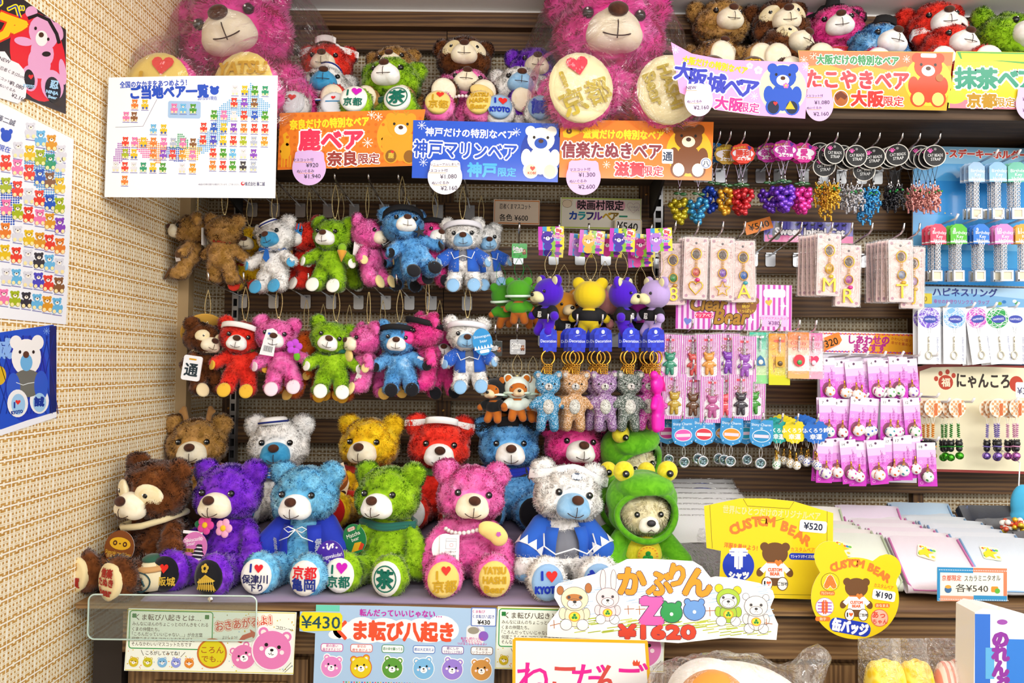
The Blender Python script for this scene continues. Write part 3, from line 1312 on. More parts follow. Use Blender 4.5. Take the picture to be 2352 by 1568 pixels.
wht_pad = ('8fb4dc', [('t', 32, 34, 'I', 30, '1432b0', .04, 1), ('heart', 62, 38, 18, 'e82a24', 1), ('t', 50, 76, 'KYOTO', 25, '1432b0', .04, 1, 78)],
           [('t', 50, 55, '誠', 62, '1432b0', .035, 1)])


def hpos(px, y, z=None):
    q = P(px, 1300, y)
    return (q.x, y, CT if z is None else z)


# 1 raccoon-dog bear in the corner
t, h, b = seated('chocolate brown bear with cream eye patches and rope collar sitting in the corner', 'plush bear', hpos(372, 1.55), .93, -27, BRN, CREAMF, tan_pad, (4, 5, 4), 4, v=1)
patch = fur('e8d6a4', 'f4e8c8', 40, None, True)
for s in (-1, 1):
    shape('eye_patch', [('e', (0, 0, 0), (.031, .01, .024), (0, s * 25, s * 28))], patch, h, loc=(s * .037, -.053, .064))
MB().tube([(-.052, -.052, .118), (-.02, -.073, .122), (.03, -.066, .13), (.062, -.035, .14), (.05, .03, .14), (-.03, .045, .13), (-.06, 0, .12), (-.052, -.052, .118)], .007, 8).obj('rope_collar', velour('e0d0a4'), t, True)


def _tk(cv):
    cv.ell(50, 38, 34, 17, 'e0b020', 1)
    for x in (34, 66):
        cv.ell(x, 38, 7, 7, '4a2410', 2)
        cv.ell(x, 38, 3, 3, 'e0b020', 3)
    cv.ell(50, 38, 3, 2, '4a2410', 2)
    cv.t(50, 64, 'Shigaraki tanuki bear', 12, 'f0c040', .0, 1, 84)
    cv.t(50, 74, '信楽たぬきベア', 9, 'e8c070', .01, 1)
    cv.poly([(22, 86), (78, 86), (70, 95), (30, 95)], 'd8a818', 1)


swing_tag(t, 100, 100, (-.004, -.095, .088), (-12, 6, 14, .00074), _tk, ring(50, 50, 48), '7c4218', label='round brown swing tag')
sk = MB().lathe([(.0, -.034), (.03, -.034), (.036, -.02), (.037, .004), (.033, .014), (.02, .02), (.016, .026), (.012, .027)], 22).obj('sake_flask', velour('e6d9b4'), t, True, loc=(.072, -.075, .045), label='cream toy flask with a circled mark')
MB().lathe([(.038, 0), (.039, .004), (.034, .01)], 22).obj('flask_band', velour('c89a64'), sk, True, loc=(0, 0, .006))
MB().lathe([(.02, 0), (.02, .005), (.012, .01), (.0, .011)], 18).obj('flask_stopper', velour('2f5a48'), sk, True, loc=(0, 0, .022))
p_ = MB().tube([(math.cos(a) * .02, -.0375 + abs(math.cos(a)) ** 2 * .006, math.sin(a) * .02 - .012) for a in [2 * PI * i / 24 for i in range(24)]], .0016, 5, 0, None, True)
p_.tube([(-.008, -.0385, -.004), (-.012, -.037, -.02)], .0018, 5)
p_.tube([(.004, -.0385, -.004), (.011, -.037, -.02)], .0018, 5)
p_.obj('flask_mark', plain('2a4a50', .8), sk, rot=(0, 0, R(10)))

# 2 purple
t, h, b = seated('violet bear with two felt flowers at its neck and black foot pads', 'plush bear', hpos(532, 1.565), .89, -14, PUR, CREAMF, pur_pad, (2, 0, 6), 2)
for (x, z, c) in ((-.012, .132, 'e0489c'), (.034, .128, 'f2a8cc')):
    fl = MB()
    for i in range(5):
        a = 2 * PI * i / 5
        fl.ell((.012 * math.cos(a), 0, .012 * math.sin(a)), (.0095, .0035, .0095), 12, 7)
    fo = fl.obj('felt_flower', velour(c), t, True, loc=(x, -.078, z), rot=(R(-10), 0, 0))
    MB().ell((0, -.003, 0), (.0068, .0035, .0068), 12, 8).obj('flower_centre', velour('f0c028'), fo, True)
MB().ell((0, 0, 0), (.012, .004, .009), 12, 7).obj('felt_leaf', velour('1f7a48'), t, True, loc=(-.034, -.07, .13))


def _ok(cv):
    cv.rect(6, 0, 72, 10, 'f4f2f4', 0)
    for x, y in ((22, 30), (70, 22), (26, 88), (14, 52)):
        cv.flower(x, y, 7, 'f0b8d8', 'e07ab4', 1)
    cv.t(42, 27, 'Osakacastle', 15, 'fbeef6', .01, 2, 60, rot=-14)
    cv.t(38, 40, 'bear', 14, 'fbeef6', .01, 2, rot=-14)
    for i, (w_, y) in enumerate(((14, 40), (20, 52), (27, 64), (33, 76))):
        cv.poly([(68 - w_, y + 8), (68 - w_ * .5, y), (68 + w_ * .5, y), (68 + w_ * .75, y + 8)], '2a2430', 1)
        cv.poly([(68 - w_ * .7, y + 14), (68 - w_ * .6, y + 8), (68 + w_ * .5, y + 8), (68 + w_ * .6, y + 14)], 'f4f0f2', 1)
    cv.t(30, 62, '大阪限定', 9, '5a3010', .02, 2, out='e8c040', ow=.1)


swing_tag(t, 100, 105, (-.034, -.088, .083), (-10, 4, 10, .00068), _ok, ring(50, 52, 44, 50), 'd878b8', label='pink oval swing tag with a castle')

# 3 light blue in happi coat
HAPPI = plain('1430b4', .75, sheen=.2)


def sleeves(t, mat, cuff=None, gap=.022, bottom=.03, pattern=None):
    """an open jacket: two front panels over the shoulders with short sleeves"""
    for s in (-1, 1):
        sl_ = shape('jacket_sleeve', [('l', (s * .048, -.008, .122), (s * .08, -.037, .078), .028, .032)], mat, t)
        if cuff:
            b_ = MB()
            for i in range(9):
                a0, a1 = 2 * PI * i / 9, 2 * PI * (i + 1) / 9
                b_.add([(.0335 * math.cos(a0), .0335 * math.sin(a0), 0), (.0335 * math.cos(a1), .0335 * math.sin(a1), 0), (.0325 * math.cos((a0 + a1) / 2), .0325 * math.sin((a0 + a1) / 2), .02)], [(0, 1, 2)])
            b_.tube(ring3(.0335, 9), .001, 4, 0, None, True)
            b_.obj('cuff_pattern', cuff, sl_, loc=(s * .081, -.038, .077), rot=Vector((-s * .032, .029, .044)).to_track_quat('Z', 'Y').to_euler())
        V, Fc = [], []
        n, m = 8, 5
        for j in range(n + 1):
            z = .128 - (.128 - bottom) * j / n
            for i in range(m + 1):
                a = R(-90 + s * (18 + 8 * j / n + i * 22))
                rx = .067 + .004 * math.sin(j * .9 + i) + (.008 * j / n)
                if z > .1:
                    rx -= (z - .1) * .5
                V.append((rx * math.cos(a), .002 + rx * 1.02 * math.sin(a), z))
        for j in range(n):
            for i in range(m):
                q = j * (m + 1) + i
                Fc.append((q, q + 1, q + m + 2, q + m + 1))
        o = MB().add(V, Fc).obj('jacket_front', mat, t, True)
        so = o.modifiers.new('t', 'SOLIDIFY')
        so.thickness = .003


def ring3(r, n):
    return [(r * math.cos(2 * PI * i / n), r * math.sin(2 * PI * i / n), 0) for i in range(n)]


t, h, b = seated('sky blue bear in a royal blue festival coat with white cord bow', 'plush bear', hpos(706, 1.565), .88, -5, LBL, WHITEF, lbl_pad, (2, 0, -2), 2, v=1)
sleeves(t, HAPPI)
bow_string(t, (.004, -.086, .128), s=1.3)


def panel_text(t, chars, x, z, yaw, h=.013, c='eef2fa', y=-.075):
    cv = Cv()
    for i, ch in enumerate(chars):
        cv.t(0, i * 1.15, ch, 1, c, .03, 1, rot=0)
    V = np.concatenate(cv.V)
    me = bpy.data.meshes.new('coat_lettering')
    me.from_pydata(np.column_stack([V[:, 0] * h, np.full(len(V), 0), -V[:, 1] * h]).tolist(), [], cv.F)
    me.materials.append(plain(c, .8))
    return inst('coat_lettering', me, t, None, (x, y, z), (R(6), 0, R(yaw)))


panel_text(t, '保津川', -.05, .098, -38, y=-.069)
panel_text(t, '保津川', .05, .098, 38, y=-.069)


def _hz(cv):
    cv.t(50, 22, 'S', 26, 'f4f0fa', .03, 1, rot=70)
    for x, y in ((28, 24), (40, 14), (60, 14), (72, 24)):
        cv.ell(x, y, 4, 3, 'f4f0fa', 1, 10)
    cv.t(50, 48, 'Hozugawakudari', 14, 'f4f0fa', .01, 1, 82, rot=-10)
    cv.t(58, 60, 'bear', 12, 'f4f0fa', .01, 1, rot=-10)
    cv.t(48, 71, '保津川下りベア', 9, 'e0d8f4', .01, 1, rot=-10)
    cv.rr(30, 78, 74, 88, 4, 'f4f0fa', 1)


swing_tag(t, 100, 100, (.094, -.118, .08), (-8, -6, -14, .00075), _hz, ring(50, 50, 47), '4a2aa8', label='round violet swing tag')

# 4 green tea bear
t, h, b = seated('lime green bear with dark green scarf and circled tea character on its foot', 'plush bear', hpos(896, 1.57), .88, -12, GRN, WHITEF, grn_pad, (0, 0, -4), 2)
collar(t, '1f6a5e')


def _mt(cv):
    cv.rr(34, 12, 64, 24, 5, 'f2eee0', 1)
    cv.t(49, 18, '京都限定', 8, 'c03030', .01, 2)
    cv.t(50, 38, 'Matcha', 17, 'f2f2e6', .01, 1)
    cv.t(52, 54, 'bear', 15, 'f2f2e6', .01, 1)
    cv.ell(80, 22, 12, 6, '5aa83c', 1, rot=-40)
    cv.poly([(20, 92), (45, 66), (72, 70), (56, 94)], 'e8b020', 1)
    cv.poly([(50, 92), (70, 72), (80, 82), (66, 96)], 'd84028', 1)


swing_tag(t, 100, 105, (-.052, -.084, .105), (-4, -24, -8, .00066), _mt, ring(50, 52, 46, 50), '1e7a48', label='green oval swing tag')

# 5 pink
t, h, b = seated('candy pink bear with a pearl necklace, a cream folded sweet and a white price card', 'plush bear', hpos(1072, 1.565), .9, 5, PNK, CREAMF, pnk_pad, (0, 6, 4), 2, v=1)
pr = MB()
for i in range(13):
    a = R(-150 + i * 10)
    pr.ell((.056 * math.cos(a), -.012 + .058 * math.sin(a) - .012, .124 - .004 * math.sin(i * .5)), .0052, 10, 7)
pr.obj('pearl_necklace', plain('f6ecec', .2, .1, .6), t, True)
yh = shape('folded_sweet', [('e', (0, 0, 0), (.034, .012, .02), (0, 25, 0)), ('e', (.014, -.002, -.012), (.02, .012, .02)), ('e', (-.008, -.002, .004), (.024, .011, .016))], velour('f0d482'), t, loc=(.052, -.095, .128))
yc = Cv()
yc.flower(0, 0, 8, 'c060c0', 'e8a020', 1)
V = np.concatenate(yc.V)
me = bpy.data.meshes.new('flower_mark')
me.from_pydata(np.column_stack([V[:, 0] * .0007, -V[:, 2] * .0003, V[:, 1] * .0007]).tolist(), [], yc.F)
me.materials.append(plain('c060b8', .8))
inst('flower_mark', me, yh, None, (.012, -.0155, -.002))


def _pk(cv):
    cv.line(quad(38, 18, 74, 52), 1.2, '555555', 1, True)
    cv.line([(38, 26), (74, 26)], 1, '555555', 1)
    cv.line(ring(58, 39, 6), 1, 'c84040', 1, True)
    cv.t(56, 62, '八ツ橋ベア', 7, '444444', 0, 1)
    cv.barcode(32, 72, 76, 92, 1)


swing_tag(t, 100, 110, (-.042, -.097, .09), (-8, 4, 6, .00062), _pk, [(16, 6), (84, 2), (88, 106), (20, 108)], 'f6f4f2', label='white price card with a barcode')
swing_tag(t, 100, 110, (-.05, -.094, .092), (-8, 4, 6, .0006), lambda cv: cv.ell(50, 55, 3, 3, 'e8e4e0', 1), ring(50, 55, 48, 52), 'f4f2f0', label='plain white round card behind the price card')

# 6 white with blue face, Kyoto
t, h, b = seated('white bear with pale blue muzzle, white headband and blue samurai coat', 'plush bear', hpos(1292, 1.555), .91, 4, WHT, PALEMZ, wht_pad, (-2, 8, 6), 2)
BLUC = plain('1f5cc4', .8, sheen=.2)
sleeves(t, BLUC, plain('f0f2f4', .8))
shape('grey_vest', [('e', (0, -.012, .078), (.06, .052, .052))], plain('7c7e88', .85), t, label='grey vest')
headband(h, 'f2f2f4', .092, deco=[('ell', 50, 25, 15, 18, '5c6678', 1), ('t', 50, 25, '誠', 24, 'e8ecf2', .03, 2)], label='white headband with a grey badge')
MB().tube([(-.05, -.058, .118), (-.052, -.085, .098), (-.028, -.09, .082), (.012, -.09, .094), (.04, -.088, .082), (.062, -.072, .096), (.058, -.052, .116)], .0018, 6).obj('coat_cord', plain('f4f6f8', .7), t, True)
for s in (-1, 1):
    MB().ell((0, 0, 0), (.027, .026, .014), 16, 9).obj('paw_patch', PALEMZ, b, True, loc=(s * .0885, -.056, .03))

# riser and the back row
rs = tag(MB().box((0, 0, 0), (P(1400, 1300, 1.8).x - P(395, 1300, 1.8).x, .31, .068)).obj('display_step', plain('776a80', .9), loc=(P(900, 1300, 1.8).x, 1.775, ZC + .034 + .011)),
         'low violet cloth-covered step under the second row of bears', 'display step')
RT = ZC + .0805
deer_pad = ('3a2010', [('t', 30, 36, 'I', 30, 'd8b030', .03, 1), ('heart', 58, 34, 16, 'e02a20', 1), ('t', 50, 76, '奈良', 34, 'd8b030', .02, 1)], None)


def rpos(px, y=1.80):
    return (P(px, 1200, y).x, y, RT)


t, h, b = seated('tan deer bear with small antlers behind the chocolate brown bear', 'plush bear', rpos(452, 1.815), .9, 6, TAN, CREAMF, deer_pad, (4, 0, 4), v=1)
for s in (-1, 1):
    shape('antler', [('l', (0, 0, 0), (s * .006, 0, .034), .008, .0075), ('l', (s * .004, 0, .018), (s * .016, 0, .026), .006, .005)], fur('94683a', 'a87c48', 40, None, True), h, loc=(s * .027, -.008, .113))
collar(t, 'a8201c')
swing_tag(t, 100, 70, (.034, -.094, .128), (8, -14, -10, .0007), lambda cv: (cv.line(quad(22, 22, 78, 48), 2, '4a2c14', 1, True), cv.t(50, 35, 'Deer Bear', 13, '4a2c14', .01, 1)), [(4, 30), (50, 4), (96, 30), (96, 62), (4, 62)], '9c6a34', label='brown card tag')

t, h, b = seated('cream white sailor bear with bright blue muzzle and navy banded cap', 'plush bear', rpos(640), .91, 4, WHT, BLUEMZ, None, (4, 0, 4))
cp = MB().lathe([(.0, .0), (.034, 0), (.036, .006), (.034, .016), (.026, .02), (.0, .021)], 24).obj('sailor_cap', plain('f2f0ee', .9), h, True, loc=(-.012, -.02, .106), rot=(R(-8), R(-6), 0))
MB().tube([(.0365 * math.cos(2 * PI * i / 24), .0365 * math.sin(2 * PI * i / 24), .007) for i in range(24)], .0026, 6, 0, None, True).obj('cap_band', plain('16287a', .8), cp, True)


def sailor(t, c='1c5cb0', z=.126):
    b_ = MB()
    V, Fc = [], []
    for i in range(25):
        a = 2 * PI * i / 24
        for r, dz in ((.045, .008), (.07, -.012), (.071, -.015)):
            V.append((r * math.cos(a), -.008 + r * math.sin(a), z + dz))
    for i in range(24):
        for j in range(2):
            q = i * 3 + j
            Fc.append((q, q + 1, q + 4, q + 3))
    o = b_.add(V, Fc).obj('sailor_collar', plain(c, .8), t, True)
    w_ = MB()
    for r, dz in ((.062, -.003), (.067, -.008)):
        w_.tube([(r * math.cos(2 * PI * i / 24), -.008 + r * math.sin(2 * PI * i / 24), z + dz) for i in range(24)], .0013, 5, 0, None, True)
    w_.obj('collar_stripe', plain('f4f4f4', .8), o)
    return o


sailor(t)
sail = t

yel_pad = ('cc1c18', [('t', 50, 30, '通', 30, 'e0b020', .03, 1), ('line', [(30, 95), (70, 20)], 4, 'e0b020', 1)], [('line', [(34, 96), (60, 14)], 4, 'e0b020', 1), ('t', 60, 66, '天閣', 24, 'e0b020', .03, 1)])
t, h, b = seated('golden yellow bear with red neck and waist bands', 'plush bear', rpos(850, 1.80), .92, -4, YEL, CREAMF, yel_pad, (2, 0, -4), v=1)
collar(t, 'b82018')
MB().tube([(.066 * math.cos(2 * PI * i / 24), -.006 + .068 * math.sin(2 * PI * i / 24), .072) for i in range(24)], .008, 8, 0, None, True).obj('waist_band', velour('c8281c'), t, True)


def _tky(cv):
    cv.ell(60, 56, 34, 36, '8a4a1c', 1)
    cv.poly([(28, 46), (40, 26), (62, 18), (84, 30), (90, 50), (80, 66), (74, 50), (66, 70), (58, 48), (48, 62), (40, 48)], 'c87830', 2)
    cv.t(52, 66, 'たこやき', 12, 'f4e4c0', .01, 3, rot=14)
    cv.ell(86, 90, 8, 6, '3a2010', 2)


swing_tag(t, 100, 100, (-.072, -.085, .115), (4, 10, 10, .00085), _tky, [(2, 40), (70, 2), (98, 60), (96, 96), (30, 98)], 'f0e0c4', label='cream card tag with a brown ball')

t, h, b = seated('scarlet bear with a dotted white headband and green scarf', 'plush bear', rpos(1003, 1.79), .93, 3, RED, WHITEF, None, (6, 4, 4))
headband(h, 'f4f2f0', .102, hw=.009, deco=[('ell', 8 + i * 12, 25 + (-1) ** i * 6, 1.2, 3, '222222', 1, 8) for i in range(8)], label='white headband with black dots')
collar(t, '3f6a2a')
tb = MB().ell((0, 0, 0), .022, 18, 12).obj('octopus_ball', velour('9a5c2c'), t, True, loc=(.064, -.082, .125), label='brown toy ball with cream drizzle')
dz_ = MB()
for k in range(5):
    dz_.tube([(x * .001, -math.sqrt(max(0, .0227 ** 2 - (x * .001) ** 2 - (.004 * k - .008 + .002 * math.sin(x * .5)) ** 2)), .004 * k - .008 + .002 * math.sin(x * .5)) for x in range(-17, 18, 3)], .0013, 5)
dz_.obj('drizzle', velour('f0e0a0'), tb)

t, h, b = seated('mid blue ninja bear with black headband and royal blue scarf', 'plush bear', rpos(1165, 1.80), .92, 3, NBL, WHITEF, ('101018', None, None), (2, 0, 2), v=1)
headband(h, '141416', .098, hw=.012, deco=[('line', [(25, 20), (75, 20), (75, 32), (25, 32)], 1.2, 'b8c0c8', 1, True), ('t', 50, 26, '忍', 16, 'c8d0d8', .02, 1)], label='black headband with a silver plate')
collar(t, '142cb0', w=.011)
st_ = MB()
for i in range(4):
    a = PI / 2 * i + .3
    st_.plate([(.022 * math.cos(a), .022 * math.sin(a)), (.007 * math.cos(a + .5), .007 * math.sin(a + .5)), (0, 0), (.007 * math.cos(a - .5), .007 * math.sin(a - .5))], .004)
st_.obj('throwing_star', plain('1c1c20', .6), t, loc=(.046, -.078, .126))

t, h, b = seated('rose pink ninja bear with black headband and red scarf behind the white bear', 'plush bear', rpos(1312, 1.80), .92, 6, HPK, WHITEF, None, (-4, 4, 6))
headband(h, '161618', .096, hw=.012, deco=[('line', rr(50, 25, 34, 26, 8), 1.4, 'd0d4d8', 1, True), ('ell', 40, 25, 2, 4, 'd0d4d8', 1, 8), ('ell', 60, 25, 2, 4, 'd0d4d8', 1, 8), ('t', 50, 25, '忍', 15, 'd0d4d8', .02, 1)], label='black headband with a metal plate outline')
collar(t, 'c01c24', w=.009)

# frog hooded bears
FGRN = fur('4f9a10', '67b41c', 50, None, True)
FYEL = fur('d8c820', 'ecdc40', 60, None, True)
CFUR = fur('e0d4a4', 'f0e8c8', 40, 'fbf6e0')
hood_vf = soft([('e', (0, .012, .07), (.088, .07, .07)), ('e', (0, .01, .03), (.082, .06, .05)), ('e', (0, -.02, .105), (.07, .052, .034))], .0045, 5)


def frog(label, loc, scale, yaw, tilt, hoodrot=(0, 0, 0)):
    t = thing('frog_hood_bear', label, 'plush bear', loc, (R(tilt), 0, R(yaw)), None, scale)
    b = shape('body', [('e', (0, .005, .07), (.066, .055, .075)), ('l', (.05, -.01, .115), (.092, -.045, .06), .026, .03), ('l', (-.05, -.01, .115), (-.092, -.045, .06), .026, .03),
                       ('l', (.036, -.03, .034), (.05, -.12, .036), .034, .036), ('l', (-.036, -.03, .034), (-.05, -.12, .036), .034, .036)], FGRN, t, .004, 4)
    bl = shape('belly', [('e', (0, -.028, .074), (.048, .034, .05))], FYEL, b)
    pb = MB().lathe([(.0, .0), (.027, 0), (.027, .002), (.0, .004)], 26).obj('clover_badge', velour('ecc430'), bl, True, loc=(.004, -.0615, .08), rot=(R(97), 0, 0), label='yellow badge with a green clover')
    cl_ = MB()
    for i in range(3):
        a = R(90 + i * 120)
        cl_.ell((.0072 * math.cos(a), .0072 * math.sin(a), .004), (.0068, .0068, .0022), 12, 6)
    cl_.tube([(0, 0, .004), (.008, -.008, .0045)], .0016, 5)
    cl_.obj('clover', velour('1f8a34'), pb, True)
    sx = MB()
    for i in range(18):
        a = 2 * PI * i / 18
        sx.box((.023 * math.cos(a), .023 * math.sin(a), .0028), (.004, .0012, .0012), 0, None)
    sx.obj('badge_stitching', plain('e06a2a', .8), pb)
    h = inst('head', CFH, t, None, (0, -.006, .134), tuple(R(a) for a in hoodrot))
    hd = MB()
    V, Fc = hood_vf
    V = V.copy()
    Fk = []
    for f in Fc:
        c = V[list(f)].mean(0)
        q = (c[0] / .068) ** 2 + ((c[2] - .04) / .055) ** 2
        if c[1] < -.01 and q < 1:
            continue
        Fk.append(f)
    hd.add(V, Fk)
    ho = hd.obj('frog_hood', FGRN, h, True, loc=(0, -.004, .0), scale=1.06)
    so = ho.modifiers.new('t', 'SOLIDIFY')
    so.thickness = .006
    so.offset = -1
    # rolled brim
    MB().tube([(.071 * math.cos(2 * PI * i / 32), -.05 + .012 * math.cos(4 * PI * i / 32) + .006, .042 + .058 * math.sin(2 * PI * i / 32)) for i in range(32)], .0075, 8, 0, None, True).obj('hood_brim', FGRN, ho, True)
    for s in (-1, 1):
        e = shape('frog_eye', [('e', (0, 0, 0), (.025, .02, .025))], FYEL, ho, loc=(s * .053, -.02, .142))
        inst('pupil', EYEM, e, None, (0, -.021, -.002), scale=1.1)
    for s in (-1, 1):
        inst('eye', EYEM, h, None, (s * .03, -.0615, .05), scale=.95)
    inst('muzzle', MUZM, h, [velour('f6f2e4')], (.0, -.062, .026), scale=(.7, .62, .75))
    MB().ell((0, 0, 0), (.0115, .007, .0085), 14, 8).obj('nose', plain('2c2a30', .5), h, True, loc=(0, -.083, .034))
    MB().tube([(-.008, -.0815, .012), (0, -.0835, .018), (.008, -.0815, .012)], .0009, 5).obj('mouth', THREAD, h)
    return t


CFH = furry('head', soft([('e', (0, 0, .045), (.066, .056, .052)), ('e', (0, -.02, .035), (.058, .045, .042))], .0042, 4, .003, 60, 5), CFUR, 9000, .011, .0014, .8, .5, 11, avoid=(((0, -.07, .026), (.026, .03, .024)),))
frog('cream bear in a green frog costume with its face showing and a clover badge', (P(1472, 1200, 1.56).x, 1.56, CT), .8, 2, 3, (0, 0, 4))
frog('second frog costume bear whose hood droops over its face, behind the first', (P(1450, 1200, 1.79).x, 1.80, RT + .003), .82, 12, -6, (24, -14, 14))
frog('third frog costume bear, only its hood and eyes showing between the other two', (P(1438, 1200, 1.66).x, 1.675, CT), .74, -2, 0, (2, 0, 2))
# ---------------------------------------------------------------- posters, banners and cards
WH = 'ffffff'


def dots(cv, poly, step, r, c, L=1):
    p = [Vector(q) for q in poly]
    x0, x1 = min(q.x for q in p), max(q.x for q in p)
    y0, y1 = min(q.y for q in p), max(q.y for q in p)
    y = y0
    while y <= y1:
        x = x0
        while x <= x1:
            ins = False
            for i in range(len(p)):
                a, b = p[i], p[i - 1]
                if (a.y > y) != (b.y > y) and x < (b.x - a.x) * (y - a.y) / (b.y - a.y) + a.x:
                    ins = not ins
            if ins:
                cv.ell(x, y, r, r, c, L, 6)
            x += step
        y += step


BC = dict(r='e8402e', g='4a9a2a', b='2a5ac0', y='e8c020', p='8a48c0', k='f07ab0', o='e88030', w='dcdce4', n='8a5a34', s='b4bcd0', t='2a9a70', l='a8b820', c='6ab8e4', a='e09a28', i='5048c0', d='38343c')
SETS = [(668, '1760w 1833y 1910g 1988t'), (762, '1755r 1832p 1908n'), (858, '1605g 1680k 1755w 1832r 1912b 1990g'), (955, '1528r 1605b 1680y 1755p 1832o 1912r 1992r'),
        (1050, '1525r 1603i 1678y 1755r 1830l 1910s 1990a'), (1147, '1603r 1680g 1752c 1832w 1910p'), (1240, '1602o 1680r 1753g 1832d 1910s'), (790, '1003o 1080y'), (885, '940k 1000n'),
        (815, '1302k 1370c 1445g'), (974, '1148c 1225y'), (1075, '938r 1008k 1075y 1150o 1228k 1300s 1373k 1450n'), (1165, '938l 1005y 1150o 1225p 1297r 1370a 1448k'),
        (1265, '868w 938r 1005w 1077t 1150y 1225g 1372w 1450a'), (1368, '938o')]
cv = Cv(.00012)
q = lambda x, y: (x / 3.267, y / 3.267)
for pl, c in (([(1880, 600), (1905, 640), (1950, 720), (2040, 780), (1960, 870), (1870, 860), (1790, 860), (1710, 910), (1690, 1000), (1610, 1110), (1540, 1150), (1475, 1140), (1490, 1040), (1560, 990), (1620, 880), (1640, 800), (1690, 760), (1740, 725), (1850, 740), (1868, 620)], '5aa8dc'),
              ([(1330, 1010), (1370, 1010), (1420, 1060), (1420, 1120), (1250, 1120), (1320, 1080)], '2a9a5a'), ([(1370, 1110), (1525, 1110), (1480, 1210), (1400, 1200)], 'e8b820'), ([(1240, 1110), (1375, 1110), (1375, 1210), (1330, 1225), (1250, 1180)], '2a50b8'),
              ([(1030, 1040), (1250, 1080), (1250, 1130), (1200, 1240), (1160, 1230), (1150, 1130), (1030, 1120)], 'f08a2a'), ([(1030, 1130), (1135, 1130), (1130, 1190), (1070, 1190)], 'e058a0'), ([(880, 1075), (980, 1110), (970, 1180), (890, 1250), (840, 1240), (865, 1140)], 'a058b8')):
    dots(cv, [q(*p) for p in pl], 4.4, 1.9, c, 1)
cv.rr(*q(1255, 758), *q(1503, 888), 5, 'a4c4e8', 1)
for y, row in SETS:
    for it in row.split():
        x = int(it[:-1])
        cv.bear(x / 3.267, y / 3.267, 23, BC[it[-1]], L=2, n=7, pad='f0e0b0' if it[-1] != 'y' else '3a60b8')
        cv.rect((x - 28) / 3.267, (y + 40) / 3.267, (x + 28) / 3.267, (y + 45) / 3.267, '6a6ab0', 1)
BLU = '1c4ec4'
cv.t(349, 193, '全国のなかまをあつめよう！', 14, BLU, .02, 2, 155, rot=-3.4)
cv.t(387, 211, 'ご当地ベア一覧', 27, BLU, .035, 2, 179, rot=-2.6)
cv.ell(491, 207, 10, 9, BLU, 2)
cv.ell(484, 199, 4, 4, BLU, 2)
cv.ell(498, 199, 4, 4, BLU, 2)
cv.t(475, 224, '2015/5/1現在', 8.5, BLU, .01, 2, 45, rot=-2)
cv.line([q(860, 966), q(1068, 955), q(1170, 748)], .9, '5a5a7a', 1)
cv.t(589, 420, '株式会社 藤二誠', 8.5, '30306a', .015, 2, 46, rot=-1)
cv.ell(561, 420, 4.5, 4.5, 'c83040', 2)
cv.ell(562, 419, 2.4, 2.4, WH, 3, 10)
cv.t(506, 423, '※絵品の仕様を変更する場合がございます。ご了承ください。', 4, '50507a', 0, 2, 96, rot=-1)
o_ = [(245, 181), (440, 173), (637, 168), (637, 452), (440, 455), (241, 458)]
sheet('poster', 'laminated chart of small bears over a dotted map, hung before a bagged pink bear', 'poster', cv, o_, 1.47, 'f3f5fb', .6, pitch=2)


def banner(label, ol, base, fn, depth, coat=.5, warp=None, pitch=0):
    cv = Cv()
    fn(cv)
    return sheet('shelf_banner', label, 'banner', cv, ol, depth, base, coat, warp=warp, pitch=pitch)


def nara(cv):
    dots(cv, [(642, 264), (970, 250), (958, 376), (642, 394)], 17, 4, 'd66a12', 1)
    cv.t(755, 283, '奈良だけの特別なベア', 21, 'f6da24', .03, 2, 183, rot=-4)
    cv.t(760, 322, '鹿ベア', 44, 'e63258', .035, 2, 146, rot=-2, out=WH, ow=.075)
    cv.t(787, 365, '奈良', 30, '9a3a34', .03, 2, rot=-2, out=WH, ow=.07)
    cv.t(849, 364, '限定', 22, '9a3a34', .02, 2, rot=-2, out=WH, ow=.07)
    for x, y, r in ((852, 262, 9), (868, 266, 9), (845, 327, 11), (640, 280, 8)):
        cv.snow(x, y, r, 'fdf6ec', 1)
    cv.ell(920, 312, 54, 56, 'f0a020', 1, 30)
    for s in (-1, 1):
        cv.line([(921 + s * 8, 272), (921 + s * 13, 258), (921 + s * 18, 252)], 4, 'c89020', 3)
        cv.line([(921 + s * 12, 260), (921 + s * 6, 252)], 3, 'c89020', 3)
    cv.bear(921, 316, 118, 'd89a1c', 'fbf3e2', '8a5a14', 3, 16)
    cv.t(900, 356, '鹿', 12, 'e8c040', .02, 7)
    cv.heart(903, 348, 4, 'd83020', 7)
    cv.ell(655, 350, 12, 20, 'e8a818', 1)
    cv.poly([(652, 335), (648, 312), (656, 306), (664, 318), (662, 338)], 'e8a818', 1)
    for x in (646, 652, 660, 666):
        cv.rect(x, 360, x + 3, 388, 'e8a818', 1)


banner('orange shelf banner with red deer bear lettering', [(640, 262), (977, 246), (958, 378), (638, 395)], 'e57a1c', nara, 1.6)


def kobe(cv):
    cv.t(1079, 306, '神戸だけの特別なベア', 19, WH, .02, 2, 208, rot=1)
    cv.t(1068, 346, '神戸マリンベア', 36, '1d4cc0', .02, 2, 238, rot=1, out=WH, ow=.075)
    cv.t(1108, 391, '神戸', 30, '38a8e4', .03, 2)
    cv.t(1166, 395, '限定', 19, '38a8e4', .02, 2)
    cv.ell(1246, 346, 50, 58, '1a3ca4', 1, 30)
    for x, y in ((966, 290), (1186, 301), (972, 376)):
        cv.snow(x, y, 9, 'e8f0ff', 1)
    cv.bear(1243, 348, 122, 'f6f2e6', '2450b4', 'f0e0b8', 3, 16)
    cv.heart(1225, 386, 6, 'e03828', 7)
    cv.t(1224, 396, 'KOBE', 7, 'c03020', .02, 7)


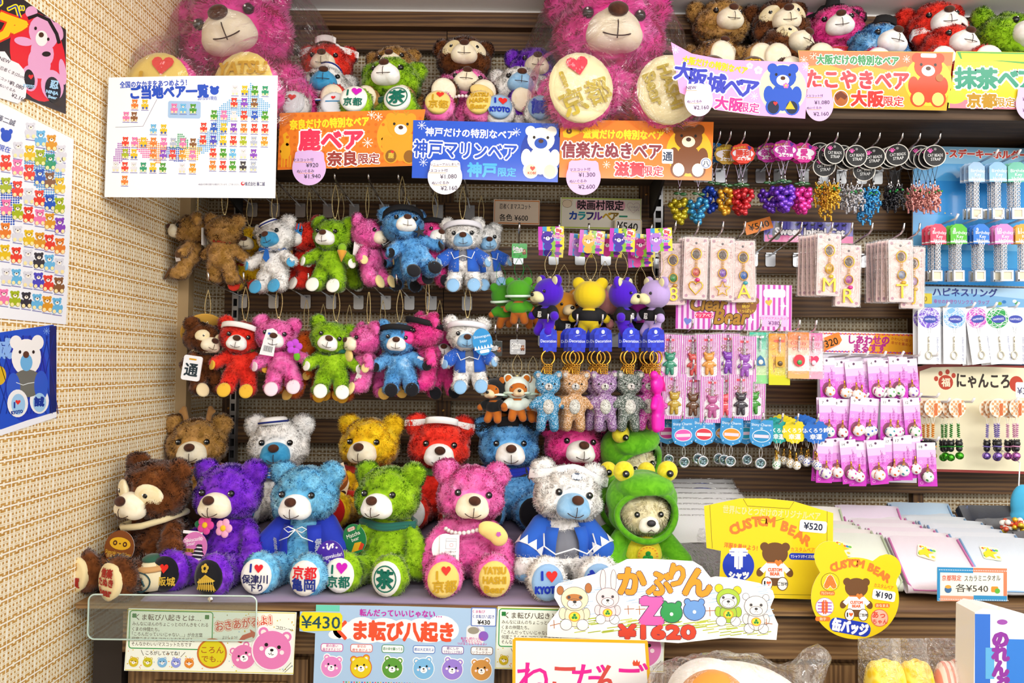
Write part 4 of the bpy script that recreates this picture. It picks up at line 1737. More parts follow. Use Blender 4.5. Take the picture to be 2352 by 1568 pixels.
banner('blue shelf banner with a polar bear and white marine lettering', [(946, 278), (1284, 279), (1284, 416), (946, 413)], '1e52c8', kobe, 1.598)


def shiga(cv):
    cv.poly([(1290, 305), (1292, 318), (1306, 320), (1330, 308), (1348, 300), (1352, 288), (1342, 281), (1326, 288), (1308, 294)], 'f4c020', 1)
    for x, y in ((1305, 304), (1330, 293)):
        cv.ell(x, y, 6.5, 6.5, '6a4020', 2)
        cv.ell(x, y, 2, 2, 'f4c020', 3, 8)
    cv.t(1431, 309, '滋賀だけの特別なベア', 20, 'f6da24', .03, 2, 186)
    cv.t(1404, 347, '信楽たぬきベア', 34, '8a3440', .025, 2, 230, out=WH, ow=.075)
    cv.t(1446, 390, '滋賀', 30, 'd82c3c', .03, 2, out=WH, ow=.07)
    cv.t(1501, 393, '限定', 21, 'd82c3c', .02, 2, out=WH, ow=.07)
    cv.ell(1584, 346, 53, 58, 'f6bc22', 1, 30)
    for x, y in ((1532, 294), (1393, 380)):
        cv.snow(x, y, 8, 'fdf0e0', 1)
    cv.bear(1582, 345, 124, '7a4214', 'f6ead0', 'f4ecd8', 3, 16)
    cv.rr(1521, 341, 1547, 375, 3, 'f4f6f8', 4)
    cv.t(1534, 358, '通', 20, '2a3a5a', .02, 5)
    cv.ell(1623, 372, 13, 13, WH, 4)
    cv.line(ring(1623, 372, 10), 1.4, '2a50a0', 5, True)
    cv.t(1623, 372, '八', 12, '2a3a5a', .02, 5)


banner('orange shelf banner with brown raccoon bear and yellow eye mask', [(1284, 277), (1640, 275), (1637, 412), (1284, 412)], 'ea7c20', shiga, 1.596)


def castle(cv):
    cv.t(1641, 150, '大阪だけの特別なベア', 17, 'f2c41c', .03, 2, 152, rot=9)
    for ch, x, y, h in (('大', 1568, 166, 38), ('阪', 1603, 180, 38), ('城', 1645, 192, 40), ('ベ', 1684, 200, 42), ('ア', 1722, 203, 42)):
        cv.t(x, y, ch, h, '3a40b4', .03, 2, rot=6, out=WH, ow=.07)
    cv.t(1674, 240, '大阪', 28, 'd8348c', .03, 2, rot=6, out=WH, ow=.07)
    cv.t(1722, 248, '限定', 21, 'd8348c', .02, 2, rot=4, out=WH, ow=.07)
    cv.ell(1799, 202, 55, 58, 'f4eeb4', 1, 30)
    for x, y in ((1549, 116), (1733, 221), (1853, 150)):
        cv.snow(x, y, 8, 'fdf0fa', 1)
    cv.flower(1722, 150, 8, 'f8e4f4', 'f0b0e0', 1)
    cv.flower(1742, 160, 10, 'f8e4f4', 'f0b0e0', 1)
    cv.bear(1799, 204, 120, '2450b8', 'f8f2f0', '16203c', 3, 16)
    cv.flower(1806, 195, 7, 'f070b0', 'f4d040', 7)
    cv.heart(1782, 238, 5, 'e03030', 7)
    cv.poly([(1805, 250), (1816, 230), (1828, 250)], 'c8b028', 7)


banner('pink shelf banner with a blue castle bear, sagging at its loose end', [(1538, 98), (1587, 124), (1640, 133), (1680, 137), (1858, 139), (1852, 271), (1740, 266), (1648, 255), (1560, 216)], 'eaa0de', castle, 1.495)


def tako(cv):
    cv.poly([(1832, 119), (2190, 116), (2188, 146), (2150, 150), (2120, 158), (2080, 150), (2040, 160), (1990, 150), (1940, 162), (1900, 150), (1835, 156)], 'ea7440', 1)
    cv.t(1969, 138, '大阪だけの特別なベア', 20, '1d8a48', .03, 2, 190, out=WH, ow=.08)
    cv.t(1969, 184, 'たこやきベア', 40, 'd8303c', .03, 2, 236, out=WH, ow=.075)
    cv.t(1992, 228, '大阪', 33, 'c62c24', .035, 2, out=WH, ow=.07)
    cv.t(2053, 233, '限定', 21, 'c62c24', .02, 2, out=WH, ow=.07)
    cv.ell(2133, 184, 55, 58, 'f8d434', 1, 30)
    for x, y in ((1866, 130), (1844, 140), (2083, 133)):
        cv.snow(x, y, 8, 'fdf0e0', 1)
    cv.bear(2133, 182, 126, 'c0401a', 'f8f0e4', 'f0dc70', 3, 16)
    cv.rr(2115, 119, 2152, 129, 4, 'f8f0ea', 6)
    cv.ell(2159, 176, 9, 9, 'a86428', 7)
    cv.ell(1931, 229, 18, 20, WH, 2)
    cv.ell(1931, 229, 16, 18, 'a85a20', 3)
    cv.poly([(1916, 222), (1930, 212), (1946, 224), (1940, 232), (1930, 226), (1922, 234)], '6a2c10', 4)


banner('orange and yellow shelf banner with a red octopus-ball bear', [(1830, 118), (2192, 114), (2176, 252), (1850, 252)], 'eaa422', tako, 1.668)


def matcha(cv):
    cv.poly([(2196, 119), (2420, 118), (2420, 150), (2300, 140), (2205, 136)], '3a9c3c', 1)
    cv.poly([(2205, 122), (2400, 122), (2400, 142), (2300, 138), (2210, 142)], 'f2d21c', 2)
    cv.rect(2180, 232, 2420, 252, 'e07a8a', 1)
    cv.ell(2190, 226, 26, 16, 'b8cc3a', 1)
    for ch, x in (('抹', 2217), ('茶', 2266), ('ベ', 2315), ('ア', 2362)):
        cv.t(x, 181, ch, 44, '1d8a6c', .035, 2, out=WH, ow=.08)
    cv.t(2254, 233, '京都', 30, 'b08418', .035, 3, out=WH, ow=.07)
    cv.t(2309, 236, '限定', 20, 'b08418', .02, 3, out=WH, ow=.07)


banner('yellow and green shelf banner for the tea bear at the end of the shelf', [(2195, 118), (2420, 117), (2420, 252), (2177, 252)], 'e9d22a', matcha, 1.67)


def tag_outline(cx, cy, w, h):
    pts = []
    for i in range(40):
        a = 2 * PI * i / 40 - PI / 2
        x, y = math.sin(a + PI / 2) * w / 2, -math.cos(a + PI / 2) * h / 2
        pts.append((cx + x, cy + y))
    # two ears
    out = []
    for x, y in pts:
        dx, dy = (x - cx) / (w / 2), (y - cy) / (h / 2)
        ang = math.atan2(dx, -dy)
        for s in (-1, 1):
            d = abs(ang - s * .72)
            if d < .3:
                k = 1 + .2 * math.cos(d / .3 * PI / 2)
                dx, dy = dx * k, dy * k
        out.append((cx + dx * w / 2, cy + dy * h / 2))
    return out


def price_tag(label, cx, cy, w, h, base, lines, depth, rot=0):
    cv = Cv()
    for x, y, tx, hh in lines:
        cv.t(cx + x, cy + y, tx, hh, '3a3040', .004, 2, rot=-3)
        if not tx.startswith('¥'):
            cv.line([(cx + x - len(tx) * hh * .48, cy + y + hh * .8), (cx + x + len(tx) * hh * .48, cy + y + hh * .7)], 1, 'f0a830', 1)
    sheet('price_tag', label, 'price tag', cv, tag_outline(cx, cy, w, h), depth, base, .1)


price_tag('lilac bear-head price tag reading 1.940 on the orange deer banner', 710, 385, 78, 82, 'dcb6ea', [(-14, -18, 'マスコット付', 7), (7, -6, '¥920', 12), (-8, 8, 'ぬいぐるみ', 7), (8, 20, '¥1.940', 12)], 1.592)
price_tag('pale bear-head price tag reading 2.160 on the blue marine banner', 1022, 406, 80, 82, 'ece6f4', [(0, -29, 'リニューアルしました', 6), (-18, -14, 'マスコット付', 7), (8, -1, '¥1.080', 12), (-10, 14, 'ぬいぐるみ', 7), (10, 26, '¥2.160', 12)], 1.59)
price_tag('lilac bear-head price tag reading 2.600 on the raccoon banner', 1340, 407, 80, 82, 'dcb6ea', [(-8, -18, 'マスコット付', 7), (8, -6, '¥1.300', 12), (-12, 9, 'ぬいぐるみ', 7), (8, 22, '¥2.600', 12)], 1.588)
price_tag('lilac bear-head price tag marked NEW on the pink castle banner', 1605, 229, 66, 78, 'e6cdf0', [(-18, -28, 'NEW', 9), (-10, 4, 'ぬいぐるみ', 6), (6, 18, '¥2.160', 11)], 1.488)
price_tag('lilac bear-head price tag tucked between the pink and orange banners', 1882, 238, 66, 82, 'dcb6ea', [(-12, -18, 'マスコット付', 6), (6, -3, '¥1.080', 11), (-12, 10, 'ぬいぐるみ', 6), (4, 24, '¥2.160', 11)], 1.66)
price_tag('lilac bear-head price tag at the end of the tea bear banner', 2366, 238, 66, 80, 'dcb6ea', [(0, -10, '¥1.080', 11), (0, 16, '¥2.160', 11)], 1.663)


# -------- on the left wall, drawn as seen and laid into the plane of the wall
def wall_sheet(label, cv, ol, base, cat='poster'):
    o = np.asarray(ol, float)
    nb = len(o)
    cv.V.insert(0, np.column_stack([o, np.full(nb, .3)]))
    cv.F = [tuple(range(nb))] + [tuple(i + nb for i in f) for f in cv.F]
    cv.C = [lin(base)] + cv.C
    V = np.concatenate(cv.V)
    cx, cy = o.mean(0)
    c = W(cx, cy)
    co = []
    for x, y, l in V:
        p = W(x, y) - c
        co.append((.0012 + l * .00018, p.y, p.z))
    me = bpy.data.meshes.new('poster')
    n = len(co)
    back = [W(x, y) - c for x, y in ol]
    co += [(.0012, p.y, p.z) for p in back] + [(.0004, p.y, p.z) for p in back]
    Fc = cv.F + [(n + i, n + (i + 1) % nb, n + nb + (i + 1) % nb, n + nb + i) for i in range(nb)]
    C = cv.C + [lin('e8e4e0')] * nb
    me.from_pydata(co, [], Fc)
    a = me.attributes.new('ink', 'FLOAT_COLOR', 'FACE')
    a.data.foreach_set('color', np.column_stack([np.array(C), np.ones(len(C))]).astype(np.float32).ravel())
    me.materials.append(print_mat(.3))
    return tag(inst('poster', me, None, None, c), label, cat)


cv = Cv()
cv.ell(85, 130, 62, 105, 'e02434', 1, 30, rot=-12)
for x, y, a, b, r in ((98, 75, 33, 40, -20), (70, 28, 14, 14, 0), (130, 72, 12, 22, -20), (95, 120, 26, 34, -15), (52, 95, 22, 10, 10), (88, 145, 26, 36, -10), (66, 180, 18, 30, -8), (118, 196, 26, 36, -10), (142, 165, 8, 30, -8)):
    cv.ell(x, y, a, b, 'e4a4cc', 2, 20, rot=r)
cv.line([(62, 42), (84, 34), (110, 46), (128, 78), (134, 100)], 8, '1a1418', 3)
cv.ell(93, 88, 14, 18, 'f6f0ec', 4)
cv.ell(92, 80, 6, 6, '4a2c1c', 5)
cv.ell(79, 65, 3, 4, '241a16', 5)
cv.ell(108, 90, 3, 4, '241a16', 5)
cv.ell(104, 124, 10, 6, '1c1418', 4)
cv.ell(65, 182, 12, 23, '18161c', 4, rot=-8)
cv.heart(68, 177, 6, 'e02a2a', 5)
cv.t(64, 198, 'KYOTO', 9, 'a8d4f0', .03, 5, 26, rot=8)
cv.ell(119, 206, 18, 30, '18161c', 4, rot=-8)
cv.t(122, 194, '忍', 18, 'a8d4f0', .03, 5, rot=8)
cv.t(117, 212, 'NINJA', 9, 'a8d4f0', .03, 5, 28, rot=12)
cv.t(118, 223, 'Bear', 8, 'a8d4f0', .03, 5, 20, rot=12)
for ch, x, y, h in (('べ', 34, 22, 34), ('ら', -10, -4, 40)):
    cv.t(x, y, ch, h, 'f4e020', .05, 2, rot=25)
    cv.t(x, y, ch, h, '2030a0', .0, 3, rot=25)
cv.t(20, 68, 'ア', 66, 'f4c41c', .05, 2, out='e0301c', ow=.06, rot=20)
cv.poly([(-60, 110), (-10, 118), (8, 118), (22, 138), (40, 146), (52, 160), (60, 190), (56, 224), (38, 238), (0, 226), (-60, 200)], 'f6f0f4', 4)
for tx, x, y, h in (('NEW', 8, 138, 10), ('新忍者くま(25cm)', 22, 165, 8), ('マスコット付', 6, 182, 7), ('¥1.080', 35, 196, 11), ('ぬいぐるみ', 14, 202, 7), ('¥2.160', 40, 224, 11)):
    cv.t(x, y, tx, h, '3a3040', .004, 5, rot=22)
wall_sheet('black and red poster of a pink ninja bear on the patterned wall', cv, [(-140, -130), (-140, 150), (150, 262), (150, 68), (40, -10), (0, -60)], '2c2428')

cv = Cv()
for pl, c in (([(90, 360), (110, 320), (125, 350), (145, 410), (120, 470), (95, 450), (60, 400), (50, 370)], '5aa8dc'), ([(-20, 410), (30, 420), (50, 440), (30, 520), (-20, 500)], '2a58c0')):
    dots(cv, pl, 5.5, 2.4, c, 1)
LB = '68,300w 91,318c 116,328a 138,352w 39,344w 66,352y 90,362l 113,372t 136,378w 11,374r 38,384k 65,396r 89,406b 112,414n 135,426y 11,426l 38,434r 64,450w 88,455r 112,465b 134,472l 12,476k 38,486l 63,493r 89,499k 112,508a 135,518p 10,530o 38,537w 64,546y 89,552a 111,557r 135,565o 9,580y 35,586r 62,591w 87,598d 111,603c 134,611w 12,634w 35,636c 62,641w 86,644i 108,650r 133,655n 6,682k 32,686l 58,689d 83,693c 106,698a 129,702c -20,470r -20,530g -20,580k -20,640y'
for it in LB.split():
    x, y = it[:-1].split(',')
    cv.bear(int(x), int(y), 37, BC[it[-1]], L=2, n=8)
    cv.line([(int(x) - 11, int(y) + 20), (int(x) + 11, int(y) + 23)], 2, '7a7ab4', 1)
cv.t(12, 276, '藤二誠', 13, '50506a', .01, 2, rot=20)
cv.t(8, 341, '現在', 13, BLU, .01, 2, rot=16)
cv.ell(12, 312, 12, 14, BLU, 2)
cv.ell(4, 299, 5, 6, BLU, 2)
cv.ell(22, 302, 5, 6, BLU, 2)
wall_sheet('tall white chart of small bears on the patterned wall, below the ninja bear poster', cv, [(-120, 190), (-120, 735), (0, 731), (150, 745), (168, 320), (0, 236)], 'f2f4fa')

cv = Cv()
cv.rect(112, 748, 128, 960, '10226a', 1)
cv.ell(58, 870, 50, 100, '1838b8', 1, 30)
for i in range(9):
    cv.line([(10 + i * 14, 770), (-30 + i * 14, 950)], 1.6, '12298a', 2)
    cv.line([(-40 + i * 18, 770), (20 + i * 14, 950)], 1.6, '12298a', 2)
for x, y, a, b, c in ((58, 820, 34, 42, 'f2f0ee'), (34, 786, 14, 16, 'f2f0ee'), (84, 786, 14, 17, 'f2f0ee'), (60, 880, 36, 32, '6a6c64'), (28, 890, 16, 34, '2a58c8'), (92, 885, 16, 34, '2a58c8'), (38, 926, 24, 32, 'f0f0f0'), (88, 920, 22, 30, 'f0f0f0')):
    cv.ell(x, y, a, b, c, 3, 22)
cv.ell(58, 832, 14, 20, '6ab0e0', 4)
cv.ell(57, 814, 7, 8, '5a3420', 5)
for x in (43, 74):
    cv.ell(x, 808, 3, 4, '201814', 5)
cv.ell(39, 928, 16, 24, '9cc8ec', 5)
cv.ell(88, 924, 15, 22, '9cc8ec', 5)
cv.t(30, 930, 'I', 16, '14369a', .03, 6)
cv.heart(38, 924, 6, 'e03028', 6)
cv.t(36, 946, 'KYOTO', 9, '14369a', .03, 6, 26, rot=-8)
cv.t(87, 922, '誠', 20, '14369a', .03, 6)
cv.line([(34, 878), (50, 884), (62, 880), (76, 878)], 1.5, 'e8f0f0', 5)
cv.t(2, 800, '誠', 42, '8ab4f0', .03, 2)
cv.ell(-4, 862, 16, 22, 'd8b020', 2)
cv.snow(105, 760, 7, '8ab4f0', 1)
cv.poly([(-60, 985), (-60, 1010), (0, 1000), (128, 958), (128, 945), (60, 965), (0, 986)], 'f0f2f8', 2)
wall_sheet('blue poster of a white samurai bear on the patterned wall', cv, [(-90, 770), (-90, 1000), (0, 986), (128, 944), (122, 745), (0, 763)], '2050c8')

# -------- cards among the hooks
cv = Cv()
cv.line(quad(1136, 461, 1238, 513), 2.4, 'e88a3a', 1, True)
cv.t(1183, 474, '忍者くまマスコット', 12, '2a2220', .006, 2, 72)
cv.t(1180, 500, '各色 ¥600', 15, '2a2220', .01, 2, 66)
sheet('price_card', 'cream handwritten card priced 600 with an orange border', 'price card', cv, quad(1133, 458, 1240, 516), 1.945, 'f6e2cc', .2)
cv = Cv()
cv.line(quad(1289, 456, 1472, 524), 3, 'b8d048', 1, True)
cv.ell(1302, 469, 11, 9, 'f0dcc0', 1)
for x in (1294, 1311):
    cv.ell(x, 461, 4, 4, 'f0dcc0', 1)
cv.line(ring(1302, 469, 11, 9), .8, '8a6a4a', 2, True)
cv.rr(1322, 460, 1436, 482, 8, 'f4b8c8', 1)
cv.t(1379, 471, '映画村限定', 21, '201820', .02, 2, 106)
for ch, x, c in zip('カラフルベアー', (1316, 1336, 1355, 1373, 1394, 1412, 1432), ('2a50b0', '2aa0a8', '2a2a6a', '7a3aa0', 'c8a020', '8a6a20', '2a8a6a')):
    cv.t(x, 496, ch, 19, c, .03, 2)
cv.line([(1455 + x * 15, 476 + y * 13) for x, y in HEART], .8, 'c8a0b0', 1, True)
cv.t(1455, 474, 'どの色の', 5, 'a090a0', 0, 2)
cv.t(1455, 481, 'ベアーがすき', 4, 'a090a0', 0, 2)
sheet('price_card', 'green-edged card with a drawn bear face and coloured handwriting', 'price card', cv, quad(1286, 454, 1474, 527), 1.943, 'f4efe0', .2)
cv = Cv()
cv.line(rr(1443, 521, 60, 34, 5), 1.6, 'e8d090', 1, True)
cv.t(1441, 520, '¥540', 22, '222222', .012, 2, 48, rot=4)
sheet('price_card', 'small white card reading 540 behind the yellow bear tags', 'price card', cv, rr(1443, 521, 63, 37, 5), 1.93, 'f8f4ee', .1)
cv = Cv()
cv.t(1743, 518, '¥540', 18, '2a2010', .012, 2, 48, rot=-16)
sheet('price_card', 'orange card reading 540 beside the purple cat header', 'price card', cv, [(1707, 514), (1768, 496), (1777, 522), (1715, 541)], 1.9, 'f08a34', .1)
cv = Cv()
for i in range(26):
    cv.rect(1757 + i * 8, 510, 1760 + i * 8, 541, '4a44b0', 1)
cv.rect(1756, 541, 1960, 557, 'e05aa0', 1)
cv.t(1860, 532, 'Sweet Initial Cat', 20, 'f8f4fa', .03, 3, 160, out='20183a', ow=.07)
cv.t(1870, 549, 'イニシャルキャットキーチャーム', 8, 'f8e4f4', .01, 3, 120)
cv.ell(1783, 538, 10, 15, '141018', 3)
cv.ell(1786, 520, 7, 7, '141018', 3)
cv.poly([(1780, 516), (1781, 508), (1786, 514)], '141018', 3)
cv.poly([(1787, 514), (1792, 508), (1793, 517)], '141018', 3)
cv.line([(1776, 548), (1765, 550), (1762, 540), (1768, 534)], 3, '141018', 3)
for i in range(7):
    cv.ell(1830 + i * 18, 516 + (i % 2) * 2, 5, 3, '241c3a', 3, 8)
    cv.ell(1835 + i * 18, 513 + (i % 2) * 2, 2, 2, '241c3a', 3, 6)
sheet('display_header', 'purple striped header card with a black cat and white script', 'header card', cv, rr(1857, 533, 206, 48, 3), 1.935, '6a64c8', .4)

cv = Cv()
for i in range(22):
    cv.rect(1552 + i * 12.4, 652, 1557.5 + i * 12.4, 757, 'c04ab0', 1)
cv.t(1628, 698, 'Clear', 40, 'a8781c', .02, 3, 82, sh=.2, out='4a2c10', ow=.035)
cv.t(1682, 727, 'Bear', 42, 'a8781c', .02, 3, 76, sh=.2, out='4a2c10', ow=.035)
cv.rr(1596, 719, 1638, 732, 6, 'e0306a', 2)
cv.t(1617, 725.5, 'クリアベア', 8, WH, .015, 3)
cv.rr(1753, 662, 1804, 681, 6, 'f4eef4', 2)
cv.ell(1714, 702, 24, 22, '8a5a28', 2)
cv.ell(1697, 686, 8, 8, '8a5a28', 2)
cv.ell(1736, 690, 8, 8, '8a5a28', 2)
for i, tx in enumerate(('いろんな', '柄が', 'いっぱい!')):
    cv.t(1713, 693 + i * 10, tx, 8, 'f4d040', .01, 3)
cv.heart(1766, 694, 8, 'e8b04a', 2, rot=-10)
cv.heart(1579, 741, 9, '6a7ac8', 2, rot=10)
for x, y in ((1566, 684), (1598, 668)):
    cv.bear(x, y, 30, '4aa06a', 'e8c040', 'e86a4a', 2, 8)
for x, y in ((1800, 700), (1726, 733), (1660, 742)):
    cv.poly([(x, y - 10), (x + 2, y - 2), (x + 10, y), (x + 2, y + 2), (x, y + 10), (x - 2, y + 2), (x - 10, y), (x - 2, y - 2)], 'f8e8f8', 2)
cv.rr(1746, 722, 1810, 748, 4, 'f0b4e0', 3)
cv.t(1778, 729, 'クリアベアストラップ', 6, 'c03a9a', .005, 4)
cv.t(1778, 740, '¥380', 11, '5a2a7a', .01, 4)
sheet('display_header', 'pink and white striped header card with gold script over the clear bear packs', 'header card', cv, quad(1552, 652, 1819, 758), 1.80, 'f0cdea', .4)
# ---------------------------------------------------------------- bears on the upper shelves
SZL, SZR = ZL + .0305, ZR + .0305


def spos(px, y, z):
    return (P(px, 200, y).x, y, z)


# plain risers on the shelves
for nm, pa_, pb_, z, y0, lb in (('display_step', 700, 1262, SZL, 1.845, 'low dark riser on the long shelf under the rear bears'), ('display_step', 1600, 2345, SZR, 1.86, 'low dark riser on the shelf above the cat straps')):
    xa, xb = P(pa_, 200, 1.9).x, P(pb_, 200, 1.9).x
    tag(MB().box((0, 0, 0), (xb - xa, 1.945 - y0, .085)).obj(nm, SHELFD, loc=((xa + xb) / 2, (1.945 + y0) / 2, z + .0435)), lb, 'display step')
UP = .088
# left shelf, back row then front row
t, h, b = seated('red bear with a white dotted headband on the long shelf behind the sailor bear', 'plush bear', spos(752, 1.885, SZL + UP), .82, 0, RED, CREAMF, None, (-6, 0, 2))
headband(h, 'f6f2f0', .1, hw=.011, deco=[('ell', 6 + i * 11, 25 + (-1) ** i * 8, 1.2, 3, '222222', 1, 8) for i in range(9)], label='white headband with black dots')
seated('light brown bear peeking over the lime bear on the long shelf', 'plush bear', spos(908, 1.885, SZL + UP + .002), .8, -4, TAN, CREAMF, None, (-12, -6, 4), v=1)
t, h, b = seated('dark brown bear with cream eye patches behind the candy pink bear on the long shelf', 'plush bear', spos(1065, 1.885, SZL + UP + .008), .88, 4, BRN, CREAMF, None, (-12, 0, 0))


def patches(h):
    for s in (-1, 1):
        shape('eye_patch', [('e', (0, 0, 0), (.031, .01, .024), (0, s * 25, s * 28))], patch, h, loc=(s * .037, -.053, .064))


patches(h)
seated('violet bear behind the white bear near the second bagged bear on the shelf', 'plush bear', spos(1226, 1.885, SZL + UP - .004), .82, 6, PUR, CREAMF, None, (-10, 0, 0), v=1)
spad = ('e8ecf2', [('heart', 50, 40, 16, 'e02a2a', 1)], [('line', [(20, 50), (80, 50)], 5, '2a88c0', 1), ('heart', 50, 34, 9, 'e02a2a', 1)])
kpad = ('f2f2ea', [('t', 28, 36, 'I', 32, KG, .03, 1), ('heart', 60, 32, 19, 'c818b8', 1), ('t', 50, 76, '京都', 30, KG, .02, 1)], [('line', ring(50, 55, 38, 40), 4, KG, 1, True), ('t', 50, 55, '茶', 52, KG, .03, 1)])
t, h, b = seated('white sailor bear with bright blue muzzle on the long shelf beside the first bagged bear', 'plush bear', spos(742, 1.79, SZL + .004), .86, 4, WHT, BLUEMZ, spad, (-6, 0, 4), -16)
sailor(t)
cp = MB().lathe([(.0, .0), (.034, 0), (.036, .006), (.034, .016), (.026, .02), (.0, .021)], 24).obj('sailor_cap', plain('f2f0ee', .9), h, True, loc=(.006, -.024, .104), rot=(R(-8), R(6), 0))
MB().tube([(.0365 * math.cos(2 * PI * i / 24), .0365 * math.sin(2 * PI * i / 24), .007) for i in range(24)], .0026, 6, 0, None, True).obj('cap_band', plain('16287a', .8), cp, True)
swing_tag(t, 100, 100, (.05, -.09, .1), (-20, 0, 10, .0007), lambda cv: (cv.rect(60, 10, 66, 96, 'd84030', 1), cv.rect(72, 10, 78, 96, 'd84030', 1), cv.t(36, 40, 'Marine', 16, WH, .01, 1)), ring(50, 50, 47), '1f88b4', label='round blue swing tag')
t, h, b = seated('lime green bear with dark scarf on the long shelf beside the white sailor bear', 'plush bear', spos(893, 1.775, SZL + .004), .92, -3, GRN, WHITEF, kpad, (-2, 0, -3), -15, v=1)
collar(t, '14503a')
t, h, b = seated('candy pink bear with pearls and yellow foot pads on the long shelf', 'plush bear', spos(1066, 1.785, SZL + .004), .87, -2, PNK, CREAMF, pnk_pad, (-8, 4, 4), -18)
pr = MB()
for i in range(11):
    a = R(-140 + i * 10)
    pr.ell((.056 * math.cos(a), -.024 + .058 * math.sin(a), .124), .005, 10, 7)
pr.obj('pearl_necklace', plain('f6ecec', .2, .1, .6), t, True)
shape('folded_sweet', [('e', (0, 0, 0), (.034, .012, .02), (0, 25, 0)), ('e', (.014, -.002, -.012), (.02, .012, .02))], velour('f0d482'), t, loc=(.052, -.095, .128))
t, h, b = seated('white bear with pale blue muzzle and blue foot pads on the long shelf', 'plush bear', spos(1190, 1.785, SZL + .002), .86, 2, WHT, PALEMZ, wht_pad, (-4, 4, 3), -14, v=1)

# right shelf
dpad = ('5a3510', [('t', 28, 50, 'I', 34, 'd8b030', .03, 1), ('heart', 60, 46, 18, 'e02a20', 1)], [('t', 38, 50, '鹿', 50, 'd8b030', .02, 1), ('poly', [(68, 70), (70, 44), (66, 30), (74, 24), (80, 40), (84, 70)], 'd8b030', 1)])
seated('light brown bear at the back of the shelf beside the second bagged bear', 'plush bear', spos(1652, 1.905, SZR + UP), .92, 6, TAN, CREAMF, None, (-8, 0, 4))
t, h, b = seated('tan deer bear with brown foot pads on the shelf above the grape straps', 'plush bear', spos(1652, 1.83, SZR + .003), .86, 2, TAN, CREAMF, dpad, (-8, 4, 6), -20, v=1)
collar(t, 'b8201c')
t, h, b = seated('dark brown bear with cream eye patches at the back of the shelf near the ceiling', 'plush bear', spos(1790, 1.905, SZR + UP - .006), .95, -2, BRN, CREAMF, None, (-6, -6, 2))
patches(h)
t, h, b = seated('dark brown bear with cream eye patches leaning sideways over the pink banner', 'plush bear', spos(1800, 1.835, SZR + .003), .95, 8, BRN, CREAMF, None, (-8, 16, 18), -8, v=1)
patches(h)
t, h, b = seated('rose pink ninja bear with a red scarf at the back of the shelf', 'plush bear', spos(1918, 1.905, SZR + UP - .012), .92, -4, HPK, WHITEF, None, (-8, -4, -6))
headband(h, '161618', .096, hw=.012, label='black headband')
collar(t, 'c01c24', w=.011)
t, h, b = seated('mid blue ninja bear with black headband on the shelf over the orange banner', 'plush bear', spos(2018, 1.835, SZR + .003), .95, 2, NBL, WHITEF, None, (-6, 10, 6), -8, v=1)
headband(h, '141416', .098, hw=.012, deco=[('t', 50, 26, '忍', 16, 'c8d0d8', .02, 1)], label='black headband with a silver character')
t, h, b = seated('scarlet bear at the back of the shelf above another scarlet bear', 'plush bear', spos(2148, 1.905, SZR + UP - .008), .95, -4, RED, WHITEF, None, (-8, -4, 0))
t, h, b = seated('scarlet bear with white dotted headband at the front edge of the shelf', 'plush bear', spos(2182, 1.835, SZR + .003), .95, 4, RED, WHITEF, None, (-6, 8, 4), -8, v=1)
headband(h, 'f6f2f0', .1, hw=.011, label='white headband')
seated('lime green bear at the end of the shelf turned toward the corner', 'plush bear', spos(2300, 1.86, SZR + .003), 1.12, 22, GRN, WHITEF, None, (-8, 26, -8), -4)


# the two giant bears in clear bags
def bagged(label, bag_label, x, y, z, s, hd, pads, yaw, seed, x1=9):
    t, h, b = seated(label, 'plush bear', (x, y, z), s, yaw, GPK, CREAMF, pads, hd, 0, 'giant_teddy_bear', None, 0, True, -.02)
    V, Fc = soft([('e', (0, -.02, .24), (.205, .15, .21)), ('e', (-.093, -.215, .088), (.11, .105, .115)), ('e', (.093, -.215, .088), (.11, .105, .115)), ('e', (0, -.1, .17), (.19, .12, .17))], .016, 6, .012, 11, seed)
    g = np.random.default_rng(seed)
    V = V.copy()
    V[:, 0] = np.clip(V[:, 0] + x, WALLX + .004, x1)
    V[:, 1] = np.minimum(V[:, 1] + y, 1.95)
    V[:, 2] = np.clip(V[:, 2] + z, z - .0, 2.285)
    V -= np.array([x, y, z])
    o = MB().add(V, Fc).obj('plastic_bag', film(.055, (1, 1, 1), 1, 13, .07, .012), None, True, loc=(x, y, z))
    return tag(o, bag_label, 'plastic bag')


gp1 = ('ecd06e', [('heart', 58, 26, 17, 'e03c40', 1), ('t', 26, 48, 'I', 30, 'd0a420', .03, 1), ('t', 56, 74, '京都', 34, 'd0a420', .02, 1)], [('t', 50, 30, 'YATSU', 25, 'c89a20', .03, 1, 78), ('t', 50, 58, 'HASHI', 25, 'c89a20', .03, 1, 78), ('t', 50, 86, 'Bear', 24, 'c89a20', .03, 1, 60)])
gp2 = ('efe2b4', [('heart', 44, 26, 17, 'd8304a', 1, -10), ('t', 22, 48, 'I', 30, 'b8a238', .03, 1, None, -20), ('t', 56, 72, '京都', 36, 'b8a238', .02, 1, None, -25)], [('t', 76, 50, 'YATSU', 22, 'b8a238', .03, 1, 62, 72), ('t', 50, 54, 'HASHI', 22, 'b8a238', .03, 1, 70, 72), ('t', 25, 58, 'Bear', 22, 'b8a238', .03, 1, 52, 72)])
bagged('giant bright pink bear in the wall corner of the long shelf', 'clear plastic bag around the giant bear in the corner', -.648, 1.845, SZL, 1.72, (4, -20, 6), gp1, -3, 3)
bagged('giant bright pink bear with cream foot pads at the free end of the long shelf', 'clear plastic bag around the giant bear at the shelf end', .222, 1.845, SZL, 1.76, (2, 2, 0), gp2, 2, 4, .42)

# ---------------------------------------------------------------- hooks on the slats
HK = MB()


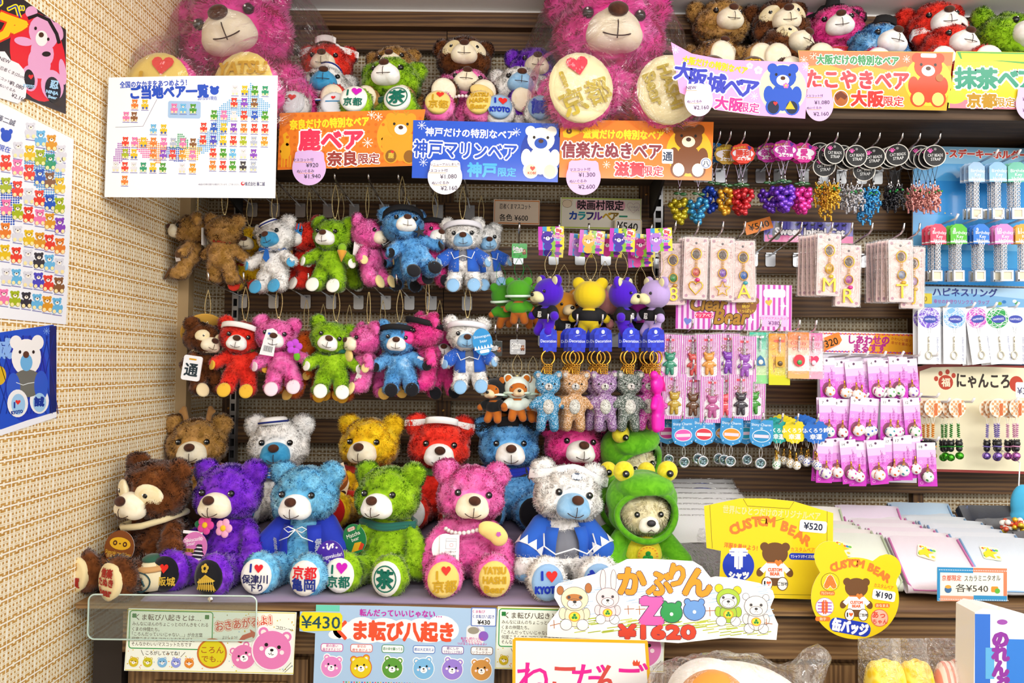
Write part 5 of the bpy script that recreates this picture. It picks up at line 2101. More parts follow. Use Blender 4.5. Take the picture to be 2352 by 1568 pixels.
def hook_mesh(L, rise=.02, up=.016):
    b = MB()
    b.tube([(0, .0, 0), (0, -L * .5, rise * .35), (0, -L + .012, rise * .8), (0, -L, rise), (0, -L - .006, rise + up)], .0024, 8)
    return b.mesh('wire', [CHROME], True)


PLATE = MB().add([(x, y, z) for x, z in rr(0, 0, .026, .036, .005, 3) for y in (-.004, 0)], []).mesh('plate_', [STEEL])
_b = MB()
_b.plate(rr(0, 0, .026, .036, .005, 3), .0025)
_b.box((0, -.0025, .016), (.026, .005, .003))
PLATEM = _b.mesh('plate', [plain('b4b6ba', .35, .9)])
_hm = {}


def hook(x, z, L, label, y=1.957, group='steel hooks on the slats', rise=.02):
    t = thing('display_hook', label, 'hook', (x, y, z), group=group)
    k = (round(L, 3), rise)
    if k not in _hm:
        _hm[k] = hook_mesh(L, rise)
    inst('plate', PLATEM, t, None, (0, -.003, 0))
    inst('wire', _hm[k], t, None, (0, -.0055, .012))
    return t


def hx(px, y):
    return P(px, 600, y).x


def nth(i):
    return ('first', 'second', 'third', 'fourth', 'fifth', 'sixth', 'seventh', 'eighth', 'ninth', 'tenth', 'eleventh', 'twelfth', 'thirteenth', 'fourteenth', 'fifteenth', 'sixteenth', 'seventeenth', 'eighteenth')[i]


ROW1 = (509, 566, 632, 703, 770, 847, 915, 985, 1066)
ROW2 = (488, 568, 650, 715, 785, 855, 915, 972, 1062)
z1, z2 = P(800, 473, 1.95).z - .012, P(800, 683, 1.95).z - .012
for zz, row, nm in ((z1, ROW1, 'upper'), (z2, ROW2, 'lower')):
    for i, px in enumerate(row):
        hook(hx(px, 1.755), zz, .215, '%s steel hook from the corner on the %s row of hanging bears' % (nth(i), nm))

# ---------------------------------------------------------------- mascot bears on ball chains
HB = [('e', (0, .002, -.104), (.036, .03, .04)), ('e', (0, -.004, -.116), (.034, .029, .028)), ('l', (.026, -.004, -.084), (.058, -.018, -.108), .0135, .014), ('l', (-.026, -.004, -.084), (-.058, -.018, -.108), .0135, .014),
      ('l', (.018, -.004, -.13), (.025, -.016, -.163), .0205, .0195), ('l', (-.018, -.004, -.13), (-.025, -.016, -.163), .0205, .0195), ('e', (.026, -.026, -.168), (.0195, .024, .0155)), ('e', (-.026, -.026, -.168), (.0195, .024, .0155)), ('e', (0, 0, -.072), (.02, .02, .016))]
HH = [('e', (0, 0, -.038), (.041, .036, .034)), ('e', (0, -.014, -.048), (.032, .027, .023)), ('e', (.034, .003, -.013), (.0165, .011, .0165)), ('e', (-.034, .003, -.013), (.0165, .011, .0165))]
hb_vf, hh_vf = soft(HB, .0028, 4, .002, 110, 1), soft(HH, .0028, 4, .002, 110, 2)
HBM = [furry('body', hb_vf, FUR0, 7500, .0072, .0012, 1, .4, 20 + s) for s in (0, 1)]
HHM = [furry('head', hh_vf, FUR0, 7000, .0068, .0012, 1, .15, 22 + s, avoid=(((0, -.042, -.048), (.023, .03, .02)),)) for s in (0, 1)]


def chain_mesh(L, wd=.012, r=.0012, name='ball_chain', mat=GOLD, step=.0031):
    b = MB()
    n = int(L / step)
    for s in (-1, 1):
        for i in range(n + 1):
            t_ = i / n
            b.ell((s * wd * math.sin(PI * (.08 + .9 * t_)) * .5, s * .001, L * t_), r, 6, 4)
    b.tube([(math.cos(a) * .003, 0, -.004 + math.sin(a) * .004) for a in [2 * PI * i / 8 for i in range(8)]], .0009, 5, 0, None, True)
    b.ell((0, 0, -.0005), (.0025, .002, .003), 8, 5)
    return b.mesh(name, [mat], True)


PALEG = plain('ecd9a0', .3, .9)
CH = chain_mesh(.082, .016, .0016, 'ball_chain', PALEG)


def mascot(label, px, py, y, yaw, mat, mz=None, paw=None, head=(0, 0, 0), tilt=0, pitch=0, v=0, sc_=1.0, chain=True, name='mascot_bear', cat='mascot', group=None):
    t = thing(name, label, cat, P(px, py, y), (R(pitch), R(tilt), R(yaw)), group, sc_ * .86)
    b = inst('body', HBM[v % 2], t, [mat])
    h = inst('head', HHM[v % 2], t, [mat], (0, -.002, .002), tuple(R(a) for a in head), 1.17)
    m = inst('muzzle', MUZM, h, [mz or WHITEF], (0, -.037, -.0485), scale=.56)
    inst('nose', NOSEM, h, None, (0, -.0535, -.0395), (R(-25), 0, 0), .6)
    inst('mouth', MOUTHM, m, None, (0, -.003, -.002))
    for s in (-1, 1):
        inst('eye', EYEM, h, None, (s * .0195, -.0345, -.034), scale=.62)
        if paw:
            inst('sole', PADM, b, [velour(paw)], (s * .026, -.0515, -.171), (R(-20), 0, 0), .5)
            inst('palm', PADM, b, [velour(paw)], (s * .064, -.03, -.113), (R(-6), 0, R(s * 46)), .33)
    if chain:
        inst('chain', CH, t, None, (0, .004, .004), (R(-pitch), R(-tilt), 0))
    return t, h, b


def mcollar(t, c, w=.005, name='scarf'):
    b = MB()
    b.tube([(.027 * math.cos(2 * PI * i / 20), -.003 + .025 * math.sin(2 * PI * i / 20), -.071) for i in range(20)], w, 7, 0, None, True)
    return b.obj(name, plain(c, .85), t, True)


def mband(h, c, label=None):
    b = MB()
    pts = []
    for i in range(25):
        a = 2 * PI * i / 24
        pts.append((.0405 * math.cos(a), .036 * math.sin(a) - .001, -.021 - .01 * math.sin(a)))
    return band_mesh(pts, .0062, .003).obj('headband', plain(c, .85), h, True, label=label)


def mcoat(t, mat):
    for s in (-1, 1):
        o = shape('jacket_sleeve', [('l', (s * .026, -.004, -.084), (s * .052, -.015, -.104), .0165, .018)], mat, t, .0022, 2)
        V, Fc = [], []
        for j in range(6):
            z = -.076 - .06 * j / 5
            for i in range(5):
                a = R(-90 + s * (16 + i * 24))
                rx = .038 + .003 * j / 5 - (.008 if j == 0 else 0)
                V.append((rx * math.cos(a), rx * .92 * math.sin(a), z))
        for j in range(5):
            for i in range(4):
                q = j * 5 + i
                Fc.append((q, q + 1, q + 6, q + 5))
        o = MB().add(V, Fc).obj('jacket_front', mat, t, True)
        so = o.modifiers.new('t', 'SOLIDIFY')
        so.thickness = .002
    shape('grey_vest', [('e', (0, -.003, -.1), (.034, .03, .032))], plain('7c7e88', .85), t, .0028, 2)
    MB().tube([(-.03, -.034, -.086), (-.022, -.042, -.104), (0, -.043, -.096), (.022, -.042, -.104), (.03, -.034, -.086)], .0012, 5).obj('coat_cord', plain('f4f6f8', .7), t)


def card_tag(t, w, h, loc, rot, base, fn=None, ol=None, label=None, coat=.3):
    k = .001
    return swing_tag(t, w, h, loc, (*rot, k), fn or (lambda cv: cv.rect(w * .2, h * .3, w * .8, h * .34, 'c8c8d0', 1)), ol or quad(0, 0, w, h), base, label=label, coat=coat)


# upper row
t, h, b = mascot('tan mascot bear in profile facing the wall with a white wash tag, upper row', 450, 492, 1.775, -68, TAN, CREAMF, '5a3a1c', (0, 0, 4), 8, -6)
mcollar(t, '9a6a34')
card_tag(t, 14, 20, (.028, -.03, -.125), (0, -20, 60), 'f4eef0', lambda cv: cv.rect(4, 8, 10, 10, 'd85060', 1), label='white wash tag')
shape('foot_tag', [('e', (0, 0, 0), (.012, .004, .009))], velour('5a3a1c'), t, loc=(.03, -.034, -.04), label='dark brown ear patch')
t, h, b = mascot('tan mascot bear seen from behind with a red neck band, upper row', 517, 496, 1.752, 172, TAN, CREAMF, '6a4420', (0, 0, 0), -4, 0, 1)
mcollar(t, 'b8281c')
for i in range(3):
    card_tag(t, 26, 46, (.05, .006 + i * .004, -.06), (0, 12, 100), 'e8d8b8' if i else '5a3a20', label='brown card tag' if i == 0 else None)
t, h, b = mascot('yellow mascot bear half hidden behind the sailor mascot, upper row', 572, 520, 1.82, 8, YEL, CREAMF, 'c83020', (0, 0, 0))
MB().tube([(.034 * math.cos(2 * PI * i / 20), .03 * math.sin(2 * PI * i / 20), -.112) for i in range(20)], .005, 6, 0, None, True).obj('waist_band', velour('c8281c'), t, True)
mcollar(t, 'c8281c')
t, h, b = mascot('white sailor mascot bear with blue neck tie and flat cap, upper row', 628, 510, 1.75, -14, WHT, BLUEMZ, '4aa2d2', (0, -14, 2), -3, 0, 1, 1.05)
so_ = MB().tube([(.031 * math.cos(2 * PI * i / 20), -.003 + .029 * math.sin(2 * PI * i / 20), -.073) for i in range(20)], .007, 7, 0, None, True).obj('sailor_collar', plain('2468c0', .8), t, True)
MB().tube([(.034 * math.cos(2 * PI * i / 20), -.003 + .0325 * math.sin(2 * PI * i / 20), -.078) for i in range(20)], .0012, 5, 0, None, True).obj('collar_stripe', plain('f4f4f4', .8), so_)
_b = MB()
_b.plate([(-.004, 0), (.004, 0), (.009, -.022), (0, -.032), (-.009, -.022)], .003)
_b.obj('neck_tie', plain('2468c0', .8), t, loc=(0, -.037, -.077), rot=(R(-8), 0, 0))
cp = MB().lathe([(.0, .0), (.018, 0), (.02, .003), (.018, .008), (.0, .01)], 18).obj('sailor_cap', plain('f2f0ee', .9), h, True, loc=(-.006, -.012, -.008), rot=(R(14), R(-6), 0))
MB().tube([(.02 * math.cos(2 * PI * i / 18), .02 * math.sin(2 * PI * i / 18), .003) for i in range(18)], .0016, 6, 0, None, True).obj('cap_band', plain('16287a', .8), cp)
card_tag(t, 40, 52, (.05, .016, -.03), (0, 10, 10), '1f7cc0', lambda cv: ([cv.rect(4 + i * 9, 0, 8 + i * 9, 16, 'd84030', 1) for i in range(4)], cv.t(20, 34, 'Marine', 8, WH, .01, 1)), rr(20, 26, 40, 52, 14), 'blue swing tag with red stripes')
t, h, b = mascot('scarlet mascot bear holding a brown hand warmer, behind the lime mascot, upper row', 706, 512, 1.80, -40, RED, WHITEF, 'f4efe6', (0, -20, 0), 6)
hw_ = shape('hand_warmer', [('e', (0, 0, 0), (.018, .013, .022))], velour('c8923a'), t, loc=(-.02, -.042, -.09))
t, h, b = mascot('lime green mascot bear with dark teal scarf and waffle cone, upper row', 768, 503, 1.748, -6, GRN, WHITEF, 'f4f4ea', (0, 0, -4), 3, 0, 0, 1.08)
mcollar(t, '1f6a5e', .006)
cn = MB().lathe([(.001, -.022), (.012, .004), (.011, .006), (.0, .007)], 14).obj('ice_cream_cone', velour('e0a03c'), t, True, loc=(.036, -.03, -.088), rot=(0, 0, 0))
MB().ell((0, 0, .012), (.011, .011, .012), 12, 8).obj('ice_cream', velour('8ab828'), cn, True)
t, h, b = mascot('lime green mascot bear whose back hangs behind the green one with a cone', 784, 515, 1.83, 174, GRN, WHITEF, 'f4f4ea', (0, 0, 0), 3, 0, 1)
t, h, b = mascot('candy pink mascot bear in side view holding a pale sweet, upper row', 846, 503, 1.755, 62, PNK, CREAMF, 'f0dc9a', (0, 10, 0), -6, 0, 1)
MB().plate([(0, 0), (.034, .004), (.03, -.07), (-.004, -.07)], .001).obj('paper_tag', plain('f4e8ee', .6), t, loc=(-.044, .01, -.03), rot=(0, R(6), R(-60)), label='white card tag')
t, h, b = mascot('sky blue ninja mascot bear tilted back with a black star at its neck, upper row', 925, 484, 1.735, 22, NBL, WHITEF, '16161c', (0, 14, 0), -12, -14, 0, 1.1)
mband(h, '141418')
mcollar(t, '1a3ab4', .0055)
_b = MB()
for i in range(5):
    a = 2 * PI * i / 5 + .3
    _b.plate([(.016 * math.cos(a), .016 * math.sin(a)), (.006 * math.cos(a + .6), .006 * math.sin(a + .6)), (0, 0), (.006 * math.cos(a - .6), .006 * math.sin(a - .6))], .003)
_b.obj('throwing_star', plain('1c1c20', .6), t, loc=(.014, -.046, -.078))
card_tag(t, 50, 66, (-.05, .026, -.036), (0, -18, -20), '20242c', lambda cv: (cv.line(quad(4, 4, 46, 62), 1.5, 'd8dce0', 1, True), cv.ell(25, 30, 14, 14, '3a6ab0', 1)), None, 'black swing tag')
t, h, b = mascot('pale blue ninja mascot bear hidden behind the tilted one, upper row', 938, 520, 1.82, 10, NBL, WHITEF, '16161c', (0, 0, 0), 2, 0, 1)
t, h, b = mascot('hot pink ninja mascot bear between the sky blue and white mascots, upper row', 1000, 506, 1.775, 24, HPK, WHITEF, '16161c', (0, 6, 4), 4, -2, 1)
mband(h, '141418')
mcollar(t, 'd02030')
t, h, b = mascot('white samurai mascot bear with blue coat, upper row', 1062, 505, 1.745, 2, WHT, PALEMZ, '8fbce4', (2, 0, 2), -2, 2, 0, 1.05)
mcoat(t, BLUC)
mband(h, 'eceaf2', 'white headband')
t, h, b = mascot('white samurai mascot bear behind another one, only its side showing, upper row', 1106, 518, 1.815, 16, WHT, PALEMZ, '8fbce4', (2, 0, 2), -8, 2, 1, .98)
mcoat(t, BLUC)

# lower row
t, h, b = mascot('chocolate mascot bear with straw hat and a white pass on a cord, lower row', 478, 742, 1.76, 46, BRN, CREAMF, 'e8d4a8', (4, 12, 4), 2, 0, 0, 1.05)
for s in (-1, 1):
    shape('eye_patch', [('e', (0, 0, 0), (.016, .008, .013), (0, s * 25, s * 28))], patch, h, .0022, 2, loc=(s * .02, -.0305, -.034))
MB().lathe([(.001, .03), (.03, .012), (.046, -.006), (.044, -.008), (.0, .0)], 24).obj('straw_hat', plain('c8983a', .8), h, True, loc=(.0, .022, -.016), rot=(R(-55), 0, 0))
MB().tube([(.033 * math.cos(2 * PI * i / 20), -.002 + .031 * math.sin(2 * PI * i / 20), -.072) for i in range(20)], .006, 7, 0, None, True).obj('neck_cord', velour('efe2c0'), t, True)
ps = MB()
ps.plate(rr(0, 0, .046, .062, .006), .004)
ps = ps.obj('wooden_pass', plain('eef0f6', .6), t, loc=(-.058, -.052, -.118), rot=(0, R(6), R(-46)), label='white pass with a black character')
_c = Cv()
_c.t(0, 4, '通', 30, '20303a', .02, 1)
_c.rect(-9, -24, 9, -20, 'd8a020', 1)
_me = _c.mesh('pass_character', lambda x, y: (x * .001, -y * .001))
inst('pass_character', _me, ps, None, (0, -.0006, 0))
t, h, b = mascot('scarlet mascot bear with white dotted band and green scarf, lower row', 562, 738, 1.75, 8, RED, WHITEF, 'e8b83a', (0, 8, 4), 3, 0, 1, 1.08)
mband(h, 'f6f2f0', 'white headband')
mcollar(t, '3f9a2a', .0055)
t, h, b = mascot('candy pink mascot bear with a violet flower and barcode card, lower row', 640, 732, 1.74, 10, PNK, WHITEF, 'f6dce8', (0, 12, 2), -6, 0, 0, 1.08)
card_tag(t, 34, 68, (-.018, -.064, -.058), (0, 18, -6), 'eceef2', lambda cv: (cv.rect(9, 12, 25, 17, '2a50b0', 1), cv.barcode(6, 44, 28, 58, 1), cv.t(17, 27, '0000', 6, '555555', 0, 1)), [(4, 6), (17, 0), (30, 6), (34, 66), (0, 68)], 'white barcode card')
fl = MB()
for i in range(5):
    a = 2 * PI * i / 5
    fl.ell((.011 * math.cos(a), 0, .011 * math.sin(a)), (.009, .003, .009), 10, 6)
fl.obj('felt_flower', velour('c850d8'), t, True, loc=(.036, -.042, -.074))
MB().ell((0, 0, 0), (.008, .003, .011), 10, 6).obj('felt_leaf', velour('6ab82a'), t, True, loc=(.04, -.042, -.098))
t, h, b = mascot('orange mascot bear in a black vest half hidden behind the pink mascot, lower row', 700, 760, 1.80, -30, ORG, CREAMF, 'f0c060', (0, -10, 0), 12, 0, 1)
shape('black_vest', [('e', (0, .0, -.098), (.036, .032, .026))], plain('1a1a1e', .8), t, .0028, 2)
mcollar(t, '141418', .006)
t, h, b = mascot('second orange mascot bear low behind the lime one, lower row', 742, 768, 1.835, 20, ORG, CREAMF, 'f0b030', (0, 0, 0), -4)
t, h, b = mascot('lime green mascot bear with one arm raised and teal scarf, lower row', 772, 740, 1.745, 14, GRN, WHITEF, 'f4f4ea', (0, 14, -3), 3, 0, 1, 1.08)
mcollar(t, '1f6a5e', .006)
t, h, b = mascot('deep orange mascot bear behind the lime mascot, feet showing, lower row', 800, 770, 1.845, -10, ORG, CREAMF, 'f0b030', (0, 0, 0), 6, 0, 1)
t, h, b = mascot('candy pink mascot bear facing the corner with a cream folded sweet, lower row', 843, 744, 1.752, -52, PNK, CREAMF, 'f0dc9a', (0, -6, 0), 6, 0, 0)
shape('folded_sweet', [('e', (0, 0, 0), (.024, .009, .018), (0, 20, 0))], velour('f0d888'), t, .0022, 2, loc=(-.006, -.046, -.086))
card_tag(t, 16, 26, (.026, -.03, -.145), (0, 20, 30), 'f4eef0', None, None, 'white wash tag')
t, h, b = mascot('candy pink mascot bear behind the one with the sweet, lower row', 880, 760, 1.82, 30, PNK, CREAMF, 'f0c060', (0, 0, 0), -4, 0, 1)
t, h, b = mascot('sky blue ninja mascot bear with a black eye band, lower row', 918, 742, 1.748, 10, NBL, WHITEF, '16161c', (0, 6, -6), -2, 0, 1, 1.04)
mband(h, '141418')
mcollar(t, '1a3ab4', .0055)
t, h, b = mascot('hot pink ninja mascot bear in profile with a raised black muzzle tip, lower row', 978, 722, 1.75, -58, HPK, HPK, '16161c', (-6, -6, 0), 10, 8, 0, 1.1)
mband(h, '141418')
card_tag(t, 16, 22, (.028, -.034, -.108), (0, 20, 50), 'f4eef0', lambda cv: cv.rect(3, 9, 13, 12, '8a8a94', 1), None, 'white wash tag')
t, h, b = mascot('hot pink ninja mascot bear behind the one in profile, lower row', 1010, 760, 1.82, 14, HPK, WHITEF, '16161c', (0, 0, 0), -3, 0, 1)
t, h, b = mascot('white samurai mascot bear with a blue egg-shaped tag, lower row', 1074, 732, 1.742, 4, WHT, PALEMZ, '8fbce4', (2, 6, 2), -3, 2, 1, 1.05)
mcoat(t, BLUC)
mband(h, 'eceaf2', 'white headband')
card_tag(t, 50, 68, (.034, -.062, -.06), (0, -8, 8), '2a8ccc', lambda cv: (cv.t(26, 20, 'Shinsengumi', 8, 'dcecf8', .005, 1, 42), cv.t(28, 32, 'bear', 9, 'dcecf8', .005, 1), [cv.poly([(i * 8 + 1, 52), (i * 8 + 5, 42), (i * 8 + 9, 52)], 'f0f6fa', 1) for i in range(6)], cv.rr(14, 54, 38, 62, 3, 'f0f6fa', 1)), ring(25, 34, 25, 34, 26), 'blue egg-shaped tag with white zigzag')
# ---------------------------------------------------------------- small goods on hooks
def glyph_plate(ch, h, t, mat, name, mi=None):
    V0, F0 = glyphs(ch, 0, 3)
    lo, hi = V0.min(0), V0.max(0)
    k = h / (hi[1] - lo[1])
    V = (V0 - (lo + hi) / 2) * k
    n = len(V)
    me = bpy.data.meshes.new(name)
    co = [(x, 0, z) for x, z in V] + [(x, t, z) for x, z in V]
    ed = {}
    for f in F0:
        for i in range(len(f)):
            a, b = f[i], f[(i + 1) % len(f)]
            ed[(a, b)] = 1
    side = [(b, a, a + n, b + n) for a, b in ed if (b, a) not in ed]
    me.from_pydata(co, [], list(F0) + [tuple(i + n for i in f[::-1]) for f in F0] + side)
    me.materials.append(mat)
    return me


def cv_mesh(name, w, h, k, fn, ol, base, coat=.3, thick=.0006, dz=.00018):
    """a printed card mesh, centred at its top middle, hanging down local -Z"""
    cv = Cv(dz)
    fn(cv)
    o = np.asarray(ol, float)
    nb = len(o)
    cv.V.insert(0, np.column_stack([o, np.full(nb, .3)]))
    cv.F = [tuple(range(nb))] + [tuple(i + nb for i in f) for f in cv.F]
    cv.C = [lin(base)] + cv.C
    return cv.mesh(name, lambda x, y: ((x - w / 2) * k, -y * k), coat, thick, ol, back=base)


def sleeve_mesh(w, h, t=.006):
    b = MB()
    V, Fc = [], []
    nx, nz = 5, 9
    for side in (0, 1):
        for j in range(nz + 1):
            for i in range(nx + 1):
                u, v = i / nx, j / nz
                bul = math.sin(PI * u) ** .5 * math.sin(PI * min(1, v * 1.02 + .0)) ** .4
                y = (-t * .75 if side == 0 else t * .25) * bul + (.0006 * noise.noise(Vector((u * 9, v * 17, side * 5 + w * 99))))
                V.append(((u - .5) * w, y, -v * h))
        o = side * (nx + 1) * (nz + 1)
        for j in range(nz):
            for i in range(nx):
                q = o + j * (nx + 1) + i
                Fc.append((q, q + 1, q + nx + 2, q + nx + 1))
    b.add(V, Fc)
    return b.mesh('sleeve', [film(.07, (1, 1, 1), .6, 55, .1, .02)], True)


def rhine(c, spark=.5):
    k = ('rh', c)
    if k in _m:
        return _m[k]
    m = bpy.data.materials.new('rhinestones')
    nt, b = nodes(m)
    L = nt.links
    tc = N(nt, 'ShaderNodeTexCoord')
    vo = N(nt, 'ShaderNodeTexVoronoi')
    vo.inputs['Scale'].default_value = 700
    L.new(tc.outputs['Object'], vo.inputs['Vector'])
    sp = N(nt, 'ShaderNodeSeparateColor')
    L.new(vo.outputs['Color'], sp.inputs[0])
    r = N(nt, 'ShaderNodeValToRGB')
    e = r.color_ramp.elements
    a = lin(c)
    e[0].position, e[1].position = .15, .9
    e[0].color = (a[0] * .45, a[1] * .45, a[2] * .45, 1)
    e[1].color = tuple(min(1, v * .5 + .5) for v in a) + (1,)
    x = e.new(.55)
    x.color = (*a, 1)
    L.new(sp.outputs[0], r.inputs[0])
    L.new(r.outputs[0], b.inputs['Base Color'])
    b.inputs['Roughness'].default_value = .2
    b.inputs['Metallic'].default_value = .35
    bp = N(nt, 'ShaderNodeBump')
    bp.inputs['Strength'].default_value = .8
    bp.inputs['Distance'].default_value = .0012
    bp.invert = True
    L.new(vo.outputs['Distance'], bp.inputs['Height'])
    L.new(bp.outputs[0], b.inputs['Normal'])
    _m[k] = m
    return m


def clearp(c, rough=.12):
    k = ('clr', c)
    if k not in _m:
        m = bpy.data.materials.new('coloured_clear_plastic')
        nt, b = nodes(m)
        b.inputs['Base Color'].default_value = (*lin(c), 1)
        b.inputs['Roughness'].default_value = rough
        b.inputs['Transmission Weight'].default_value = .25
        b.inputs['Coat Weight'].default_value = .8
        _m[k] = m
    return _m[k]


BEADM = {}


def bead(c):
    return plain(c, .18, .55, .7)


# ---- grape bell straps
def scallop(r, n=10, amp=.09):
    return [(r * (1 + amp * abs(math.cos(n / 2 * a))) * math.cos(a), r * .82 * (1 + amp * abs(math.cos(n / 2 * a))) * math.sin(a)) for a in [2 * PI * i / 60 for i in range(60)]]


def cords(b, z0, z1, wd, c=0, r=.0005):
    for s in (-1, 1):
        b.tube([(s * wd, 0, z0), (s * wd * .5, 0, (z0 + z1) / 2), (0, 0, z1)], r, 4, c)


gr = random.Random(3)
_b = MB()
for i in range(30):
    row = i // 6
    a = gr.uniform(0, 2 * PI)
    rad = (.021, .024, .02, .015, .007)[row] * gr.uniform(.7, 1)
    _b.ell((rad * math.cos(a), rad * math.sin(a) * .7, -.012 * row + gr.uniform(-.003, .003)), .0072, 12, 8)
GRAPEM = _b.mesh('beads', [bead('8040c0')], True)
_b = MB()
_b.ell((.009, 0, .006), (.009, .003, .004), 10, 6)
_b.ell((-.007, -.004, .007), (.008, .003, .0035), 10, 6)
LEAFM = _b.mesh('leaf', [clearp('2a6a34')], True)
_b = MB()
cords(_b, -.028, -.06, .008)
CORDM = _b.mesh('cord', [plain('d8c8e8', .8)])
_b = MB().tube([(0, 0, -.06), (0, 0, -.072)], .002, 8)
_b.tube([(.003 * math.cos(a), 0, -.076 + .004 * math.sin(a)) for a in [2 * PI * i / 10 for i in range(10)]], .0008, 5, 0, None, True)
CLASPM = _b.mesh('clasp', [CHROME], True)


def grape_tag(c, word):
    def f(cv):
        cv.ell(44, 34, 38, 16, 'f4eef8', 1)
        cv.t(44, 34, word, 24, c, .03, 2, out=None)
        cv.t(46, 52, 'ぶどう鈴', 11, 'ffffff', .03, 2)
        cv.t(30, 14, '幸せを呼ぶ', 8, 'f4e040', .01, 2, rot=-10)
        for x, y in ((64, 10), (70, 13), (66, 17)):
            cv.ell(x, y, 4, 4, '5a2a9a', 2, 8)
    ol = [(44 + x, 34 + y) for x, y in scallop(41)]
    return cv_mesh('tag', 88, 68, .00068, f, ol, c)


GT = {}
grp = 'grape bell straps hanging under the shelf'
n_ = 0
# (x, tag y, depth, bead colour, tag colour, word, how many behind)
for hk, (px, ty, y, bc, tcx, word, nb, nm) in enumerate(((1562, 372, 1.80, 'c8b820', 'c8a030', '金', 1, 'olive'), (1606, 372, 1.79, '3a9ad0', '2a78c0', '強', 1, 'turquoise'), (1642, 348, 1.815, '2a50c0', '2a78c0', '強', 1, 'royal blue'), (1668, 352, 1.80, 'd8a024', 'b8902c', '運', 1, 'gold'),
                                               (1706, 350, 1.785, 'd02a34', 'e8402c', '勝利', 2, 'red'), (1765, 348, 1.82, '6a3ac0', 'c02aa0', '幸運', 1, 'dark violet'), (1803, 342, 1.785, '7a40d8', 'c02aa0', '幸運', 2, 'violet'), (1846, 348, 1.80, 'e83aa8', 'd42a94', '愛', 2, 'magenta'))):
    for j in range(nb):
        n_ += 1
        q_ = P(px - j * 9, ty + j * 3, y + j * .02)
        lab = '%s grape bell strap under the shelf, %s' % (nm, 'in front on its hook' if j == 0 else 'tucked behind its twin')
        t = thing('grape_strap', lab, 'phone strap', q_, (0, R(gr.uniform(-3, 3)), R(gr.uniform(-14, 14))), grp)
        kk = (tcx, word)
        if kk not in GT:
            GT[kk] = grape_tag(tcx, word)
        inst('tag', GT[kk], t, None, (0, -.002, .02))
        inst('cord', CORDM, t)
        inst('clasp', CLASPM, t)
        inst('beads', GRAPEM, t, [bead(bc)], (0, 0, -.095), (0, 0, gr.uniform(0, 6)))
        inst('leaf', LEAFM, t, None, (0, 0, -.084))

# ---- beaded cat straps with round black tags
cg = random.Random(5)
CATB = []
for v in range(2):
    _b = MB()
    for i in range(120):
        if i < 52:
            c, r = (0, 0, 0), (.013, .01, .011)
        else:
            c, r = (0, .004, -.022), (.016, .012, .014)
        a, z = cg.uniform(0, 2 * PI), cg.uniform(-1, 1)
        q = math.sqrt(1 - z * z)
        _b.ell((c[0] + r[0] * q * math.cos(a), c[1] + r[1] * q * math.sin(a), c[2] + r[2] * z), .0031, 6, 4)
    for s in (-1, 1):
        for k in range(3):
            _b.ell((s * (.008 + k * .0012), 0, .01 + k * .0035), .0028, 6, 4)
        for k in range(4):
            _b.ell((s * .009, -.004, -.034 - k * .003), .003, 6, 4)
    CATB.append(_b.mesh('bead_cat', [bead('222222')], True))
_b = MB()
for s in (-1, 1):
    _b.ell((s * .006, -.0115, .002), .0028, 8, 5)
CATE = _b.mesh('bead_eyes', [plain('1f8a3c', .2, 0, .6)], True)


def _cbt(cv):
    cv.ell(50, 50, 46, 46, '121214', 1, 40)
    cv.ell(30, 30, 7, 7, 'e85ab0', 2)
    for x, y in ((20, 26), (26, 20), (34, 20), (40, 26)):
        cv.ell(x, y, 3, 3.5, 'e85ab0', 2, 8)
    cv.t(52, 48, 'CAT BEADS', 16, 'e8e8e8', .004, 2, 66)
    cv.t(54, 66, 'STRAP', 17, 'e8e8e8', .004, 2, 44)
    cv.ell(52, 20, 6, 6, '8a8a8a', 2)


CBT = cv_mesh('tag', 100, 100, .00052, _cbt, ring(50, 50, 50, 50, 40), 'd8d4cc')
cw_ = (('gold', 'd8a82c', (1888, 1905)), ('silver', 'b8b8c0', (1935, 1958)), ('sky blue', '3a9ad8', (1985, 2014)), ('black', '202026', (2042, 2066)), ('rose pink', 'e8a09a', (2118, 2140)))
for px, ty, pl, nb in ((1915, 352, 0, 4), (1966, 358, 1, 4), (2006, 362, 2, 3), (2060, 356, 3, 3), (2146, 358, 4, 6)):
    nm, bc, _ = cw_[pl]
    for j in range(nb):
        q_ = P(px - j * 11, ty + 4 * (j % 3) + (22 if j == 2 and pl in (0, 2) else 0), 1.775 + j * .012)
        t = thing('cat_bead_strap', '%s beaded cat strap with a round black tag, %s on its hook' % (nm, ('front one', 'second one', 'third one', 'fourth one', 'fifth one', 'last one')[j]), 'phone strap', q_, (0, R(cg.uniform(-3, 3)), R(cg.uniform(-16, 16))), 'beaded cat straps')
        inst('tag', CBT, t, None, (0, -.002, .026), (0, 0, R(-8)))
        inst('cord', CORDM, t, [plain('2a2a2e', .8)], (0, 0, .004))
        inst('clasp', CLASPM, t, None, (0, 0, .004))
        c = inst('bead_cat', CATB[j % 2], t, [bead(bc)], (cg.uniform(-.003, .003), 0, -.088), (0, 0, cg.uniform(-.5, .5)))
        inst('bead_eyes', CATE, c)
TIP = .2
for i, px in enumerate((1648, 1672, 1704, 1760, 1806, 1852, 1916, 1966, 2012, 2064, 2104, 2150)):
    hook(hx(px, 1.77), P(1900, 398, 1.95).z - .008, .2, '%s steel hook from the pole on the row of grape and cat straps' % nth(i), 1.957, 'steel hooks on the slats', .03)

# ---- cards with gold initial key rings
PKC = (1775, 700)


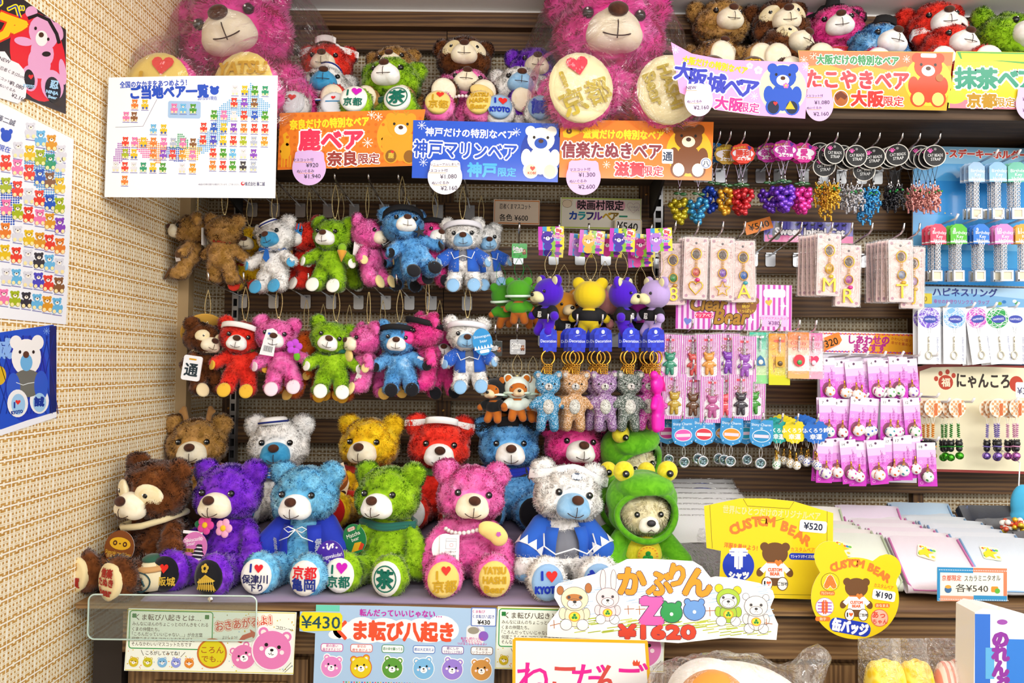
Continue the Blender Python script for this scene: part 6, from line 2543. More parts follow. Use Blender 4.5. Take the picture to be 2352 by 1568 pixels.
def _ini(cv):
    for x, y in ((8, 8), (50, 8), (8, 142), (50, 142)):
        cv.ell(x, y, 4, 4, 'b890a0', 1, 8)
    cv.line(rr(29, 75, 52, 144, 3), .8, 'c8a0a8', 1, True)
    cv.ell(29, 14, 3, 3, '4a3a40', 1)
    cv.col_t(50, 26, 'Sweet', 6, 'b07a88', 0, 1, 1.2)
    cv.ell(29, 42, 9, 11, '3a3038', 1)


INIM = cv_mesh('card', 58, 150, .00097, _ini, rr(29, 75, 58, 150, 3), 'ecd0cc', .3)
INIS = sleeve_mesh(.063, .151, .01)
_b = MB().tube([(.0115 * math.cos(a), 0, .013 * math.sin(a)) for a in [2 * PI * i / 20 for i in range(20)]], .0014, 6, 0, None, True)
for k in range(4):
    _b.tube([(.003 * math.cos(a), .001 * (k % 2), -.017 - k * .0042 + .003 * math.sin(a)) for a in [2 * PI * i / 8 for i in range(8)]], .0007, 4, 0, None, True)
KRM = _b.mesh('key_ring', [GOLD], True)
GEMM = MB().lathe([(.0, -.0035), (.006, -.0035), (.0095, -.001), (.0095, .0), (.0, .001)], 18).mesh('gem', [clearp('2a60c0')], True)
_b = MB().tube([(.0098 * math.cos(a), 0, .0112 * math.sin(a)) for a in [2 * PI * i / 20 for i in range(20)]], .0011, 5, 0, None, True)
GEMR = _b.mesh('gem_setting', [GOLD], True)
HEARTM = MB().tube([(x * .017, 0, -y * .017) for x, y in HEART], .0018, 6, 0, None, True).mesh('heart_charm', [GOLD], True)
_s = [((.019 if i % 2 == 0 else .009) * math.sin(PI * i / 5), 0, (.019 if i % 2 == 0 else .009) * math.cos(PI * i / 5)) for i in range(10)]
STARM = MB().tube(_s, .0018, 6, 0, None, True).mesh('star_charm', [GOLD], True)
LETM = {}


def charm(ch):
    if ch == '♥':
        return 'heart_charm', HEARTM
    if ch == '★':
        return 'star_charm', STARM
    if ch not in LETM:
        LETM[ch] = glyph_plate(ch, .034, .003, GOLD, 'letter_charm')
    return 'letter_charm', LETM[ch]


DROPM = MB().ell((0, 0, 0), (.006, .004, .0045), 12, 8).mesh('drop', [clearp('e83a9a')], True)
pg = random.Random(9)


def ini_pack(lab, q_, ch, gem, drop, yaw=0, full=True, roll=0):
    t = thing('key_ring_pack', lab, 'key ring pack', q_, (0, R(roll), R(yaw)), 'packs with gold initial key rings')
    c = inst('card', INIM, t)
    inst('sleeve', INIS, t, None, (0, .002, .004))
    k = inst('key_ring', KRM, t, None, (0, -.0045, -.04))
    inst('gem', GEMM, k, [clearp(gem)], (0, 0, -.043), (R(90), 0, 0))
    inst('gem_setting', GEMR, k, None, (0, -.001, -.043))
    inst('drop', DROPM, k, [clearp(drop)], (.004, -.001, -.061))
    nm, me = charm(ch)
    inst(nm, me, k, None, (0, -.002, -.081), scale=.95)
    return t


IK = (((1545, 562), '8', '2a9a4a', 'd8a030', 2, 'green stone and number charm'), ((1600, 548), '♥', 'd85a5a', 'e8208a', 3, 'red stone and open heart'), ((1660, 550), '★', '8a5ac8', 'd0a0e0', 3, 'violet stone and open star'), ((1706, 556), 'A', '2a70c8', '3ab0c0', 2, 'blue stone and letter A'),
      ((1905, 540), 'M', 'e0b020', 'e8c820', 6, 'yellow stone and letter M'), ((1950, 566), 'R', 'b040a0', 'e8209a', 2, 'purple stone and letter R'), ((2068, 554), 'T', '8a98b8', 'e8b820', 7, 'grey stone and letter T'), ((2098, 570), 'J', 'c0a0d0', 'e8c060', 2, 'pale stone and letter J'))
for i, ((px, py), ch, gem, drop, n, nm) in enumerate(IK):
    for j in range(n):
        q_ = P(px - j * (7 if n < 5 else 9), py - 3 + j * 1.5, 1.765 + j * .014 + (.016 if i in (0, 3, 5, 7) else 0))
        ini_pack('pink key ring card with %s, %s' % (nm, ('front of its hook', 'second on its hook', 'third on its hook', 'fourth on its hook', 'fifth on its hook', 'sixth on its hook', 'last on its hook')[j]), q_, ch if j == 0 else pg.choice('KSYNHE♥★'), gem if j == 0 else pg.choice(('2a70c8', 'd85a5a', '8a5ac8')), drop, pg.uniform(-6, 6) + (8 if j else 0), roll=pg.uniform(-2, 2))
for i, px in enumerate((1548, 1600, 1656, 1706, 1742, 1790, 1835, 1905, 1950, 1996, 2068, 2104)):
    hook(hx(px, 1.76), P(1800, 596, 1.95).z, .205, '%s steel hook from the pole on the key ring card row' % nth(i), 1.957, 'steel hooks on the slats', .03)

# ---- clear bear strap packs
RB = soft([('e', (0, 0, .037), (.025, .012, .021)), ('e', (.02, 0, .055), (.009, .008, .009)), ('e', (-.02, 0, .055), (.009, .008, .009)), ('e', (0, 0, -.005), (.023, .012, .026)),
           ('l', (.018, 0, .008), (.03, 0, -.004), .0075, .007), ('l', (-.018, 0, .008), (-.03, 0, -.004), .0075, .007), ('l', (.011, 0, -.025), (.013, 0, -.045), .0105, .0095), ('l', (-.011, 0, -.025), (-.013, 0, -.045), .0105, .0095)], .0022, 3)
_b = MB()
_b.add(*RB)
BEARCH = _b.mesh('bear_charm', [clearp('40a060')], True)


def stripes(c, w, h, n=13, x0=0):
    def f(cv):
        for i in range(n):
            cv.rect(x0 + w * (i + .25) / n, 0, x0 + w * (i + .75) / n, h, c, 1)
    return f


def _cb(cv):
    stripes('b83aa8', 54, 104)(cv)
    cv.rr(17, 10, 37, 15, 2, 'e8204a', 2)
    cv.rr(10, 52, 45, 96, 6, 'f6f2f6', 2)
    cv.t(24, 30, 'Clear', 10, '8a5a1c', .02, 3, 24, sh=.2)
    cv.t(30, 40, 'Bear', 10, '8a5a1c', .02, 3, 22, sh=.2)
    cv.ell(27, 5, 2.5, 2.5, '5a3a50', 2, 8)


CBM = cv_mesh('card', 54, 104, .00102, _cb, quad(0, 0, 54, 104), 'f4d8ee', .3)
CBS = sleeve_mesh(.06, .11, .008)
_b = MB()
for k in range(7):
    _b.tube([(.0022 * math.cos(a), .0008 * (k % 2), -.02 - k * .0038 + .0028 * math.sin(a)) for a in [2 * PI * i / 8 for i in range(8)]], .0007, 4, 0, None, True)
_b.tube([(0, 0, -.008), (0, 0, -.018)], .0022, 7)
CHM = _b.mesh('strap', [CHROME], True)


def clear_pack(lab, q_, c, yaw, card=None, roll=0, sc_=1, ch=None):
    t = thing('strap_pack', lab, 'strap pack', q_, (0, R(roll), R(yaw)), 'clear bear strap packs')
    inst('card', card or CBM, t)
    inst('sleeve', CBS, t, None, (0, .002, .004))
    s_ = inst('strap', CHM, t, None, (0, -.004, 0))
    if ch is None:
        inst('bear_charm', BEARCH, s_, [clearp(c)], (0, -.001, -.07), scale=.46)
    else:
        ch(s_)
    return t


CA = (((1540, 768), '2f9a78', 2, 'teal'), ((1590, 770), 'd84a4a', 3, 'scarlet'), ((1627, 768), 'e8a040', 2, 'orange'), ((1672, 766), '8a3ac0', 3, 'violet'), ((1710, 772), 'a050c0', 2, 'mauve'))
CB_ = (((1550, 858), 'c8a830', 2, 'patchwork'), ((1592, 862), '6a4020', 2, 'brown'), ((1636, 866), 'c05a9a', 2, 'pink hidden'), ((1662, 862), 'e84a5a', 3, 'red flowered'), ((1702, 860), '302838', 2, 'black'), ((1732, 858), '3a9a28', 2, 'green camouflage'))
for row, nm in ((CA, 'upper'), (CB_, 'lower')):
    for i, ((px, py), c, n, cn) in enumerate(row):
        for j in range(n):
            q_ = P(px - j * 6, py + j, 1.76 + j * .013 + (.012 if i % 2 else 0))
            clear_pack('striped pack with a %s clear bear on the %s pack row, %s' % (cn, nm, ('front', 'second behind', 'third behind')[j]), q_, c, pg.uniform(-5, 5), None, pg.uniform(-2, 2))


def grad_card(name, cols, w, h, fn):
    def f(cv):
        n = len(cols)
        for i, c in enumerate(cols):
            cv.rect(0, h * i / n, w, h * (i + 1) / n, c, 1)
        fn(cv)
    return cv_mesh(name, w, h, .00102, f, quad(0, 0, w, h), cols[-1], .3)


def charm_plate(outl, c, c2):
    def f(s_):
        b_ = MB().plate(outl, .003)
        o = b_.obj('charm', plain(c, .3, .2, .5), s_, loc=(0, -.002, -.066))
        MB().ell((0, -.0008, -.004), (.006, .002, .006), 12, 6).obj('charm_inlay', plain(c2, .3, 0, .5), o, True)
    return f


GC = grad_card('card', ['3ab898', '6cccae', 'a8dcc0', 'd8ead0', 'c8e4a8', '8ad08a'], 48, 118, lambda cv: (cv.col_t(12, 52, 'Happy', 9, '2a8a5a', .01, 2, .9), cv.rr(14, 8, 34, 13, 2, 'f4f4f0', 2)))
YC_ = grad_card('card', ['e8901c', 'f0a830', 'f4bc48', 'e8c83a', 'd8cc2a', 'c8c820'], 48, 118, lambda cv: (cv.col_t(12, 52, 'Happy', 9, 'c05a1c', .01, 2, .9), cv.rr(12, 14, 36, 20, 2, 'e8502c', 2)))
OC = grad_card('card', ['f08040', 'f4a070', 'f8d0b8', 'fbf0ec', 'fbf0ec', 'f4a868'], 48, 106, lambda cv: (cv.t(24, 24, 'Glossy', 11, 'd83a2a', .01, 2, 36), cv.t(26, 36, 'charm', 11, 'd83a2a', .01, 2, 32)))
PC = grad_card('card', ['f070a8', 'f8a8c8', 'fbd8e4', 'fbf0f2', 'fbf0f2', 'f4a0b8'], 48, 106, lambda cv: (cv.t(24, 24, 'Glossy', 11, 'd83a6a', .01, 2, 36), cv.t(26, 36, 'charm', 11, 'd83a6a', .01, 2, 32)))
clear_pack('green Happy strap pack with a blue mountain charm beside the striped packs', P(1745, 763, 1.77), '', 2, GC, ch=charm_plate([(-.012, -.012), (.012, -.012), (.008, .004), (0, .012), (-.008, .004)], '2a6a9a', 'e8e0d0'))
clear_pack('yellow Happy strap pack with a square gold charm beside the green one', P(1790, 766, 1.765), '', -2, YC_, ch=charm_plate(rr(0, 0, .02, .024, .003), 'c89a2c', '5a4020'))
clear_pack('white and orange Glossy pack with a red strawberry charm', P(1834, 763, 1.76), '', 0, OC, ch=charm_plate(ring(0, 0, .013, .014), 'e0283a', '3a9a4a'))
clear_pack('white and pink Glossy pack with a red heart charm by the bell rack', P(1866, 765, 1.78), '', 4, PC, ch=charm_plate([(x * .013, -y * .013) for x, y in HEART], 'e0285a', 'f8d0e0'))
for i, px in enumerate((1590, 1634, 1672, 1710, 1746, 1790, 1834, 1872)):
    hook(hx(px, 1.75), P(1700, 796, 1.95).z, .205, '%s steel hook from the pole above the striped strap packs' % nth(i), 1.957, 'steel hooks on the slats', .03)
for i, px in enumerate((1592, 1662, 1702, 1732)):
    hook(hx(px, 1.75), P(1700, 880, 1.95).z, .205, '%s steel hook from the pole on the lower striped pack row' % nth(i), 1.957, 'steel hooks on the slats', .03)


# ---- blue charm tags with coin rings, and owl bells
def shiny(c):
    def f(cv):
        cv.t(25, 11, 'Shiny Charm', 7, 'e8f2fa', .005, 1, 42)
        cv.ell(26, 36, 20, 14, 'dceaf4', 1)
        cv.ell(26, 36, 18.5, 12.5, c, 2)
        cv.rect(10, 33, 42, 40, 'f0d0e0' if c != 'd03a4a' else 'f4f0f0', 3)
        for x, y in ((6, 20), (46, 22), (44, 50), (8, 50), (30, 56)):
            cv.ell(x, y, 1.2, 1.2, 'f4f8fc', 1, 6)
        cv.ell(26, 19, 3, 3, '9ac0d8', 1, 10)
    return cv_mesh('tag', 52, 62, .00104, f, [(2, 0), (50, 0), (52, 40), (46, 54), (26, 62), (6, 54), (0, 40)], '3a90cc')


_b = MB()
for k in range(12):
    for s in (-1, 1):
        _b.ell((s * .0035 * math.sin(PI * (k + .5) / 12), 0, -.064 - k * .0022), .0011, 6, 4)
LOOPM = _b.mesh('chain', [CHROME], True)
_b = MB().tube([(.011 * math.cos(a), 0, .011 * math.sin(a)) for a in [2 * PI * i / 22 for i in range(22)]], .0024, 7, 0, None, True)
_b.lathe([(.0, -.0008), (.009, -.0008), (.009, .0008), (0, .0008)], 18, 1, Matrix.Rotation(R(90), 4, 'X'))
COINM = _b.mesh('coin_ring', [CHROME, plain('8aa8b0', .15, .8)], True)
ANCH = glyph_plate('子', .012, .001, plain('20303c', .4), 'coin_mark')
for i, (px, py, y, c, nm) in enumerate(((1532, 958, 1.80, 'd83a9a', 'magenta'), (1568, 962, 1.755, 'e85ab0', 'pink'), (1606, 956, 1.80, '3a9ad0', 'sky blue'), (1618, 960, 1.76, 'd03a4a', 'red'), (1648, 956, 1.80, 'f0c020', 'yellow'), (1664, 958, 1.785, 'e8a03a', 'amber'), (1682, 960, 1.755, 'f0902a', 'orange'), (1712, 958, 1.79, '2a9ab0', 'teal'), (1750, 964, 1.75, '2a8ac0', 'turquoise'))):
    t = thing('charm_strap', 'blue hang tag with a %s oval and a silver coin ring on a chain' % nm, 'charm strap', P(px, py, y), (0, R(pg.uniform(-3, 3)), R(pg.uniform(-10, 10))), 'blue tagged coin charms')
    inst('tag', shiny(c), t)
    inst('chain', LOOPM, t)
    r_ = inst('coin_ring', COINM, t, None, (0, 0, -.1))
    inst('coin_mark', ANCH, r_, None, (0, -.002, 0))


def owl(c):
    def f(cv):
        cv.t(30, 27, 'ふくろう鈴', 10, 'f4f4f0', .02, 1)
        cv.t(30, 42, '幸運', 12, 'f4f4f0', .02, 1)
        cv.ell(30, 10, 3, 3, '6a6a6a', 1, 8)
    ol = [(30 + 28 * (1 + .05 * math.cos(14 * a)) * math.cos(a), 30 + 28 * (1 + .05 * math.cos(14 * a)) * math.sin(a)) for a in [2 * PI * i / 84 for i in range(84)]]
    return cv_mesh('tag', 60, 60, .00098, f, ol, c)


def bell_mat(c, sc_=260):
    k = ('bell', c, sc_)
    if k in _m:
        return _m[k]
    m = bpy.data.materials.new('painted_bell')
    nt, b = nodes(m)
    tc = N(nt, 'ShaderNodeTexCoord')
    vo = N(nt, 'ShaderNodeTexVoronoi')
    vo.inputs['Scale'].default_value = sc_
    nt.links.new(tc.outputs['Object'], vo.inputs['Vector'])
    r = N(nt, 'ShaderNodeValToRGB')
    r.color_ramp.interpolation = 'CONSTANT'
    r.color_ramp.elements[0].color = (*lin(c), 1)
    r.color_ramp.elements[1].color = (*lin('f4f2ee'), 1)
    r.color_ramp.elements[1].position = .38
    nt.links.new(vo.outputs['Distance'], r.inputs[0])
    nt.links.new(r.outputs[0], b.inputs['Base Color'])
    b.inputs['Roughness'].default_value = .18
    b.inputs['Coat Weight'].default_value = .6
    _m[k] = m
    return m


_b = MB().ell((0, 0, 0), (.0098, .0098, .0105), 16, 10)
BELLM = _b.mesh('bell', [bell_mat('2a9a4a')], True)
_b = MB().tube([(.0028 * math.cos(a), 0, .013 + .003 * math.sin(a)) for a in [2 * PI * i / 10 for i in range(10)]], .0009, 5, 0, None, True)
_b.tube([(0, 0, .02), (0, 0, .03)], .002, 7)
_b.tube([(.002 * math.cos(a), 0, .018 + .003 * math.sin(a)) for a in [2 * PI * i / 10 for i in range(10)]], .0007, 5, 0, None, True)
BCAP = _b.mesh('clasp', [GOLD], True)
_b = MB()
cords(_b, -.05, -.075, .005)
CORD2 = _b.mesh('cord', [plain('f0ece0', .8)])
for c, bc, px, y, n, nm in (('1f9a94', '2a9a4a', 1790, 1.77, 3, 'teal'), ('e0cc1c', 'b8901c', 1824, 1.765, 5, 'yellow'), ('2468c4', '1a3ac0', 1872, 1.755, 5, 'blue')):
    tg = owl(c)
    for j in range(n):
        t = thing('owl_bell_strap', 'white owl bell strap with a %s scalloped tag, %s on its hook' % (nm, ('front one', 'second', 'third', 'fourth', 'rearmost')[j]), 'bell strap', P(px - j * 7, 962 - j * 3, y + j * .014), (0, R(pg.uniform(-4, 4)), R(pg.uniform(-12, 12))), 'owl bell straps')
        inst('tag', tg, t)
        inst('cord', CORD2, t, None, (0, 0, 0))
        b_ = inst('bell', BELLM, t, [bell_mat(bc)], (pg.uniform(-.006, .006), 0, -.108))
        inst('clasp', BCAP, b_)
for i, px in enumerate((1568, 1620, 1682, 1750, 1795, 1830, 1876)):
    hook(hx(px, 1.74), P(1700, 982, 1.95).z - .006, .215, '%s steel hook from the pole on the blue charm tag row' % nth(i), 1.957, 'steel hooks on the slats', .03)
# ---------------------------------------------------------------- bell rack, blue board, ring packs, cat strap board
PLW = plain('eef0f4', .35)
PEGM = {}


def pegs(parent, px0, y, depth, L, name='peg'):
    if L not in PEGM:
        b = MB()
        b.tube([(0, 0, 0), (0, -L + .01, .003), (0, -L, .012)], .0028, 7)
        b.plate(rr(0, 0, .02, .024, .005, 3), .003)
        PEGM[L] = b.mesh('peg', [PLW], True)
    o = P(px0, y, depth)
    return inst(name, PEGM[L], parent, None, o - parent.location)


SB = 1.90
t = thing('bell_rack', 'white plastic display rack for bell packs with an orange header, under the key ring cards', 'display rack', P(1990, 940, SB))
cv = Cv()
cv.rect(1880, 766, 2104, 768, 'e8e4ec', 1)
me_o = quad(1878, 768, 2106, 1105)
o = sheet('rack_board', None, None, cv, me_o, SB, 'eae6f2', .2, thick=.004)
reparent(o, t)
o.location = o.location - t.location
cv = Cv()
cv.poly([(2010, 765), (2103, 766), (2102, 812), (1990, 812)], 'f0a820', 1)
g8 = random.Random(8)
for i in range(60):
    x = 1883 + i * 3.7
    cv.ell(x, 767 + (i % 2), 2, 2, ('e8402c', 'c02a90', 'f08030')[i % 3], 2, 6)
    cv.ell(x, 808 + (i % 2), 2, 2, ('e8402c', 'c02a90', '8a3ac0')[i % 3], 2, 6)
cv.t(1996, 780, 'しあわせの', 18, 'b8208a', .03, 3, 92)
cv.t(1998, 798, 'まるすず', 18, 'b8208a', .03, 3, 72)
cv.t(2070, 778, 'かわいい音と', 7, 'c04a1c', .005, 3, rot=6)
cv.t(2074, 788, '幸せを集めよう', 7, 'c04a1c', .005, 3, rot=6)
o = sheet('rack_header', None, None, cv, quad(1880, 763, 2104, 813), SB - .006, 'f4f0f0', .4)
reparent(o, t)
o.location = o.location - t.location
rack = t
cv = Cv()
cv.t(1903, 788, '¥320', 20, '2a2010', .012, 2, 44, rot=-18)
sheet('price_card', 'orange card reading 320 stuck on the corner of the bell rack header', 'price card', cv, [(1877, 782), (1926, 762), (1934, 780), (1928, 790), (1882, 812)], SB - .01, 'f08a34', .1)
_n = Cv()


def bellpack(num):
    def f(cv):
        cols = ('f0dcf0', 'e8bce8', 'dc92dc', 'd46cd0', 'cc48c4', 'c832bc')
        for i, c in enumerate(cols):
            cv.rect(0, 104 * i / 6, 42, 104 * (i + 1) / 6, c, 1)
        cv.ell(20, 76, 15, 17, '8a4a6a', 2, 20)
        cv.col_t(33, 26, 'しあわせの', 6.5, 'a02a9a', .01, 2)
        cv.col_t(24, 40, 'まるすず', 6, 'a02a9a', .01, 2)
        cv.rect(5, 5, 14, 15, 'f4f0f4', 2)
        cv.t(9.5, 10, str(num), 8, '4a3a4a', .01, 3)
        for x, y in ((8, 46), (12, 56), (30, 90), (36, 66), (8, 96)):
            cv.line(ring(x, y, 3), .6, 'f4d8f4', 2, True)
        cv.ell(21, 6, 3, 3, '5a3a5a', 2, 8)
    return cv_mesh('card', 42, 104, .00098, f, quad(0, 0, 42, 104), 'd878d8', .4)


BPM = {}
_b = MB().ell((0, 0, 0), (.0125, .0115, .0128), 16, 10)
BIGB_ = _b.mesh('bell', [bell_mat('c83a9a', 150)], True)
BCOL = ('c83a9a', 'b03a3a', '3a9a3a', 'e88a2a', '2a5ac0', '8a5ac0', 'e0602a', '2a8a9a')
brow = ((822, 1.80, ((1898, 3, 0, 1), (1932, 2, 4, 1), (1960, 1, 8, 2), (1978, 3, 14, 2), (2010, 4, 2, 2), (2036, 5, 4, 2), (2062, 4, -2, 2), (2086, 6, 2, 1)), 'upper'),
        (912, 1.785, ((1900, 7, 2, 2), (1932, 8, 4, 1), (1974, 9, 0, 2), (2000, 9, 2, 2), (2042, 11, 2, 1), (2064, 11, 4, 2), (2092, 12, 2, 2)), 'middle'),
        (1006, 1.77, ((1896, 13, 2, 2), (1918, 13, 0, 2), (1946, 14, 4, 1), (1970, 14, 10, 2), (2010, 15, 6, 2), (2048, 17, -2, 2), (2072, 17, -4, 2), (2094, 18, -8, 1), (2126, 18, 10, 1)), 'lower'))
for y0, dp, its, nm in brow:
    for i, (px, num, dy, n) in enumerate(its):
        if num not in BPM:
            BPM[num] = bellpack(num)
        for j in range(n):
            t = thing('bell_pack', 'purple bell pack, %s along the %s rack row%s' % (nth(i), nm, '' if j == 0 else ', tucked behind another'), 'bell pack', P(px - j * 6, y0 + dy - j * 2, dp + j * .012 + (.006 if i % 2 else 0)), (0, R(g8.uniform(-6, 6)), R(g8.uniform(-12, 12))), 'purple bell packs on the rack')
            c = inst('card', BPM[num], t)
            b_ = inst('bell', BIGB_, t, [bell_mat(BCOL[(num + i) % 8], 150)], (-.001, -.009, -.079))
            inst('clasp', BCAP, b_)
    for k in range(6):
        pegs(rack, 1905 + k * 38, y0 - 2, SB, .12)

# blue birthday key holder board
BB = 1.875
t = thing('display_board', 'tall sky blue display board with silver photo key holders at the end of the wall', 'display board', P(2222, 500, BB))
cv = Cv()
for i, c in enumerate(('8cc0e0', '4aa0d8', '2a8ad0', '2a8cd4', '3a98d8', '6ab4e4', '3a9ad8', '2a8ad0')):
    cv.rect(2096, 336 + i * 40, 2420, 337 + (i + 1) * 40, c, 1)
cv.t(2260, 352, 'ースデーキーホルダー', 18, 'd8483c', .03, 2, 200, out='f4f0f0', ow=.08)
for i in range(10):
    cv.ell(2128 + i * 14, 491 + (i % 3), 1.6, 1.6, ('e8e8f0', 'e85a8a', '2a9a5a', 'e8c83a')[i % 4], 2, 6)
o = sheet('board', None, None, cv, quad(2096, 336, 2420, 655), BB, '2a8ad0', .4, thick=.004)
reparent(o, t)
o.location = o.location - t.location
bb = t


def bd_tag(c, num):
    def f(cv):
        cv.rect(0, 16, 40, 46, c, 1)
        cv.t(10, 14, str(num), 11, 'f4f4f4' if num else c, .01, 2)
        for i, tx in enumerate(('Birthday', 'Key', 'Holder')):
            cv.t(23, 20 + i * 9, tx, 9, 'f0f4f8', .005, 2)
        cv.rect(0, 40, 40, 43, 'f4f4f4', 2)
    return cv_mesh('tag', 40, 46, .00104, f, [(0, 10), (12, 0), (28, 0), (40, 10), (40, 46), (0, 46)], c, .3)


_b = MB()
for s in (-1, 0, 1):
    for k in range(14):
        _b.tube([(s * .005 + .0024 * math.cos(a), .0012 * ((k + s) % 2) + s * .002, -.052 - k * .0046 + .003 * math.sin(a)) for a in [2 * PI * i / 7 for i in range(7)]], .0009, 4, 0, None, True)
_b.tube([(.008 * math.cos(a), 0, -.05 + .008 * math.sin(a)) for a in [2 * PI * i / 12 for i in range(12)]], .0011, 5, 0, None, True)
BCH = _b.mesh('chain', [CHROME], True)
_b = MB()
for x, z, w_, h_ in ((-.0115, 0, .004, .026), (.0115, 0, .004, .026), (0, .011, .026, .004), (0, -.011, .026, .004)):
    _b.box((x, 0, z), (w_, .006, h_))
_b.box((0, .001, 0), (.02, .003, .02), 1)
FRM = _b.mesh('picture_frame', [plain('e4e6ea', .2, .6), plain('d8d0b8', .5)])
BDM = {}
for y0, its, dy in ((372, ((2243, 'a8c8e8', 0, 3, 'white'), (2292, '8abce8', 0, 3, 'pale blue'), (2336, '6ac0a8', 0, 3, 'mint')), 'upper'), (514, ((2155, 'e0506a', 7, 3, 'red'), (2202, '5ab83a', 8, 3, 'green'), (2254, '3a7ad0', 9, 3, 'blue'), (2306, 'e07ac0', 10, 3, 'pink'), (2352, 'f0a03a', 11, 2, 'amber')), 'lower')):
    for i, (px, c, num, n, nm) in enumerate(its):
        BDM[(c, num)] = bd_tag(c, num)
        for j in range(n):
            t = thing('photo_key_holder', 'silver frame key holder with a %s tag on the blue board, %s row, %s' % (nm, dy, ('front', 'second', 'third')[j]), 'key holder', P(px - j * 9, y0 + j * 2, 1.80 + j * .016), (0, 0, R(g8.uniform(-8, 8))), 'photo key holders on the blue board')
            inst('tag', BDM[(c, num)], t)
            inst('chain', BCH, t, None, (0, 0, .004))
            inst('picture_frame', FRM, t, None, (g8.uniform(-.006, .006), 0, -.125))
        pegs(bb, px, y0 + 4, BB, .085)

# happiness ring packs
t = thing('display_board', 'dark blue hanging board with a pale blue header and ring packs below the key holders', 'display board', P(2230, 745, BB))
cv = Cv()
cv.rect(2100, 660, 2420, 708, 'a8cce8', 1)
cv.poly([(2100, 690), (2200, 672), (2420, 690), (2420, 708), (2100, 708)], '7ab0dc', 2)
cv.t(2216, 672, 'ハピネスリング', 18, '2a3a8a', .02, 3, 148)
cv.t(2208, 694, '幸せのお守りリンクストラップ', 9, 'b040a0', .01, 3, 128)
cv.rr(2092, 676, 2140, 700, 2, 'e0cc3a', 3)
cv.t(2117, 689, '650', 14, '8a6a1c', .005, 4)
for x, y, c in ((2296, 696, '8ab83a'), (2306, 692, '2a7ac0'), (2330, 690, 'e8f0e8'), (2335, 694, '3a9a5a')):
    cv.ell(x, y, 5, 4, c, 3, 10)
o = sheet('board', None, None, cv, quad(2100, 658, 2420, 838), BB, '3a4a6a', .4, thick=.004)
reparent(o, t)
o.location = o.location - t.location
hb_ = t


def ringpack(c):
    g = random.Random(int(c, 16) % 97)

    def f(cv):
        cv.ell(26, 24, 25, 24, c, 1, 30)
        for i in range(26):
            a, b_ = g.uniform(0, 6.28), g.uniform(0, 6.28)
            cv.line([(26 + 24 * math.cos(a), 24 + 23 * math.sin(a)), (26 + 24 * math.cos(b_), 24 + 23 * math.sin(b_))], .8, 'e8ecf6', 2)
        cv.ell(28, 27, 16, 9, '3a48a8', 3, 20)
        cv.t(28, 27, 'HAPPINESS', 6, 'e8ecf8', .005, 4, 24)
        cv.col_t(45, 70, 'HAPPINESS RING', 5, '4a5a9a', 0, 1, .8)
        cv.line([(22, 44), (26, 70), (30, 44)], .8, '5a5a6a', 1)
    return cv_mesh('card', 52, 130, .00104, f, quad(0, 0, 52, 130), 'eef0f4', .4)


_b = MB().tube([(0, 0, -.07), (0, 0, -.084)], .0016, 6)
for k in range(5):
    _b.ell((0, 0, -.088 - k * .004), (.002, .002, .0025), 8, 5)
_b.tube([(.007 * math.cos(a), 0, -.115 + .009 * math.sin(a)) for a in [2 * PI * i / 16 for i in range(16)]], .0016, 6, 0, None, True)
RNM = _b.mesh('ring_charm', [plain('d8d4c0', .2, .8)], True)
for i, (px, c, n, nm, rl) in enumerate(((2134, '7a5ac8', 2, 'violet', 0), (2192, '7ab0e0', 2, 'sky blue', 0), (2240, 'c05ab8', 3, 'magenta', -8), (2288, '2a9a4a', 3, 'green', -6), (2330, 'c8d4e8', 2, 'white', 0))):
    rm = ringpack(c)
    for j in range(n):
        t = thing('ring_pack', 'white ring pack with %s netting print on the dark board, %s' % (nm, ('front', 'second', 'third')[j]), 'ring pack', P(px - j * 11, 706 + j * 2, 1.805 + j * .014), (0, R(rl), R(g8.uniform(-5, 5))), 'white ring packs on the dark board')
        inst('card', rm, t)
        inst('ring_charm', RNM, t, None, (-.003, -.003, 0))
    pegs(hb_, px, 712, BB, .085)

# cat strap board
t = thing('display_board', 'cream display board edged in dark red with brush lettering and cat bell straps', 'display board', P(2230, 960, BB))
cv = Cv()
ol = [(2106, 846), (2130, 840), (2260, 836), (2420, 838), (2420, 1086), (2105, 1084)]
cv.poly([(2112, 856), (2140, 846), (2260, 842), (2420, 844), (2420, 1080), (2111, 1078)], 'ece4c4', 1)
cv.ell(2172, 880, 17, 17, 'b83a20', 2)
for x, y in ((2150, 872), (2160, 860), (2176, 856), (2190, 864)):
    cv.ell(x, y, 5, 6, 'b83a20', 2, 10)
cv.t(2172, 880, '福', 18, 'f0e4c8', .02, 3)
cv.t(2258, 874, 'にゃんころ', 32, '2a1c14', .02, 2, 120, st=1)
cv.ell(2334, 880, 16, 18, 'b83a20', 2)
cv.rr(2332, 876, 2380, 912, 4, 'f4f2ec', 3)
cv.t(2346, 896, '¥3', 18, '3a3a6a', .01, 4)
o = sheet('board', None, None, cv, ol, BB, '8a2a24', .5, thick=.004)
reparent(o, t)
o.location = o.location - t.location
nb_ = t


def _chk(cv):
    for i in range(8):
        for j in range(8):
            x, y = i * 5.5, j * 5.5
            if (i + j) % 2 and (x + 2.7 - 22) ** 2 + (y + 2.7 - 22) ** 2 < 380:
                cv.rect(x, y, x + 5.5, y + 5.5, 'd89a6a', 1)
    cv.rr(24, 12, 32, 40, 2, 'c86a3a', 2)
    cv.line([(14, 26), (18, 18), (22, 26), (18, 32)], 1.2, '7a2a1a', 2)


